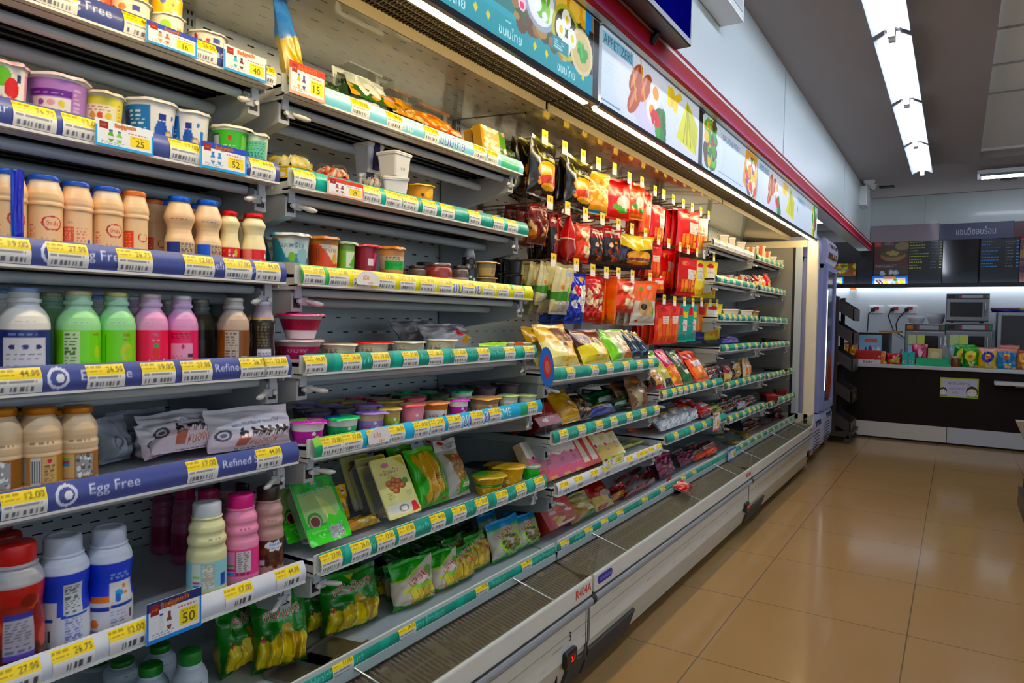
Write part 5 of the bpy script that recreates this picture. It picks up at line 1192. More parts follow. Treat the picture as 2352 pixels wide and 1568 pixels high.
cv = Cv(50, 40, 'c89a1e', 1.3); cv.blobs(20, 0, 0, 1, 1, .05, .12, ['d8b84a', 'e08a1e', '8a6a1c', 'f0e0a0', 'b8c8d8'], 5)
bag('small_orange_pouch', cv, seed=32, wr=.12)
cv = Cv(110, 74, 'dcd8e0', 1.7)
cv.rect(0, 0, 1, .40, 'e0d0da'); cv.text('ผลิตภัณฑ์นมพาสเจอร์ไรส์', .52, .60, .10, '3a3a40', 4, .6)
for x in (.34, .48, .58, .68, .78, .88):
 cv.ell(x, .36, .05, .06, '1a1a1e'); cv.ell(x - .03, .44, .022, .05, '222226'); cv.ell(x + .02, .30, .016, .05, 'e8e4e8'); cv.rect(x - .04, .24, x - .03, .32, '1a1a1e'); cv.rect(x + .03, .24, x + .04, .32, '1a1a1e')
cv.ring(.13, .36, .07, .11, .2, '4a4a54'); cv.ell(.13, .36, .035, .05, '6a6a74'); cv.rect(.28, .10, .42, .26, 'b86a58'); cv.text('หนองโพ', .62, .17, .15, 'a8442c', 2, .36, 'f0e4e4'); cv.fine(.3, .02, .8, .08, '5a5a64', 1)
bag('milk_pouch', cv, seed=41, wr=.10, seal=(.06, .10), sag=.6, pinch=.03, m=SATIN)
cv = Cv(60, 40, '9aa0aa', 1.7); cv.ring(.3, .4, .09, .13, .2, '5a5e68'); cv.ell(.6, .4, .1, .1, '4a4c54')  # white pouch greyed in its print to stand for shelf shade
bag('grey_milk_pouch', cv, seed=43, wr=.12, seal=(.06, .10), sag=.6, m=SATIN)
# the tilted blue and gold pouch, clear packs on the top shelf
cv = Cv(40, 100, '4a78b8', .35); cv.rect(0, 0, 1, .42, 'b09a0c'); cv.poly([(0, .42), (1, .42), (1, .48), (.5, .52), (0, .46)], 'a8900a'); cv.blobs(8, 0, .5, 1, 1, .1, .2, ['527fbe', '4270b0'], 3); cv.ell(.8, .62, .12, .03, 'b03a4a')
bag('blue_gold_pouch', cv, seed=51, wr=.10, topw=.8)
def clearpack(nm, food, cols, sleeve=None, sl2=None, base='1c2a1c', seed=1):
 """clear lidded pack standing on edge: food block, printed sleeve, clear shell"""
 cv = Cv(44, 60, food, .9); cv.blobs(50, 0, 0, 1, 1, .05, .12, cols, seed)
 P_ = [('food', pouch('food', cv, seed=seed, wr=.14, seal=(.02, .02)), None, []), ('tray_rim', MB().box(-.66, -.6, -.02, -.58, -.5, 1.16, 'e4e8e2').box(-.66, .5, -.02, -.58, .6, 1.16, 'e4e8e2').box(-.66, -.5, 1.06, -.58, .5, 1.16, 'e4e8e2').box(-.66, -.5, -.02, -.58, .5, .06, 'e4e8e2').mesh('tray_rim', SATIN), None, []), ('clear_shell', MB().box(-.62, -.56, -.02, .62, .56, 1.12).mesh('clear_shell', CLEAR), None, [])]
 if sleeve:
  c2 = Cv(40, 24, sleeve, 2); c2.blobs(12, 0, 0, 1, 1, .06, .16, sl2, seed + 2)
  P_.append(('paper_sleeve', MB().picture((.64, -.58, .38), (0, 1.16, 0), (-.25, 0, .30), c2).box(-.6, -.58, .38, .36, -.575, .66, sleeve).box(-.6, .575, .38, .36, .58, .66, sleeve).mesh('paper_sleeve', SATIN), None, []))
 kind(nm, *P_)
clearpack('steamed_bun_pack', 'd8dcd4', ['e4e6e0', 'c8d0c4', 'f0f0ec'], '2a5a1e', ['4a7a2a', 'e8a8a8', 'd8a03a'])
clearpack('dark_leaf_pack', '28381e', ['38502a', '1c2a14', '4a6234'])
clearpack('brown_pudding_pack', 'b07a34', ['c88a3a', 'd8a04a', '9a6628'], 'c8901c', ['e8b83a', 'd8742a', 'e0c88a'], '8a5a24')
clearpack('orange_bun_pack', 'd8842e', ['e89a3a', 'c87020', 'e8b860'], 'd86a1a', ['c02a1a', 'e8943a', 'e8e0d0'], 'b06a2a')
clearpack('white_ball_pack', 'e8e2d0', ['f2f0e6', 'dcd4be', 'e8dcc0'], None)
cv = Cv(46, 60, 'd8c080', .8); cv.rect(0, 0, .12, 1, 'b8903a'); cv.blobs(26, .15, .05, .72, 1, .07, .10, ['f0ece0', 'e4dcc8', 'ece4d0'], 2); cv.rect(.74, 0, 1, 1, '4f8a24'); cv.blobs(8, .76, .05, .98, 1, .05, .09, ['e8a0b0', 'f0f0e8', '2f6a1a'], 4)
kind('wooden_egg_box', ('box', carton('box', cv, 'b8903a'), None, []))
# hanging bags
cv = Cv(64, 96, '141210', .64); cv.rect(0, .88, 1, 1, '3a3a1a'); cv.poly([(.1, 1), (.5, .86), (.9, 1)], 'a8a84a')
cv.ell(.52, .46, .36, .17, 'd8902a'); cv.ell(.52, .50, .34, .13, 'e8b04a'); cv.ell(.54, .30, .34, .10, 'c04a10'); cv.blobs(20, .2, .2, .85, .34, .03, .07, ['d8641a', 'b83a0c', 'e8862a'], 3); cv.ell(.56, .20, .26, .06, 'e0a83a'); cv.text('KALPAN', .52, .74, .07, 'd8d8d0', 8, .5); cv.rect(.62, .66, .84, .72, 'c8c8c8'); cv.poly([(.15, .86), (.2, .70), (.5, .66), (.9, .62), (.9, .64), (.5, .69), (.24, .73)], 'a8b43a'); cv.ell(.35, .06, .14, .05, '6a6e70')
bag('black_burger_bag', cv, seed=61, wr=.10, lump=lambda U, V: .16 * np.exp(-((U - .52) / .3) ** 2 - ((V - .4) / .2) ** 2))
cv = Cv(50, 80, 'e0a010', .62); cv.rect(0, .86, 1, 1, 'd8c01a'); cv.blobs(14, .1, .2, .9, .75, .08, .14, ['e8c050', 'd88a1a', 'f0d880'], 3); cv.text('ไก่', .5, .72, .12, '6a3a08', 4, .4); cv.rect(.1, .02, .9, .10, '48a0c8')
bag('yellow_chicken_bag', cv, seed=62, wr=.1)
cv = Cv(54, 80, 'd01810', .62); cv.rect(0, .82, 1, 1, 'a8141c'); cv.ell(.62, .42, .26, .18, 'e8e0d8'); cv.ell(.35, .30, .18, .07, '58a81c'); cv.ell(.6, .22, .22, .07, '4a9a1c'); cv.text('ลูกชิ้น', .55, .66, .10, 'f0d8c8', 6, .6); cv.blobs(8, .45, .32, .85, .55, .04, .07, ['f4f0e8', 'e8d8c8'], 4)
bag('red_chilli_ball_bag', cv, seed=63, wr=.12)
cv = Cv(54, 80, 'e8600c', .62); cv.rect(0, .82, 1, 1, 'd8520a'); cv.ell(.62, .48, .24, .16, 'e8d8cc'); cv.ell(.40, .34, .20, .07, '3a9a1c'); cv.ell(.74, .24, .14, .05, '2f8a1c'); cv.text('ไก่', .55, .68, .11, 'f4e0c8', 6, .5); cv.rect(0, 0, 1, .14, 'f08a2a')
bag('orange_chilli_ball_bag', cv, seed=64, wr=.12)
cv = Cv(44, 80, 'cc1210', .5); cv.ell(.4, .84, .16, .06, 'e8701a'); cv.rect(.50, .44, .9, .70, 'e8e4e0'); cv.fine(.52, .46, .88, .68, 'b8b0b0', 5)
for k in range(4):
 cv.rect(.22 + .17 * k, .10, .35 + .17 * k, .42, ['e08a1a', 'e89a2a', 'd87a14', 'e8a83a'][k])
cv.text('CP', .40, .84, .06, 'f4e8d8'); cv.blobs(10, 0, 0, 1, 1, .03, .07, ['e0281c', 'b80c0c'], 3)
bag('red_sausage_pack', cv, seed=65, wr=.08)
cv = Cv(44, 80, 'f0dcc0', .5); cv.rect(0, .86, 1, 1, 'e8e0d8')
for k in range(4):
 cv.rect(.14 + .19 * k, .10, .30 + .19 * k, .82, ['e08a2a', 'e89a3a', 'd87a24', 'e8a44a'][k])
cv.rect(.1, .5, .9, .62, 'e8d8c8'); cv.fine(.2, .52, .8, .60, 'a85a2a', 2)
bag('clear_sausage_pack', cv, seed=66, wr=.08)
cv = Cv(44, 76, 'f0d800', .52); cv.rect(.26, .46, .80, .84, 'ece8e0'); cv.fine(.28, .5, .78, .72, '9a9a9a', 6); cv.ell(.52, .86, .22, .06, 'd02010'); cv.blobs(7, .15, .12, .85, .40, .07, .12, ['e0a010', 'd8900c', 'e8b830'], 4); cv.rect(0, 0, 1, .06, 'e0c400')
bag('yellow_snack_pack', cv, seed=67, wr=.07)
cv = Cv(40, 84, '16a090', .42); cv.rect(.1, .70, .5, .92, 'd03a1c'); cv.rect(.52, .30, .86, .60, 'ece4e4'); cv.blobs(8, .2, .15, .8, .5, .05, .1, ['e89aa8', 'f0c8c0', 'd8607a'], 3); cv.rect(.56, .64, .9, .80, 'e8c81a'); cv.rect(0, 0, 1, .06, '2ab8a8')
bag('teal_fish_strip_pack', cv, seed=68, wr=.07)
cv = Cv(40, 84, 'e04a0c', .42)
for k in range(3):
 cv.rect(.14 + .26 * k, .05, .34 + .26 * k, .62, ['f07a1a', 'e8680e', 'f08a2a'][k])
cv.ell(.45, .84, .2, .06, 'c81410'); cv.rect(.40, .50, .84, .68, 'e8e0d8'); cv.fine(.42, .52, .82, .66, 'c88a6a', 3); cv.rect(0, .92, 1, 1, 'b81010')
bag('orange_long_sausage_pack', cv, seed=69, wr=.07)
cv = Cv(40, 84, 'b8641a', .3); cv.rect(0, 0, 1, .25, '24307a'); cv.rect(.2, .72, .8, .92, 'c02a18'); cv.rect(.2, .3, .8, .7, 'd88a2c')
bag('brown_crab_stick_pack', cv, seed=70, wr=.07)
cv = Cv(64, 96, '1638a8', .66); cv.blobs(24, .25, .26, .88, .72, .08, .12, ['ecebe4', 'f4f2ec', 'dcdcd8'], 3); cv.ell(.40, .66, .16, .10, 'cc1c20'); cv.ell(.68, .88, .10, .05, 'd8a01c'); cv.rect(0, 0, 1, .18, '1a48b8'); cv.ring(.5, .05, .5, .12, .06, '3a7ad8'); cv.text('ปลา', .6, .10, .08, 'e8f0ff', 6, .4)
bag('blue_fish_ball_bag', cv, seed=71, wr=.10, lump=lambda U, V: .08 * np.sin(U * 30) * np.sin(V * 34))
cv = Cv(60, 96, 'a8281c', .62); cv.blobs(26, .05, .28, .85, .86, .08, .13, ['e0c49a', 'd8b488', 'e8d4b0'], 4); cv.rect(0, .84, 1, 1, 'd0141c'); cv.ell(.3, .78, .24, .06, 'c81420'); cv.rect(0, 0, 1, .24, 'd41a1c'); cv.ell(.4, .58, .12, .05, 'd02018')
bag('red_pork_ball_bag', cv, seed=72, wr=.10, lump=lambda U, V: .08 * np.sin(U * 30) * np.sin(V * 34))
cv = Cv(50, 96, 'e8780c', .5); cv.blobs(8, .3, .3, .7, .8, .08, .12, ['e8c48a', 'f0d8a8', 'd8a060'], 4); cv.rect(0, 0, 1, .2, 'e88a14')
bag('orange_strip_bag', cv, seed=73, wr=.14)
cv = Cv(60, 80, 'e4540c', .75); cv.blobs(12, .25, .20, .8, .75, .10, .15, ['ead6ae', 'f0e0c0', 'c8a27a', 'b05a2a'], 5); cv.rect(0, .84, 1, 1, 'e8600c'); cv.rect(0, .0, 1, .12, 'd8380c')
bag('orange_meat_ball_bag', cv, seed=74, wr=.14)
cv = Cv(60, 96, 'ded8cc', .6); cv.rect(0, .55, 1, 1, 'e8700c'); cv.ell(.5, .40, .3, .20, 'c09a6a'); cv.ell(.42, .42, .12, .07, '1a1a1a'); cv.ell(.3, .82, .1, .05, '8a8a30'); cv.ell(.65, .84, .1, .05, 'c8c0d0'); cv.ell(.8, .3, .06, .1, '7ab03a'); cv.ell(.2, .1, .06, .03, 'c02a2a')
bag('orange_grey_sausage_bag', cv, seed=75, wr=.10)
cv = Cv(50, 100, 'd8cfa0', .45); cv.blobs(8, 0, .5, 1, 1, .1, .2, ['d0c68e', 'ded6ac'], 3); cv.rect(0, .30, 1, .44, '3f7a2c'); cv.ell(.5, .36, .5, .12, '4a8a34'); cv.rect(.2, .0, .9, .28, 'c8c4b8'); cv.blobs(30, .2, .02, .9, .28, .02, .05, ['e0e0da', 'a8a498', 'f0f0ec'], 6); cv.rect(.5, .74, .86, .86, 'd0d4d4'); cv.fine(.52, .76, .84, .84, '6a7a8a', 4); cv.ell(.35, .55, .10, .05, 'd8841c'); cv.ell(.7, .5, .1, .12, '6cc83a')
bag('beige_tofu_pouch', cv, seed=76, wr=.10, lean=.2)
cv = Cv(54, 90, 'c01414', .6); cv.poly([(0, 0), (1, 0), (.8, .45), (0, .5)], '8e0c18'); cv.rect(0, .48, 1, .50, 'e8d0c8')
bag('red_plain_bag', cv, seed=77, wr=.10, topw=.4)
cv = Cv(54, 90, '1c1410', .6); cv.rect(0, .7, 1, 1, 'a8281c'); cv.blobs(14, .1, .1, .9, .6, .05, .12, ['b8481c', '8a2a14', 'd8842a', 'e8d4b8', '38304a'], 6); cv.rect(.1, .8, .9, .86, 'e8e0d0')
bag('black_red_sausage_bag', cv, seed=78, wr=.12)
cv = Cv(64, 60, '1a1612', 1.1); cv.rect(0, .70, 1, 1, 'e8cc1c'); cv.poly([(0, .7), (.4, .52), (1, .64), (1, .7)], 'e8cc1c'); cv.ell(.55, .38, .34, .16, 'd8902a'); cv.ell(.55, .42, .32, .12, 'e0a84a'); cv.ell(.55, .26, .36, .07, '6a3414'); cv.ell(.55, .18, .32, .06, 'd08a34'); cv.ell(.14, .46, .08, .08, '3a2a6a')
bag('yellow_burger_bag', cv, seed=79, wr=.12)
cv = Cv(54, 80, '6a1c1e', .7); cv.blobs(16, .05, .05, .95, .6, .06, .14, ['c07a34', 'd89a4a', '8a3a1c', 'a85a2a', 'c8a878'], 3); cv.rect(0, .7, 1, 1, '7c1a20'); cv.rect(.1, .82, .8, .88, 'c8a0a0')
bag('maroon_burger_bag', cv, seed=80, wr=.16)
# goods on the low shelves past the divider
cv = Cv(60, 100, 'e2b414', .55); cv.rect(0, .86, 1, 1, 'e0b010'); cv.poly([(0, 0), (.5, 0), (.55, .45), (0, .6)], 'e8e09a'); cv.poly([(.42, .86), (.62, .95), (.95, .86), (.98, .40), (.55, .45)], '5a3418'); cv.text('โตเกียว', .70, .70, .07, 'e0d0b8', 4, .4); cv.ell(.80, .50, .14, .08, 'e0b830'); cv.blobs(22, .4, .08, .95, .42, .06, .10, ['e8b840', 'd8a030', 'f0d070'], 3); cv.ell(.75, .1, .2, .06, 'f0d890')
bag('yellow_banana_cake_bag', cv, seed=91, wr=.06, pinch=.02)
cv = Cv(60, 100, 'd8c83a', .55); cv.rect(0, .50, 1, 1, '4a1c10'); cv.poly([(0, .5), (.5, .55), (1, .48), (1, .35), (0, .42)], 'e0d440'); cv.text('ช็อก', .62, .72, .08, 'd8c0a8', 4, .4); cv.blobs(18, .4, .08, .95, .40, .05, .09, ['e8b060', 'd89040', 'f0dca0'], 4); cv.ell(.75, .50, .12, .07, 'd8a83a')
bag('brown_banana_cake_bag', cv, seed=92, wr=.06, pinch=.02)
cv = Cv(60, 100, '7cc41e', .5); cv.poly([(.3, 1), (1, .9), (1, .1), (.4, .05), (.25, .6)], 'd8d4b8'); cv.poly([(.45, .42), (.95, .5), (1, .1), (.5, .05)], 'c0702a'); cv.ell(.70, .38, .25, .05, 'e0d0a0'); cv.text('ขนมปัง', .62, .72, .08, '4a6a1c', 4, .5); cv.rect(0, .94, .6, 1, '5ab01c')
bag('green_bread_bag', cv, seed=93, wr=.06, pinch=.02)
cv = Cv(44, 80, '15283c', .5); cv.rect(.3, .84, .9, 1, 'c8b41a'); cv.rect(.1, .2, .4, .25, '4a6a8a'); cv.poly([(.7, .8), (1, .7), (1, .1), (.85, .2)], 'a8502a')
bag('navy_snack_bag', cv, seed=94, wr=.08)
cv = Cv(56, 84, 'c8960c', .6); cv.rect(0, .88, 1, 1, 'b88a14'); cv.text('เวเฟอร์', .56, .78, .06, 'f0e0b0', 8, .5); cv.rect(.1, .64, .9, .72, 'd8a81c'); cv.fine(.25, .30, .8, .60, '8a5a08', 4, .8); cv.rect(.1, .05, .9, .16, 'e8b83a')
bag('gold_snack_bag', cv, seed=95, wr=.10)
cv = Cv(56, 60, '8e0c1c', .9); cv.poly([(0, .6), (.8, 1), (0, 1)], 'b8902a'); cv.text('ไส้กรอก', .58, .50, .13, 'e8c0c4', -6, .5); cv.text('แดง', .6, .34, .12, 'e8c0c4', -6, .3); cv.ell(.36, .24, .12, .08, 'd8d0d0'); cv.rect(0, 0, 1, .08, '6a0814')
kind('dark_red_box', ('box', carton('box', cv, '5a0812', wedge=.1), None, []))
cv = Cv(50, 80, '231812', .55); cv.blobs(16, .1, .15, .9, .7, .05, .12, ['8a5a2a', 'a87034', '5a3a1c', 'c89a5a'], 3); cv.rect(.1, .84, .8, .92, 'd8d0c0'); cv.rect(.2, .05, .9, .14, '4a3a34')
bag('dark_brown_snack_bag', cv, seed=96, wr=.10)
cv = Cv(50, 50, '1a3a8a', 1); cv.rect(0, .5, .6, .9, 'b8902a'); cv.rect(.5, .2, .95, .45, 'c8ccd8'); cv.fine(.5, .2, .95, .45, '3a4a8a', 3)
bag('blue_seaweed_bag', cv, seed=97, wr=.12)
cv = Cv(60, 40, '0c4a24', 1.6); cv.rect(.1, .1, .6, .35, 'b8c8b8'); cv.blobs(10, 0, .3, 1, 1, .08, .16, ['0f5a2c', '08381a', '3a8a5a'], 3)
bag('green_lying_bag', cv, seed=98, wr=.14)
cv = Cv(50, 80, '6a4a2c', .55); cv.rect(.0, .0, 1, .9, '7a5430'); cv.ell(.5, .80, .18, .06, 'd8801c'); cv.rect(.3, .64, .8, .72, '1c1410'); cv.poly([(.1, .6), (.4, .55), (.5, .1), (.2, .05)], 'b8a884'); cv.blobs(8, .5, .12, .95, .5, .08, .12, ['b06a24', 'c8843a', '8a4a18'], 3)
bag('brown_pie_bag', cv, seed=99, wr=.12)
PINK = Cv(50, 90, 'efe6e0', .5); PINK.poly([(0, .62), (.5, .56), (1, .62), (1, .25), (0, .25)], 'e88aa8'); PINK.rect(0, 0, 1, .26, 'e0607a'); PINK.ell(.5, .60, .12, .05, 'b0142c'); PINK.text('โมจิ', .5, .45, .08, '5a1a30', 0, .5); PINK.fine(.3, .36, .7, .40, '7a3a4a', 1); PINK.rect(.1, .02, .6, .08, 'd8a83a'); PINK.rect(.2, .62, .8, 1, 'e8e4d8')
kind('pink_mochi_box', ('box', carton('box', PINK, 'd8c8a0', wedge=.35), None, []))
YB_ = Cv(50, 90, 'efe9d8', .5); YB_.poly([(0, .55), (.5, .48), (1, .55), (1, 0), (0, 0)], 'd8b81c'); YB_.ell(.5, .52, .13, .055, 'a81c38'); YB_.text('โมจิ', .5, .34, .08, '5a3a10', 0, .5); YB_.rect(.2, .62, .8, .92, 'e8dca0'); YB_.fine(.3, .7, .7, .82, '6a5a30', 3); YB_.rect(.05, .93, .95, 1, 'c85a3a')
kind('yellow_mochi_box', ('box', carton('box', YB_, 'd8b820', wedge=.35), None, []))
RB_ = Cv(50, 90, 'e8d8c0', .5); RB_.poly([(0, .1), (.18, .1), (.3, .9), (.5, 1), (0, 1)], 'd0401c'); RB_.poly([(.82, .1), (1, .1), (1, 1), (.7, .9)], 'c83a1c'); RB_.rect(0, 0, 1, .14, 'd8501c'); RB_.poly([(.3, .95), (.5, .88), (.7, .95), (.5, 1)], 'e8e0d8')
kind('red_window_box', ('box', carton('box', RB_, 'c83a1c', wedge=.35), None, []))
cv = Cv(40, 50, 'e0dc40', .8); cv.rect(.1, .1, .9, .45, 'e8e8e0'); cv.bars(.2, .15, .8, .4, '3a3a3a', 8); cv.rect(0, .8, 1, 1, '5a9a4a')
kind('lime_price_box', ('box', carton('box', cv, 'c8c838'), None, []))
# past the second divider
cv = Cv(40, 80, 'c8c8c0', .45); cv.rect(0, .86, 1, 1, '3a7a1c'); cv.rect(.1, .1, .9, .84, 'a8aa5a'); cv.blobs(20, .1, .3, .9, .8, .07, .12, ['c8c040', 'a8a838', 'd8d86a'], 3); cv.rect(.1, 0, .9, .2, '2a2a24')
bag('green_noodle_pack', cv, seed=111, wr=.12)
cv = Cv(40, 80, '1c1814', .45); cv.rect(.1, .15, .9, .8, 'b8945a'); cv.blobs(24, .1, .2, .9, .8, .06, .12, ['e0c080', 'c89a4a', 'f0e0c0', '8a3a2a'], 3); cv.rect(.1, .02, .9, .14, 'b82a3a')
bag('black_pasta_pack', cv, seed=112, wr=.12)
cv = Cv(40, 80, 'c02a6a', .45); cv.rect(0, 0, 1, .5, 'd87a3a'); cv.ell(.4, .64, .16, .08, '4a8a3a'); cv.blobs(14, .1, .05, .9, .45, .07, .12, ['e8903a', 'd85a2a', 'e8c04a'], 3)
bag('magenta_sauce_pack', cv, seed=113, wr=.12)
cv = Cv(40, 80, '3a4a34', .45); cv.rect(.1, .05, .9, .3, '0f6a34'); cv.rect(.3, .25, .9, .36, 'e8e8e4'); cv.blobs(14, .1, .4, .9, .95, .07, .12, ['8a9a6a', 'c8d0b0', '5a6a4a'], 3)
bag('green_white_pack', cv, seed=114, wr=.12)
cv = Cv(40, 80, 'e0600c', .45); cv.rect(.2, .45, .8, .62, 'd8dce4'); cv.rect(0, .7, 1, .9, 'a82a1c'); cv.rect(.1, .1, .9, .42, 'e88a2c')
bag('orange_meal_pack', cv, seed=115, wr=.12)
cv = Cv(40, 50, 'c8ccd0', .9); cv.blobs(24, 0, 0, 1, .9, .06, .14, ['e4e6e8', 'a8aeb4', 'f2f2f2', 'b8bcc0'], 3); cv.rect(0, .9, 1, 1, 'd88a2a')
bag('clear_rice_bag', cv, seed=116, wr=.2)
cv = Cv(40, 60, 'b8101c', .8); cv.rect(.3, .6, .8, .9, 'd8d8dc'); cv.rect(0, 0, 1, .2, '8a0c14'); cv.blobs(10, 0, 0, 1, 1, .06, .12, ['d02028', '8e0c18', 'e8a8a0'], 3)
bag('red_lying_pack', cv, seed=117, wr=.2)
cv = Cv(40, 60, '3a1c1c', .8); cv.blobs(18, 0, 0, 1, 1, .06, .14, ['8a4a3a', 'c89a7a', '2a4a2a', 'b8242c', 'c8c8c0', '5a2a1c'], 7); cv.rect(0, .8, 1, 1, 'b8b0a8')
bag('dark_meat_pack', cv, seed=118, wr=.16)
cv = Cv(40, 60, '7a2a4a', .6); cv.blobs(16, .05, .05, .95, .85, .07, .14, ['a85a74', '8a3a58', 'c08898', '5a1c38'], 7); cv.rect(0, .88, 1, 1, 'b01a6a')
bag('purple_meat_pack', cv, seed=119, wr=.16)
cv = Cv(40, 60, 'd8481c', .7); cv.rect(0, .7, 1, 1, 'c8b0a8'); cv.fine(.1, .72, .9, .95, '5a2a2a', 3)
for k in range(6):
 cv.rect(.08 + .15 * k, .05, .16 + .15 * k, .62, 'e8703a')
bag('orange_crab_pack', cv, seed=120, wr=.12)
cv = Cv(60, 84, 'd0525c', .66); cv.rect(0, 0, .16, 1, 'b01a28'); cv.text('ไก่ทอด', .58, .86, .07, 'e8c8c8', 4, .6); cv.blobs(26, .3, .12, .92, .66, .06, .12, ['8a4a1c', 'c8843a', 'e0d0d0', 'a05a24', 'd8b870'], 5); cv.rect(.3, .04, .9, .1, 'e8d8d8')
kind('red_fried_chicken_box', ('box', carton('box', cv, '9a1422'), None, []))
cv = Cv(60, 84, 'b88a4a', .66); cv.poly([(.2, 1), (1, 1), (1, .3), (.85, .2), (.3, .6)], 'c8bc84'); cv.text('เบคอน', .56, .90, .06, '2a3a24', 4, .4); cv.blobs(16, .3, .3, .95, .8, .07, .12, ['d8cc9a', 'b8a868', 'e4dcb8'], 4); cv.poly([(.2, 0), (1, 0), (1, .3), (.6, .16)], '2f7a1c'); cv.rect(.6, .2, .95, .3, 'e8e4d0'); cv.rect(0, 0, .2, 1, 'a87a3c')
bag('tan_chicken_bag', cv, seed=121, wr=.08)
cv = Cv(50, 84, '9a101c', .6); cv.poly([(0, .5), (1, .3), (1, 0), (0, 0)], 'd8c078'); cv.ell(.6, .48, .3, .12, 'c8b0a0'); cv.rect(.1, .02, .6, .14, 'c0101c'); cv.text('แฮม', .5, .7, .1, 'e8c860', 8, .4); cv.rect(.62, .2, .9, .34, '2a3a8a')
bag('red_cream_ham_bag', cv, seed=122, wr=.10)
cv = Cv(50, 50, 'd8841c', 1); cv.blobs(14, 0, 0, 1, 1, .08, .14, ['e8a83a', 'c86a14', '2a4a9a', 'f0e0b8'], 5)
bag('orange_sausage_lying_bag', cv, seed=123, wr=.14)
cv = Cv(60, 40, 'b8b4ba', 1.5); cv.blobs(16, .0, .0, 1, 1, .05, .1, ['d8d8dc', 'e8e8ea', '9a9aa0'], 3); cv.ell(.62, .45, .10, .18, 'c82028'); cv.rect(.75, .6, .95, .9, 'e8e4e8'); cv.poly([(.9, .2), (1, .5), (1, .1)], '7ad02a'); cv.rect(.7, .1, .85, .4, 'd0a030')
bag('white_snack_bag', cv, seed=124, wr=.18)
cv = Cv(40, 20, 'a4d82a', 3); bag('lime_flat_packet', cv, seed=125, wr=.1)
cv = Cv(40, 60, '8a7a52', .8); cv.poly([(0, 0), (1, 0), (1, .6), (0, .9)], 'd8b86a'); cv.rect(0, .85, 1, 1, '2a2a8a')
kind('wedge_sandwich_pack', ('sandwich', carton('sandwich', cv, 'd8c088', wedge=.8), None, []), ('clear_wedge', carton('clear_wedge', Cv(2, 2, 'ffffff', 1), wedge=.8, m=CLEAR), None, []))
cv = Cv(40, 40, '4a3aa8', 2); cv.blobs(6, 0, 0, 1, 1, .1, .2, ['5a48b8', '3a2c90'], 2)
bag('purple_bread_bag', cv, seed=126, wr=.12)
# chips on the counter
for nm, c0, c1, c2 in (('yellow_chips_bag', 'e0bc10', '1a2a90', 'd8a090'), ('blue_chips_bag', '2088c0', '1a78b0', 'd89080'), ('green_chips_bag', '1f8a2a', 'd8d03a', '3aa03a'), ('orange_chips_bag', 'c8742a', 'e8a83a', '8a4a1c')):
 cv = Cv(44, 50, c0, .8); cv.rect(0, .78, 1, 1, c2); cv.ell(.5, .56, .34, .26, c1); cv.ell(.5, .58, .17, .12, 'e8c81a'); cv.ell(.5, .55, .14, .07, 'c82020'); cv.text("Lay's", .5, .55, .09, 'f4ece0', 8, .26); cv.blobs(6, .1, .05, .9, .25, .06, .1, ['e8d080', c0, 'f0e8c0'], 2)
 bag(nm, cv, seed=len(nm) + 130, wr=.12)
# ------------------------------------------------------------------ setting the goods out
def proj(p):
 q = CAMROT.T @ (np.array(p, float) - np.array([0, 0, CAMZ]))
 return 1176 + FPX * q[0] / -q[2], 784 - FPX * q[1] / -q[2]
def place(k, label, cat, loc, scale, yaw=0.0, tilt=0.0, roll=0.0, group=None):
 parts = K[k]
 M = Matrix.Translation(loc) @ Matrix.Rotation(yaw, 4, 'Z') @ Matrix.Rotation(-tilt, 4, 'Y') @ Matrix.Rotation(roll, 4, 'X')
 base = k
 if len(parts) == 1 and not parts[0][3]:
  o = link(base, parts[0][1], label=label, cat=cat, group=group)
  o.matrix_world = M @ Matrix.Diagonal((*scale, 1))
  return o
 o = link(base, None, label=label, cat=cat, group=group)
 o.matrix_world = M @ Matrix.Diagonal((*scale, 1))
 for n_, me, lb, sub in parts:
  c = link(n_, me, o, label=lb)
  for n2, me2, lb2, _ in sub:
   link(n2, me2, c, label=lb2)
 return o
def col_y(px, x, z):
 """y of the point on the line (x, ., z) that lies in pixel column px"""
 lo, hi = -.3, 9.0
 for _ in range(44):
  m = (lo + hi) / 2
  if proj((x, m, z))[0] < px:
   lo = m
  else:
   hi = m
 return lo
SHELF[(1, 'deck')] = SHELF[(2, 'deck')] = SHELF[(3, 'deck')] = SHELF[(4, 'deck')] = SHELF[(5, 'deck')] = SHELF[(6, 'deck')] = (-1.062, .4055)
def rnd(k, sh, cx, ytop, wpx, d, label, cat, group=None, ratio=None, yaw=None, zbase=None, r=None, maxr=None):
 """a round thing standing on a shelf: column of its axis, row of its top, width, distance behind the shelf edge"""
 xf, zs = SHELF[sh]
 zb = zs if zbase is None else zbase
 x = xf - d
 y = col_y(cx, x, zb + .06)
 R = r or wpx / 2 * depth_of((x, y, zb + .06)) / FPX
 zt = at(cx, ytop, x=x)[2]
 H = max(.02, zt - zb)
 if ratio:
  H = 2 * R * ratio
 if yaw is None:
  yaw = random.uniform(-.12, .12)
 yaw += .8 * math.atan2(-y, -x)      # labels are turned towards the shopper walking up the aisle
 place(k, label, cat, (x, y, zb), (R, R, H), yaw, 0, group=group)
 return x, y, zb + H, R
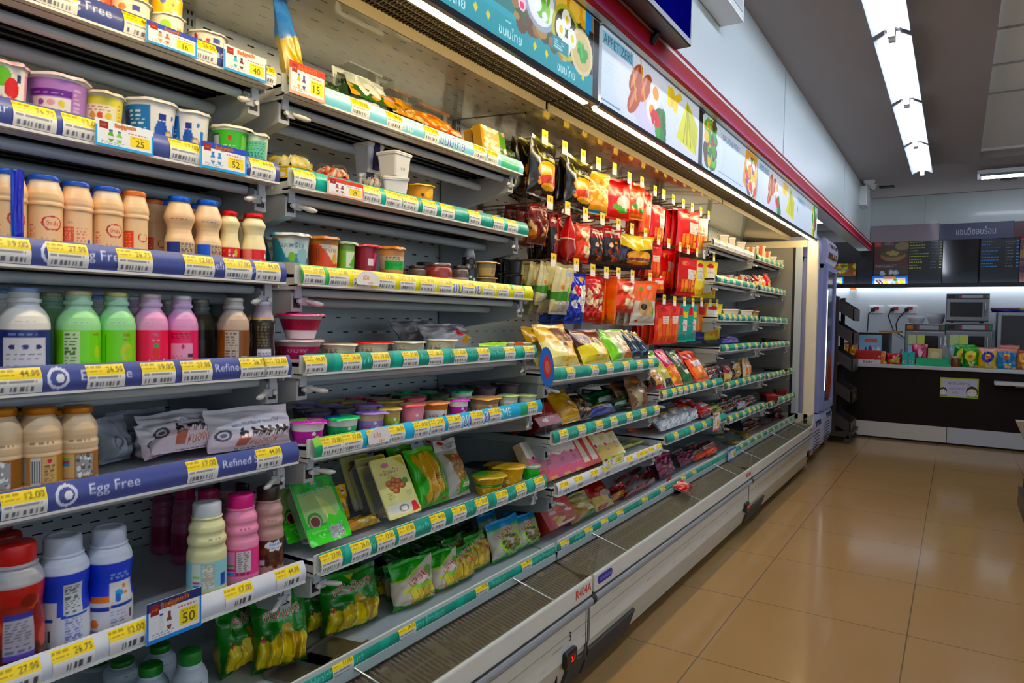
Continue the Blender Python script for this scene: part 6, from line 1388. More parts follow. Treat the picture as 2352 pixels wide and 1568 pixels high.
def flat(k, sh, px0, px1, ytop, d, label, cat, tilt=0.0, thick=.03, group=None, yaw=0.0, h=None, roll=0.0, zbase=None):
 """a flat pack standing or leaning on a shelf"""
 xf, zs = SHELF[sh]
 zb = zs if zbase is None else zbase
 x = xf - d
 y0, y1 = col_y(px0, x, zb + .05), col_y(px1, x, zb + .05)
 w = y1 - y0; yc = (y0 + y1) / 2
 if h is None:
  lo, hi = .01, .6
  for _ in range(40):
   m = (lo + hi) / 2
   if proj((x - m * math.sin(tilt), yc, zb + m * math.cos(tilt)))[1] > ytop:
    lo = m
   else:
    hi = m
  h = lo
 zz = zb + thick * .5 * math.sin(tilt) + .001
 place(k, label, cat, (x - thick * .5, yc, zz), (thick, w, h), yaw, tilt, roll, group)
 return x, yc, zb + h, w
def nth(i):
 return ['first', 'second', 'third', 'fourth', 'fifth', 'sixth', 'seventh', 'eighth', 'ninth', 'tenth', 'eleventh', 'twelfth', 'thirteenth', 'fourteenth', 'fifteenth', 'sixteenth', 'seventeenth', 'eighteenth', 'nineteenth', 'twentieth'][i]
# ---- dairy bay, top shelf
S_ = (1, 0)
rnd('orange_tub', S_, 198, -55, 100, .06, 'tall orange tub with a pale stripe on the top dairy shelf', 'tub')
rnd('orange_tub', S_, 110, -70, 60, .16, 'orange tub behind, nearer the picture edge on the top dairy shelf', 'tub')
x, y, z, r = rnd('cream_fruit_cup', S_, 297, 8, 88, .05, 'cream fruit cup carrying a patterned cup on the top dairy shelf', 'yoghurt cup', 'flanged cups on the top dairy shelf')
place('printed_tall_cup', 'brown patterned cup stacked on the cream fruit cup', 'yoghurt cup', (x, y, z + .001), (r * .98, r * .98, .085), .5, group='flanged cups on the top dairy shelf')
x, y, z, r = rnd('cream_green_cup', S_, 383, 42, 72, .05, 'cream cup with a green leaf dot under a yellow patterned cup', 'yoghurt cup', 'flanged cups on the top dairy shelf')
place('printed_tall_cup', 'yellow patterned cup stacked on the green dotted cup', 'yoghurt cup', (x, y, z + .001), (r * .98, r * .98, .075), 2.2, group='flanged cups on the top dairy shelf')
rnd('cherry_fruit_cup', S_, 476, 84, 80, .05, 'single cherry printed cup at the shelf end on the top dairy shelf', 'yoghurt cup', 'flanged cups on the top dairy shelf')
# ---- second shelf
S_ = (1, 1)
rnd('fruit_yogurt_cup', S_, 14, 150, 84, .06, 'pink cup with strawberry and green apple picture', 'yoghurt cup')
rnd('purple_yogurt_cup', S_, 133, 184, 122, .075, 'wide purple yoghurt cup with white label and pink lid edge', 'yoghurt cup')
rnd('yellow_yogurt_cup', S_, 234, 219, 88, .065, 'yellow yoghurt cup beside the purple yoghurt cup', 'yoghurt cup')
rnd('blue_white_yogurt_cup', S_, 345, 238, 108, .075, 'white cup with blue nutrition panel, taller of the twin pair', 'yoghurt cup', 'twin blue and white cups', yaw=.1)
rnd('blue_white_yogurt_cup', S_, 436, 262, 82, .065, 'white cup with a blue disc print beside the small green cups', 'yoghurt cup', 'twin blue and white cups', yaw=-.5)
rnd('green_yogurt_cup', S_, 528, 295, 78, .065, 'small green cup with a barcode on the second dairy shelf', 'yoghurt cup')
rnd('teal_yogurt_cup', S_, 588, 311, 54, .045, 'pale teal cup with green lines at the second dairy shelf end', 'yoghurt cup')
# ---- third shelf: probiotic drinks
S_ = (1, 2)
g = 'peach coloured probiotic bottles'
L3 = [('probiotic_bottle', 22, 391, 72, .05, 'peach probiotic bottle with blue cap wrapped in a blue sleeve'), ('probiotic_bottle', 102, 405, 78, .05, 'peach bottle with a red oval logo and zero fat print, blue cap'),
  ('probiotic_bottle_reverse', 176, 420, 68, .05, 'peach bottle showing its red small print, blue cap'), ('probiotic_bottle', 246, 431, 69, .05, 'peach bottle with blue cap beside the orange capped one'),
  ('orange_cap_probiotic_bottle', 309, 441, 60, .05, 'peach bottle with orange cap in the front row'), ('orange_cap_probiotic_bottle', 352, 460, 52, .13, 'peach bottle with orange cap standing in the second row'),
  ('waist_probiotic_bottle', 412, 453, 66, .05, 'narrow waisted peach bottle with dark blue label panel and blue foil cap'), ('blue_label_probiotic_bottle', 477, 461, 62, .05, 'narrow waisted peach bottle with bright blue label panel and blue foil cap'),
  ('red_label_yogurt_drink', 526, 486, 50, .05, 'small cream bottle with red label and gold emblem, red foil cap'), ('red_label_yogurt_drink_reverse', 582, 492, 58, .045, 'small cream bottle with red label and barcode at the shelf end')]
for k, cx, yt, w, d, lb in L3:
 rnd(k, S_, cx, yt, w, d, lb, 'drink bottle', g)
for i, (k, cx, yt, w, lb) in enumerate([('probiotic_bottle', 66, 416, 66, 'blue capped peach bottle half hidden behind the zero fat bottle'), ('probiotic_bottle_reverse', 146, 432, 62, 'blue capped peach bottle glimpsed behind the small print bottle'),
          ('probiotic_bottle', 214, 442, 60, 'blue capped peach bottle glimpsed before the orange caps, second row'), ('waist_probiotic_bottle', 382, 462, 56, 'blue foil capped bottle in the second row beside the orange cap'),
          ('blue_label_probiotic_bottle', 446, 470, 54, 'blue foil capped bottle in the second row between the two waisted bottles'), ('red_label_yogurt_drink', 552, 500, 44, 'red foil capped bottle in the second row between the red label bottles'), ('orange_cap_probiotic_bottle', 284, 448, 54, 'orange capped peach bottle in the second row behind the front orange cap')]):
 rnd(k, S_, cx, yt, w, .135, lb, 'drink bottle', g)
cvw = Cv(30, 50, '1a36b8', .5); cvw.poly([(0, 0), (.45, 0), (.2, 1), (0, 1)], '3a5ac8')
p = (SHELF[S_][0] - .013, col_y(48, SHELF[S_][0] - .013, 1.28), SHELF[S_][1] + .001)
bag('blue_shrink_sleeve', cvw, seed=201, wr=.12, part='sleeve')
place('blue_shrink_sleeve', 'bright blue plastic sleeve standing against the bottle at the picture edge', 'sleeve', (p[0] - .012, p[1], p[2]), (.010, .016, .118), -.5, 0)
# ---- fourth shelf: milk
S_ = (1, 3)
g = 'milk bottles on the fourth dairy shelf'
for k, cx, yt, w, d, lb in [('white_milk_bottle', 55, 660, 104, .062, 'white milk bottle with navy label'), ('green_melon_milk_bottle', 180, 668, 90, .058, 'green melon milk bottle turned to its nutrition panel'),
       ('melon_picture_milk_bottle', 267, 671, 80, .055, 'green melon milk bottle showing its melon picture'), ('strawberry_picture_milk_bottle', 345, 675, 76, .055, 'pink milk bottle showing its strawberry picture'),
       ('pink_strawberry_milk_bottle', 417, 679, 70, .052, 'pink milk bottle turned to its text panel'), ('brown_coffee_milk_bottle', 536, 684, 70, .052, 'light brown coffee milk bottle with grey text panel'),
       ('black_coffee_bottle', 603, 692, 56, .05, 'dark coffee bottle with gold band at the shelf end')]:
 rnd(k, S_, cx, yt, w, d, lb, 'milk bottle', g, yaw=0)
for k, cx, yt, w, d, lb in [('white_milk_bottle', 6, 664, 80, .15, 'white milk bottle in the second row at the picture edge'), ('green_melon_milk_bottle', 120, 671, 76, .15, 'green milk bottle in the second row between white and green'),
       ('white_milk_bottle', 222, 678, 60, .15, 'white milk bottle in the second row between the two green ones'), ('pink_strawberry_milk_bottle', 303, 680, 60, .15, 'pink milk bottle in the second row behind the melon picture bottle'),
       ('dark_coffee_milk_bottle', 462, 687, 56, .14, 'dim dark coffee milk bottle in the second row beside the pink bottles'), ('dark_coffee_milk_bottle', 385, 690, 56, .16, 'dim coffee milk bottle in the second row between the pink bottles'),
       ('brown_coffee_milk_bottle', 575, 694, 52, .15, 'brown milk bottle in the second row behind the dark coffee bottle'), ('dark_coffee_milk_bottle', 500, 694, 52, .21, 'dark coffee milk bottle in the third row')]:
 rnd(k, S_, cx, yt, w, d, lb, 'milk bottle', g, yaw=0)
# ---- fifth shelf: tea bottles and milk pouches
S_ = (1, 4)
g = 'orange capped tea bottles'
for k, cx, yt, w, d, lb in [('tea_latte_bottle', 2, 936, 84, .06, 'beige tea bottle with orange cap at the picture edge'), ('tea_latte_bottle_second', 91, 932, 90, .058, 'beige tea bottle with a barcode panel, orange cap'), ('tea_latte_bottle_third', 178, 931, 82, .056, 'beige tea bottle with coloured chart, orange cap, beside the milk pouches'),
       ('tea_latte_bottle', 50, 938, 74, .15, 'beige tea bottle in the second row, between the barcode one and the picture edge'), ('tea_latte_bottle', 128, 938, 74, .15, 'beige tea bottle in the second row behind the coloured chart one')]:
 rnd(k, S_, cx, yt, w, d, lb, 'tea bottle', g, yaw=0)
g = 'white milk pouches'
for k, a, b, yt, d, tl, yw, lb in [('milk_pouch', 508, 682, 946, .035, .25, -.15, 'white milk pouch with cow print leaning at the shelf end'), ('milk_pouch', 372, 540, 972, .06, .75, .0, 'white milk pouch with orange lettering lying slumped at the front'),
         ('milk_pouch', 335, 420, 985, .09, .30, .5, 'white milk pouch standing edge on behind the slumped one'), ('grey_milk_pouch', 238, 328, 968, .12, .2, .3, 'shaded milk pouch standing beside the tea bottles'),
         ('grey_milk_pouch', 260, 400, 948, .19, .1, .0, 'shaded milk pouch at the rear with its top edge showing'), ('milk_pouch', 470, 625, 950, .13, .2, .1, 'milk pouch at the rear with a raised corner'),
         ('milk_pouch', 395, 500, 965, .15, .2, -.2, 'milk pouch at the rear between the two front ones')]:
 flat(k, S_, a, b, yt, d, lb, 'milk pouch', tl, .055, g, yw)
# ---- sixth shelf: large bottles
S_ = (1, 5)
g = 'large drink bottles on the white railed shelf'
for k, cx, yt, w, d, lb in [('amber_drink_bottle', 32, 1243, 120, .06, 'amber drink bottle with red cap, front of its row'), ('blue_white_nutrition_bottle', 145, 1224, 106, .07, 'blue and white bottle turned to its nutrition table, white cap'),
       ('blue_white_kids_bottle', 250, 1205, 98, .07, 'blue and white bottle with orange patch and toy picture, white cap'), ('cream_shake_bottle', 475, 1152, 86, .05, 'pale cream drinking yoghurt bottle with white cap'),
       ('pink_shake_bottle', 552, 1133, 80, .055, 'pink drinking yoghurt bottle with magenta cap, front row'), ('chocolate_shake_bottle', 615, 1117, 70, .055, 'chocolate milk bottle with dark cap, front row')]:
 rnd(k, S_, cx, yt, w, d, lb, 'drink bottle', g, yaw=0)
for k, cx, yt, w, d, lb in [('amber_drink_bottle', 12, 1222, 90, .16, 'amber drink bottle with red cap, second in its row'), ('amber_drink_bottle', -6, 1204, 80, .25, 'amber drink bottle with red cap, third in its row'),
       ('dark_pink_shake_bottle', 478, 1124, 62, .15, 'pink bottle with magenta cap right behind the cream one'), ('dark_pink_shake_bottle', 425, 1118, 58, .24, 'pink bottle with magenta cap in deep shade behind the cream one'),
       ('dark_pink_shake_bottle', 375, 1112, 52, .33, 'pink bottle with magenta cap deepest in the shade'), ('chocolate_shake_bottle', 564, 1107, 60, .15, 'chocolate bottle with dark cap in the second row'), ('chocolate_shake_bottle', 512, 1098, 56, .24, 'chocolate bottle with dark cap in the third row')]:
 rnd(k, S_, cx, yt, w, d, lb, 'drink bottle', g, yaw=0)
# ---- base deck
S_ = (1, 'deck')
g = 'green capped bottles on the base deck'
for i, (cx, yt, w, d) in enumerate([(437, 1492, 76, .10), (346, 1524, 78, .16), (368, 1478, 68, .26), (280, 1512, 76, .30), (220, 1540, 80, .40)]):
 rnd('green_cap_milk_bottle', S_, cx, yt, w, d, 'white bottle with green cap on the base deck, %s counted from the mango bags' % nth(i), 'milk bottle', g)
# ---- second bay, top shelf
S_ = (2, 0)
xf, zs = SHELF[S_]
place('blue_gold_pouch', 'tall blue and gold pouch leaning out of the shelf corner', 'pouch', (xf - .02, 1.012, zs), (.04, .070, .20), .35, .16, .10)
g = 'clear packs on the top shelf'
for k, a, b, yt, d, tl, th, lb in [('dark_leaf_pack', 752, 792, 190, .05, .1, .03, 'slim clear pack with dark leaves beside the red price card'), ('dark_leaf_pack', 796, 815, 182, .07, .05, .03, 'clear pack standing edge on behind the bun pack'), ('steamed_bun_pack', 815, 905, 182, .05, .12, .045, 'clear pack of white buns with a green sleeve'),
         ('brown_pudding_pack', 908, 972, 232, .05, .14, .045, 'clear pack with brown pudding and golden sleeve'), ('orange_bun_pack', 976, 1058, 270, .05, .16, .045, 'clear pack with orange buns and orange sleeve'),
         ('wooden_egg_box', 1112, 1168, 300, .03, .18, .03, 'wooden look box of white balls with green edge, front'), ('wooden_egg_box', 1090, 1130, 306, .08, .15, .03, 'wooden look box of white balls standing behind another'), ('dark_leaf_pack', 1172, 1200, 340, .05, .3, .04, 'clear pack with dark leaves at the top shelf end')]:
 flat(k, S_, a, b, yt, d, lb, 'food pack', tl, th, g)
# second shelf
S_ = (2, 1)
g = 'clear dome salad bowls'
rnd('slaw_salad_bowl', S_, 666, 350, 106, .07, 'clear dome bowl of pale slaw, largest of the bowls', 'salad bowl', g)
rnd('red_salad_bowl', S_, 762, 375, 84, .065, 'clear dome bowl of red salad behind the price card', 'salad bowl', g)
rnd('berry_salad_bowl', S_, 853, 399, 46, .05, 'small clear dome bowl with a white and blue print', 'salad bowl', g)
g = 'white square tubs'
x, y, z, r = rnd('white_salad_tub', S_, 905, 410, 60, .05, 'white square tub at the bottom of the stack', 'tub', g, yaw=0)
place('white_salad_tub', 'white square tub on top of the stack beside the yellow cup', 'tub', (x, y, z + .001), (r, r, z - SHELF[S_][1]), .05, group=g)
x, y, z, r = rnd('white_tub_with_blue_band', S_, 846, 402, 52, .14, 'white tub with dark blue band, lower one behind the stack', 'tub', g, yaw=0)
place('white_tub_with_blue_band', 'white tub with dark blue band, upper one behind the stack', 'tub', (x, y, z + .001), (r, r, z - SHELF[S_][1]), 0, group=g)
rnd('yellow_longan_cup', S_, 966, 427, 60, .055, 'yellow fruit cup with orange lid tab, front', 'dessert cup')
rnd('yellow_longan_cup', S_, 938, 436, 46, .12, 'yellow fruit cup tucked behind the front one', 'dessert cup')
g = 'wedge sandwich packs'
for i, (a, b, yt, d) in enumerate([(995, 1015, 446, .06), (1016, 1036, 455, .06), (1037, 1062, 463, .06)]):
 flat('wedge_sandwich_pack', S_, a, b, yt, d, 'clear wedge sandwich pack, %s from the yellow cups' % nth(i), 'sandwich', .15, .08, g)
g = 'small red and white packs'
for i, (cx, yt, w) in enumerate([(1085, 480, 42), (1128, 491, 40), (1108, 490, 30)]):
 rnd('small_red_white_pack', S_, cx, yt, w, .05 + .07 * (i == 2), 'small red and white pack near the shelf end, %s from the sandwiches' % ('first', 'last', 'middle and rear')[i], 'food pack', g, ratio=.5)
# third shelf
S_ = (2, 2)
for k, cx, yt, w, d, lb in [('teal_drink_cup', 668, 538, 84, .065, 'grey and teal dessert cup with teal lid'), ('orange_drink_cup', 742, 545, 70, .06, 'orange and brown dessert cup with orange lid'), ('green_drink_cup', 793, 556, 44, .05, 'slim green dessert cup with lime lid'),
       ('crimson_drink_cup', 838, 563, 56, .05, 'crimson dessert cup with red lid'), ('salmon_drink_cup', 899, 568, 60, .05, 'tan dessert cup with green band and orange lid'), ('teal_drink_cup', 628, 546, 40, .13, 'teal dessert cup in the second row by the bracket')]:
 rnd(k, S_, cx, yt, w, d, lb, 'dessert cup', 'tall dessert cups', yaw=.15)
for k, cx, yt, w, d, lb in [('pink_jam_jar', 1008, 605, 62, .05, 'pink pudding jar with metal lid'), ('brown_pudding_jar', 958, 611, 44, .07, 'dark pudding jar beside the pink one'), ('brown_pudding_jar', 1057, 611, 40, .045, 'brown pudding jar before the dark bottle'), ('brown_pudding_jar', 930, 617, 34, .12, 'dim pudding jar in the second row beside the tan cup'), ('brown_pudding_jar', 976, 603, 44, .15, 'dim pudding jar in the second row, taller lid')]:
 rnd(k, S_, cx, yt, w, d, lb, 'jar', 'pudding jars')
rnd('dark_syrup_bottle', S_, 1076, 573, 40, .07, 'dark syrup bottle with grey cap', 'bottle')
x, y, z, r = rnd('tan_dessert_tub', S_, 1117, 638, 46, .05, 'tan dessert tub, lower of two', 'tub', 'tan dessert tubs')
place('tan_dessert_tub', 'tan dessert tub, upper of two', 'tub', (x, y, z + .002), (r, r, r * 1.5), .3, group='tan dessert tubs')
x, y, z, r = rnd('black_tub', S_, 1180, 630, 42, .05, 'black tub, lower of the stack at the shelf end', 'tub', 'black tubs')
place('black_tub', 'black tub, upper of the stack at the shelf end', 'tub', (x, y, z + .001), (r, r, r * 1.5), 0, group='black tubs')
x, y, z, r = rnd('black_tub', S_, 1150, 626, 38, .12, 'black tub, lower of the rear stack', 'tub', 'black tubs')
place('black_tub', 'black tub, upper of the rear stack', 'tub', (x, y, z + .001), (r, r, r * 1.6), 0, group='black tubs')
# fourth shelf
S_ = (2, 3)
x, y, z, r = rnd('berry_pudding_cup', S_, 688, 779, 100, .055, 'pink layered pudding cup, lower of the stack', 'dessert cup', 'pink pudding cups')
place('pink_pudding_cup', 'crimson and white pudding cup on top of the stack', 'dessert cup', (x, y + .002, z + .001), (r, r, (z - SHELF[S_][1]) * 1.1), 0, group='pink pudding cups')
rnd('berry_pudding_cup', S_, 640, 782, 70, .15, 'pink pudding cup in shade behind the stack', 'dessert cup', 'pink pudding cups')
for k, cx, yt, w, lb in [('brown_dessert_cup', 777, 788, 82, 'low cup with brown band and white lid'), ('red_dessert_cup', 856, 785, 74, 'low cup with red band and red lid'), ('lime_dessert_cup', 938, 783, 76, 'low cup with lime band and white lid'), ('pale_green_dessert_cup', 1012, 778, 72, 'low pale green cup beside the white snack bag')]:
 rnd(k, S_, cx, yt, w, .05, lb, 'dessert cup', 'low dessert cups')
flat('white_snack_bag', S_, 1000, 1104, 758, .06, 'clear and white snack bag with a red spot', 'snack bag', .5, .06)
flat('white_snack_bag', S_, 945, 1050, 752, .14, 'clear snack bag lying at the rear', 'snack bag', .7, .06)
flat('lime_flat_packet', S_, 1112, 1176, 790, .035, 'lime green flat packet lying at the shelf front', 'packet', .2, .03)
rnd('cream_tub', S_, 1186, 782, 60, .06, 'shallow cream tray near the shelf end', 'tray', None, ratio=.32, yaw=0)
# fifth shelf: jelly cups
S_ = (2, 4)
g = 'front row of jelly cups'
row = [('magenta', 706, 964, 78), ('mint', 786, 956, 72), ('lilac', 851, 944, 64), ('olive', 897, 936, 48), ('rose', 948, 926, 56), ('apricot', 1001, 922, 58), ('magenta', 1053, 915, 46), ('orange', 1113, 911, 70), ('leaf', 1168, 906, 46), ('leaf', 1211, 906, 42)]
for i, (c, cx, yt, w) in enumerate(row):
 rnd(c + '_jelly_cup', S_, cx, yt, w, .045 + .004 * (i % 3), {'magenta': 'white cup with magenta band and lid', 'mint': 'white and blue cup with mint lid', 'lilac': 'beige cup with lilac lid', 'olive': 'tan cup with olive band', 'rose': 'plain rose pink cup', 'apricot': 'apricot topped white cup', 'orange': 'clear cup with orange fruit and amber lid', 'leaf': 'pale cup with green leaf print'}[c] + ', %s in the jelly cup row' % nth(i), 'jelly cup', g)
g = 'jelly cups behind the front row'
back = []
for q in range(9):
 back.append((730 + q * 55, 946 - q * 5.0, 60 - q * 1.6, .125))
for q in range(9):
 back.append((700 + q * 56, 934 - q * 4.0, 54 - q * 1.4, .205))
for q in range(7):
 back.append((705 + q * 56, 921 - q * 2.6, 50 - q * 1.4, .28))
for i, (cx, yt, w, d) in enumerate(back):
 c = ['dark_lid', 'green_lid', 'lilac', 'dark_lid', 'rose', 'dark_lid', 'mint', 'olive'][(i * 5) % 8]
 rw, ps = (0, i) if i < 9 else ((1, i - 9) if i < 18 else (2, i - 18))
 rnd(c + '_jelly_cup', S_, cx, yt, w, d, 'jelly cup, %s in the %s row behind the front' % (nth(ps), nth(rw)), 'jelly cup', g, ratio=.92)
# sixth shelf: fruit trays and corn
S_ = (2, 5)
g = 'green mango trays'
flat('mango_dip_tray', S_, 718, 812, 1122, .035, 'green tray of mango with dip leaning at the front', 'food tray', .52, .045, g)
flat('mango_dip_tray', S_, 664, 742, 1108, .10, 'green tray of mango with dip in shade behind the front one', 'food tray', .45, .045, g)
flat('yellow_sweet_pouch', S_, 752, 818, 1126, .12, 'yellow pouch with orange corner and brown lettering', 'pouch', .12, .05)
flat('small_orange_pouch', S_, 815, 886, 1205, .06, 'small orange pouch lying under the banana trays', 'pouch', .8, .035)
flat('small_orange_pouch', S_, 805, 850, 1215, .11, 'small orange pouch half under the yellow pouch', 'pouch', .9, .03)
g = 'pale yellow banana trays'
for i, (a, b, yt, d) in enumerate([(898, 972, 1074, .035), (858, 925, 1070, .105), (818, 880, 1066, .165)]):
 flat('grilled_banana_tray', S_, a, b, yt, d, 'pale yellow tray of grilled banana, %s from the front of its row' % nth(i), 'food tray', .50 - .03 * i, .05, g)
g = 'corn packs'
for i, (k, a, b, yt, d, lb) in enumerate([('sweet_corn_pack', 985, 1050, 1040, .05, 'pack of yellow corn cobs in green film, front'), ('sweet_corn_pack', 945, 1000, 1036, .11, 'corn pack in shade behind the front corn pack'), ('boiled_corn_pack', 1050, 1098, 1022, .05, 'corn pack with white top and red mark'), ('boiled_corn_pack', 1022, 1062, 1018, .13, 'white topped corn pack behind'), ('dark_green_fruit_bag', 905, 950, 1045, .19, 'dark green pack deep behind the corn')]):
 flat(k, S_, a, b, yt, d, lb, 'corn pack', .42, .05, g)
for k, cx, yt, w, d, lb in [('corn_cup', 1122, 1088, 76, .055, 'corn kernel cup with green band, front'), ('mango_pudding_cup', 1172, 1068, 66, .06, 'amber dessert cup with yellow lid'), ('green_jelly_tub', 1220, 1066, 42, .055, 'bright green tub at the shelf end'), ('mango_pudding_cup', 1150, 1064, 60, .15, 'amber cup in the second row')]:
 rnd(k, S_, cx, yt, w, d, lb, 'dessert cup', 'cups beside the corn packs')
# base deck: mango bags
S_ = (2, 'deck')
g = 'dark green mango bags'
for i, (a, b, yt, d, tl, yw, lb) in enumerate([(618, 722, 1372, .06, .12, -.35, 'dark green mango bag, nearest to the green capped bottles at the front'), (772, 888, 1322, .07, .14, -.15, 'dark green mango bag with broad yellow window, fullest in view'), (710, 790, 1345, .14, .12, .25, 'dark green mango bag between the two front ones'),
          (520, 620, 1392, .13, .1, .3, 'dark green mango bag in shade beside the nearest one'), (590, 668, 1375, .20, .1, .1, 'dark green mango bag, second row, under the white rail'), (850, 905, 1320, .17, .1, -.2, 'dark green mango bag behind the fullest one'),
          (668, 760, 1330, .24, .1, .2, 'dark green mango bag deep under the shelf')]):
 flat('mango_snack_bag', S_, a, b, yt, d, lb, 'snack bag', tl, .07, g, yw)
g = 'pickled mango bags'
for i, (a, b, yt, d, tl, yw) in enumerate([(926, 1012, 1293, .05, .16, -.1), (1012, 1068, 1272, .05, .16, -.1), (905, 955, 1300, .12, .16, .1), (988, 1035, 1268, .14, .16, 0)]):
 flat('pickled_mango_bag', S_, a, b, yt, d, 'pickled mango bag with bright green header, %s' % ['largest in front', 'second in front', 'behind the largest', 'behind the second'][i], 'snack bag', tl, .055, g, yw)
g = 'yellow fruit stick bags'
for i, (a, b, yt, d, tl) in enumerate([(1062, 1105, 1262, .05, .2), (1098, 1142, 1234, .06, .28), (1040, 1085, 1240, .12, .2), (1075, 1120, 1228, .17, .2)]):
 flat('yellow_fruit_stick_bag', S_, a, b, yt, d, 'bag of yellow fruit sticks with green header, %s' % ['front', 'second, beside the olive bags', 'behind the front one', 'deepest'][i], 'snack bag', tl, .045, g)
g = 'dark green bags at the rear of the deck'
for i, (a, b, yt, d) in enumerate([(900, 960, 1262, .22), (960, 1012, 1240, .24), (1012, 1062, 1222, .24), (1062, 1102, 1210, .24), (850, 910, 1290, .26), (780, 850, 1308, .27)]):
 flat('dark_green_fruit_bag', S_, a, b, yt, d, 'shaded dark green bag at the deck rear, %s from the divider' % nth(5 - i if i < 4 else i - 4), 'snack bag', .12, .05, g)
g = 'olive bags with blue header'
for i, (a, b, yt, d, tl) in enumerate([(1148, 1218, 1200, .05, .28), (1205, 1256, 1190, .05, .3), (1125, 1165, 1186, .14, .25), (1180, 1218, 1180, .15, .25)]):
 flat('pickled_olive_bag', S_, a, b, yt, d, 'pickled olive bag with blue header, %s' % ['front and fullest', 'second, beside the red box', 'behind the fullest', 'behind the second'][i], 'snack bag', tl, .05, g)
# ---- peg hooks with price flags
cvf = Cv(8, 14, 'f0eee8', .8); cvf.rect(0, .48, 1, 1, 'ecca2a'); FLAG = MB().box(-.001, -.020, -.040, .0, .020, .008, 'f0eee8').picture((.0004, -.020, -.040), (0, .040, 0), (0, 0, .048), cvf).mesh('price_flag', MATTE)
cvf = Cv(8, 14, 'd8dcec', .8); FLAGW = MB().box(-.001, -.020, -.040, .0, .020, .008, 'd8dcec').mesh('price_flag', MATTE)
LEN = .295
ROD = MB().tube([(-LEN, 0, -.012), (-.002, 0, -.012), (.0, 0, -.010), (.0, 0, -.002)], .0028, 8, 'a08a70').tube([(-LEN, 0, -.026), (-.045, 0, -.026), (-.035, 0, -.022), (-.028, 0, -.008)], .0028, 8, 'a08a70').mesh('hook_rod', STEEL)
PLATE = MB().box(-LEN - .004, -.016, -.045, -LEN, .016, .004, 'a8aaac').mesh('back_plate', STEEL)
HROWS = [('top', [(1252, 303), (1298, 330), (1340, 350), (1375, 368), (1412, 376), (1446, 402), (1475, 408), (1505, 435), (1525, 443), (1547, 455), (1570, 465), (1590, 473), (1610, 483), (1628, 492)]),
   ('second', [(1264, 452), (1304, 467), (1345, 482), (1384, 492), (1421, 507), (1452, 518), (1483, 530), (1513, 550), (1536, 560), (1562, 568), (1581, 575), (1601, 581), (1618, 587), (1640, 593)]),
   ('third', [(1272, 587), (1324, 598), (1362, 611), (1393, 617), (1421, 619), (1453, 625), (1494, 630)]),
   ('lowest', [(1526, 680), (1550, 684), (1573, 685), (1592, 688), (1612, 687), (1632, 689), (1648, 690)])]
HOOK = {}
for rn, pts in HROWS:
 for i, (px, py) in enumerate(pts):
  p = at(px, py, x=-1.205)
  zz = np.mean([at(a, b, x=-1.205)[2] for a, b in pts[:7]]) if rn in ('top', 'second') else p[2]
  zz = .5 * p[2] + .5 * zz
  HOOK[(rn, i)] = (p[1], zz)
  o = thing('peg_hook', 'wire peg hook with price flag, %s in the %s hook row from the near divider' % (nth(i), rn), 'hook', 'peg hooks with price flags', (-1.205, p[1], zz))
  link('hook_rod', ROD, o); link('back_plate', PLATE, o)
  link('price_flag', FLAGW if (rn, i) == ('second', 12) else FLAG, o)
def hang(k, px0, px1, ytop, ybot, n, label, cat, group, d=.05, step=.022, th=.03, yaw=-.22, tilt=-.06, x=None, jit=.14):
 """n bags one behind another on a hook; the front one fills the given pixel frame"""
 x = -1.205 - d if x is None else x
 P0, P1 = at(px0, (ytop + ybot) / 2, x=x), at(px1, (ytop + ybot) / 2, x=x)
 zt = at((px0 + px1) / 2, ytop, x=x)[2]; zb = at((px0 + px1) / 2, ybot, x=x)[2]
 for i in range(n):
  q = random.Random(px0 * 7 + i)
  place(k, label + ('' if n == 1 else (', front of its hook' if i == 0 else ', %s behind the front' % nth(i - 1))), cat, (x - i * max(step, th * .8), (P0[1] + P1[1]) / 2 + q.uniform(-.004, .004), zb + q.uniform(-.006, .006) * (i > 0)),
    (th, (P1[1] - P0[1]) * (.74 if yaw < 0 else 1), zt - zb), yaw + q.uniform(-jit, jit), tilt, 0, group)
G1 = 'bags on the top hooks'; G2 = 'bags on the second hooks'; G3 = 'bags on the third hooks'; G4 = 'bags on the lowest hooks'
hang('black_burger_bag', 1207, 1273, 322, 455, 3, 'black burger bag nearest the wooden boxes', 'food bag', G1, .03, .05, .05, .15)
hang('black_burger_bag', 1290, 1356, 366, 482, 3, 'black burger bag beside the yellow chicken bag', 'food bag', G1, .03, .05, .05, .1)
hang('yellow_chicken_bag', 1340, 1391, 395, 492, 3, 'yellow chicken bag with blue foot', 'food bag', G1, .05, .04, .04)
hang('red_chilli_ball_bag', 1394, 1440, 412, 504, 3, 'red bag with green chilli print', 'food bag', G1, .04, .04, .04)
hang('orange_chilli_ball_bag', 1436, 1474, 420, 504, 3, 'orange bag with green chilli print', 'food bag', G1, .04, .04, .04)
hang('orange_long_sausage_pack', 1466, 1492, 440, 545, 3, 'orange sausage pack with white label on the top hooks', 'food bag', G1, .04, .03, .03)
hang('red_sausage_pack', 1490, 1524, 472, 562, 4, 'red sausage pack, nearest group on the top hooks', 'food bag', G1, .03, .025, .024)
hang('red_sausage_pack', 1524, 1556, 484, 572, 5, 'red sausage pack, middle group on the top hooks', 'food bag', G1, .10, .025, .024)
hang('red_sausage_pack', 1558, 1596, 482, 578, 5, 'red sausage pack, far group on the top hooks', 'food bag', G1, .03, .025, .024)
hang('clear_sausage_pack', 1590, 1620, 500, 582, 3, 'clear sausage pack at the end of the top hooks', 'food bag', G1, .04, .03, .024)
hang('maroon_burger_bag', 1212, 1254, 470, 562, 3, 'maroon burger bag by the divider sheet', 'food bag', G2, .05, .05, .05)
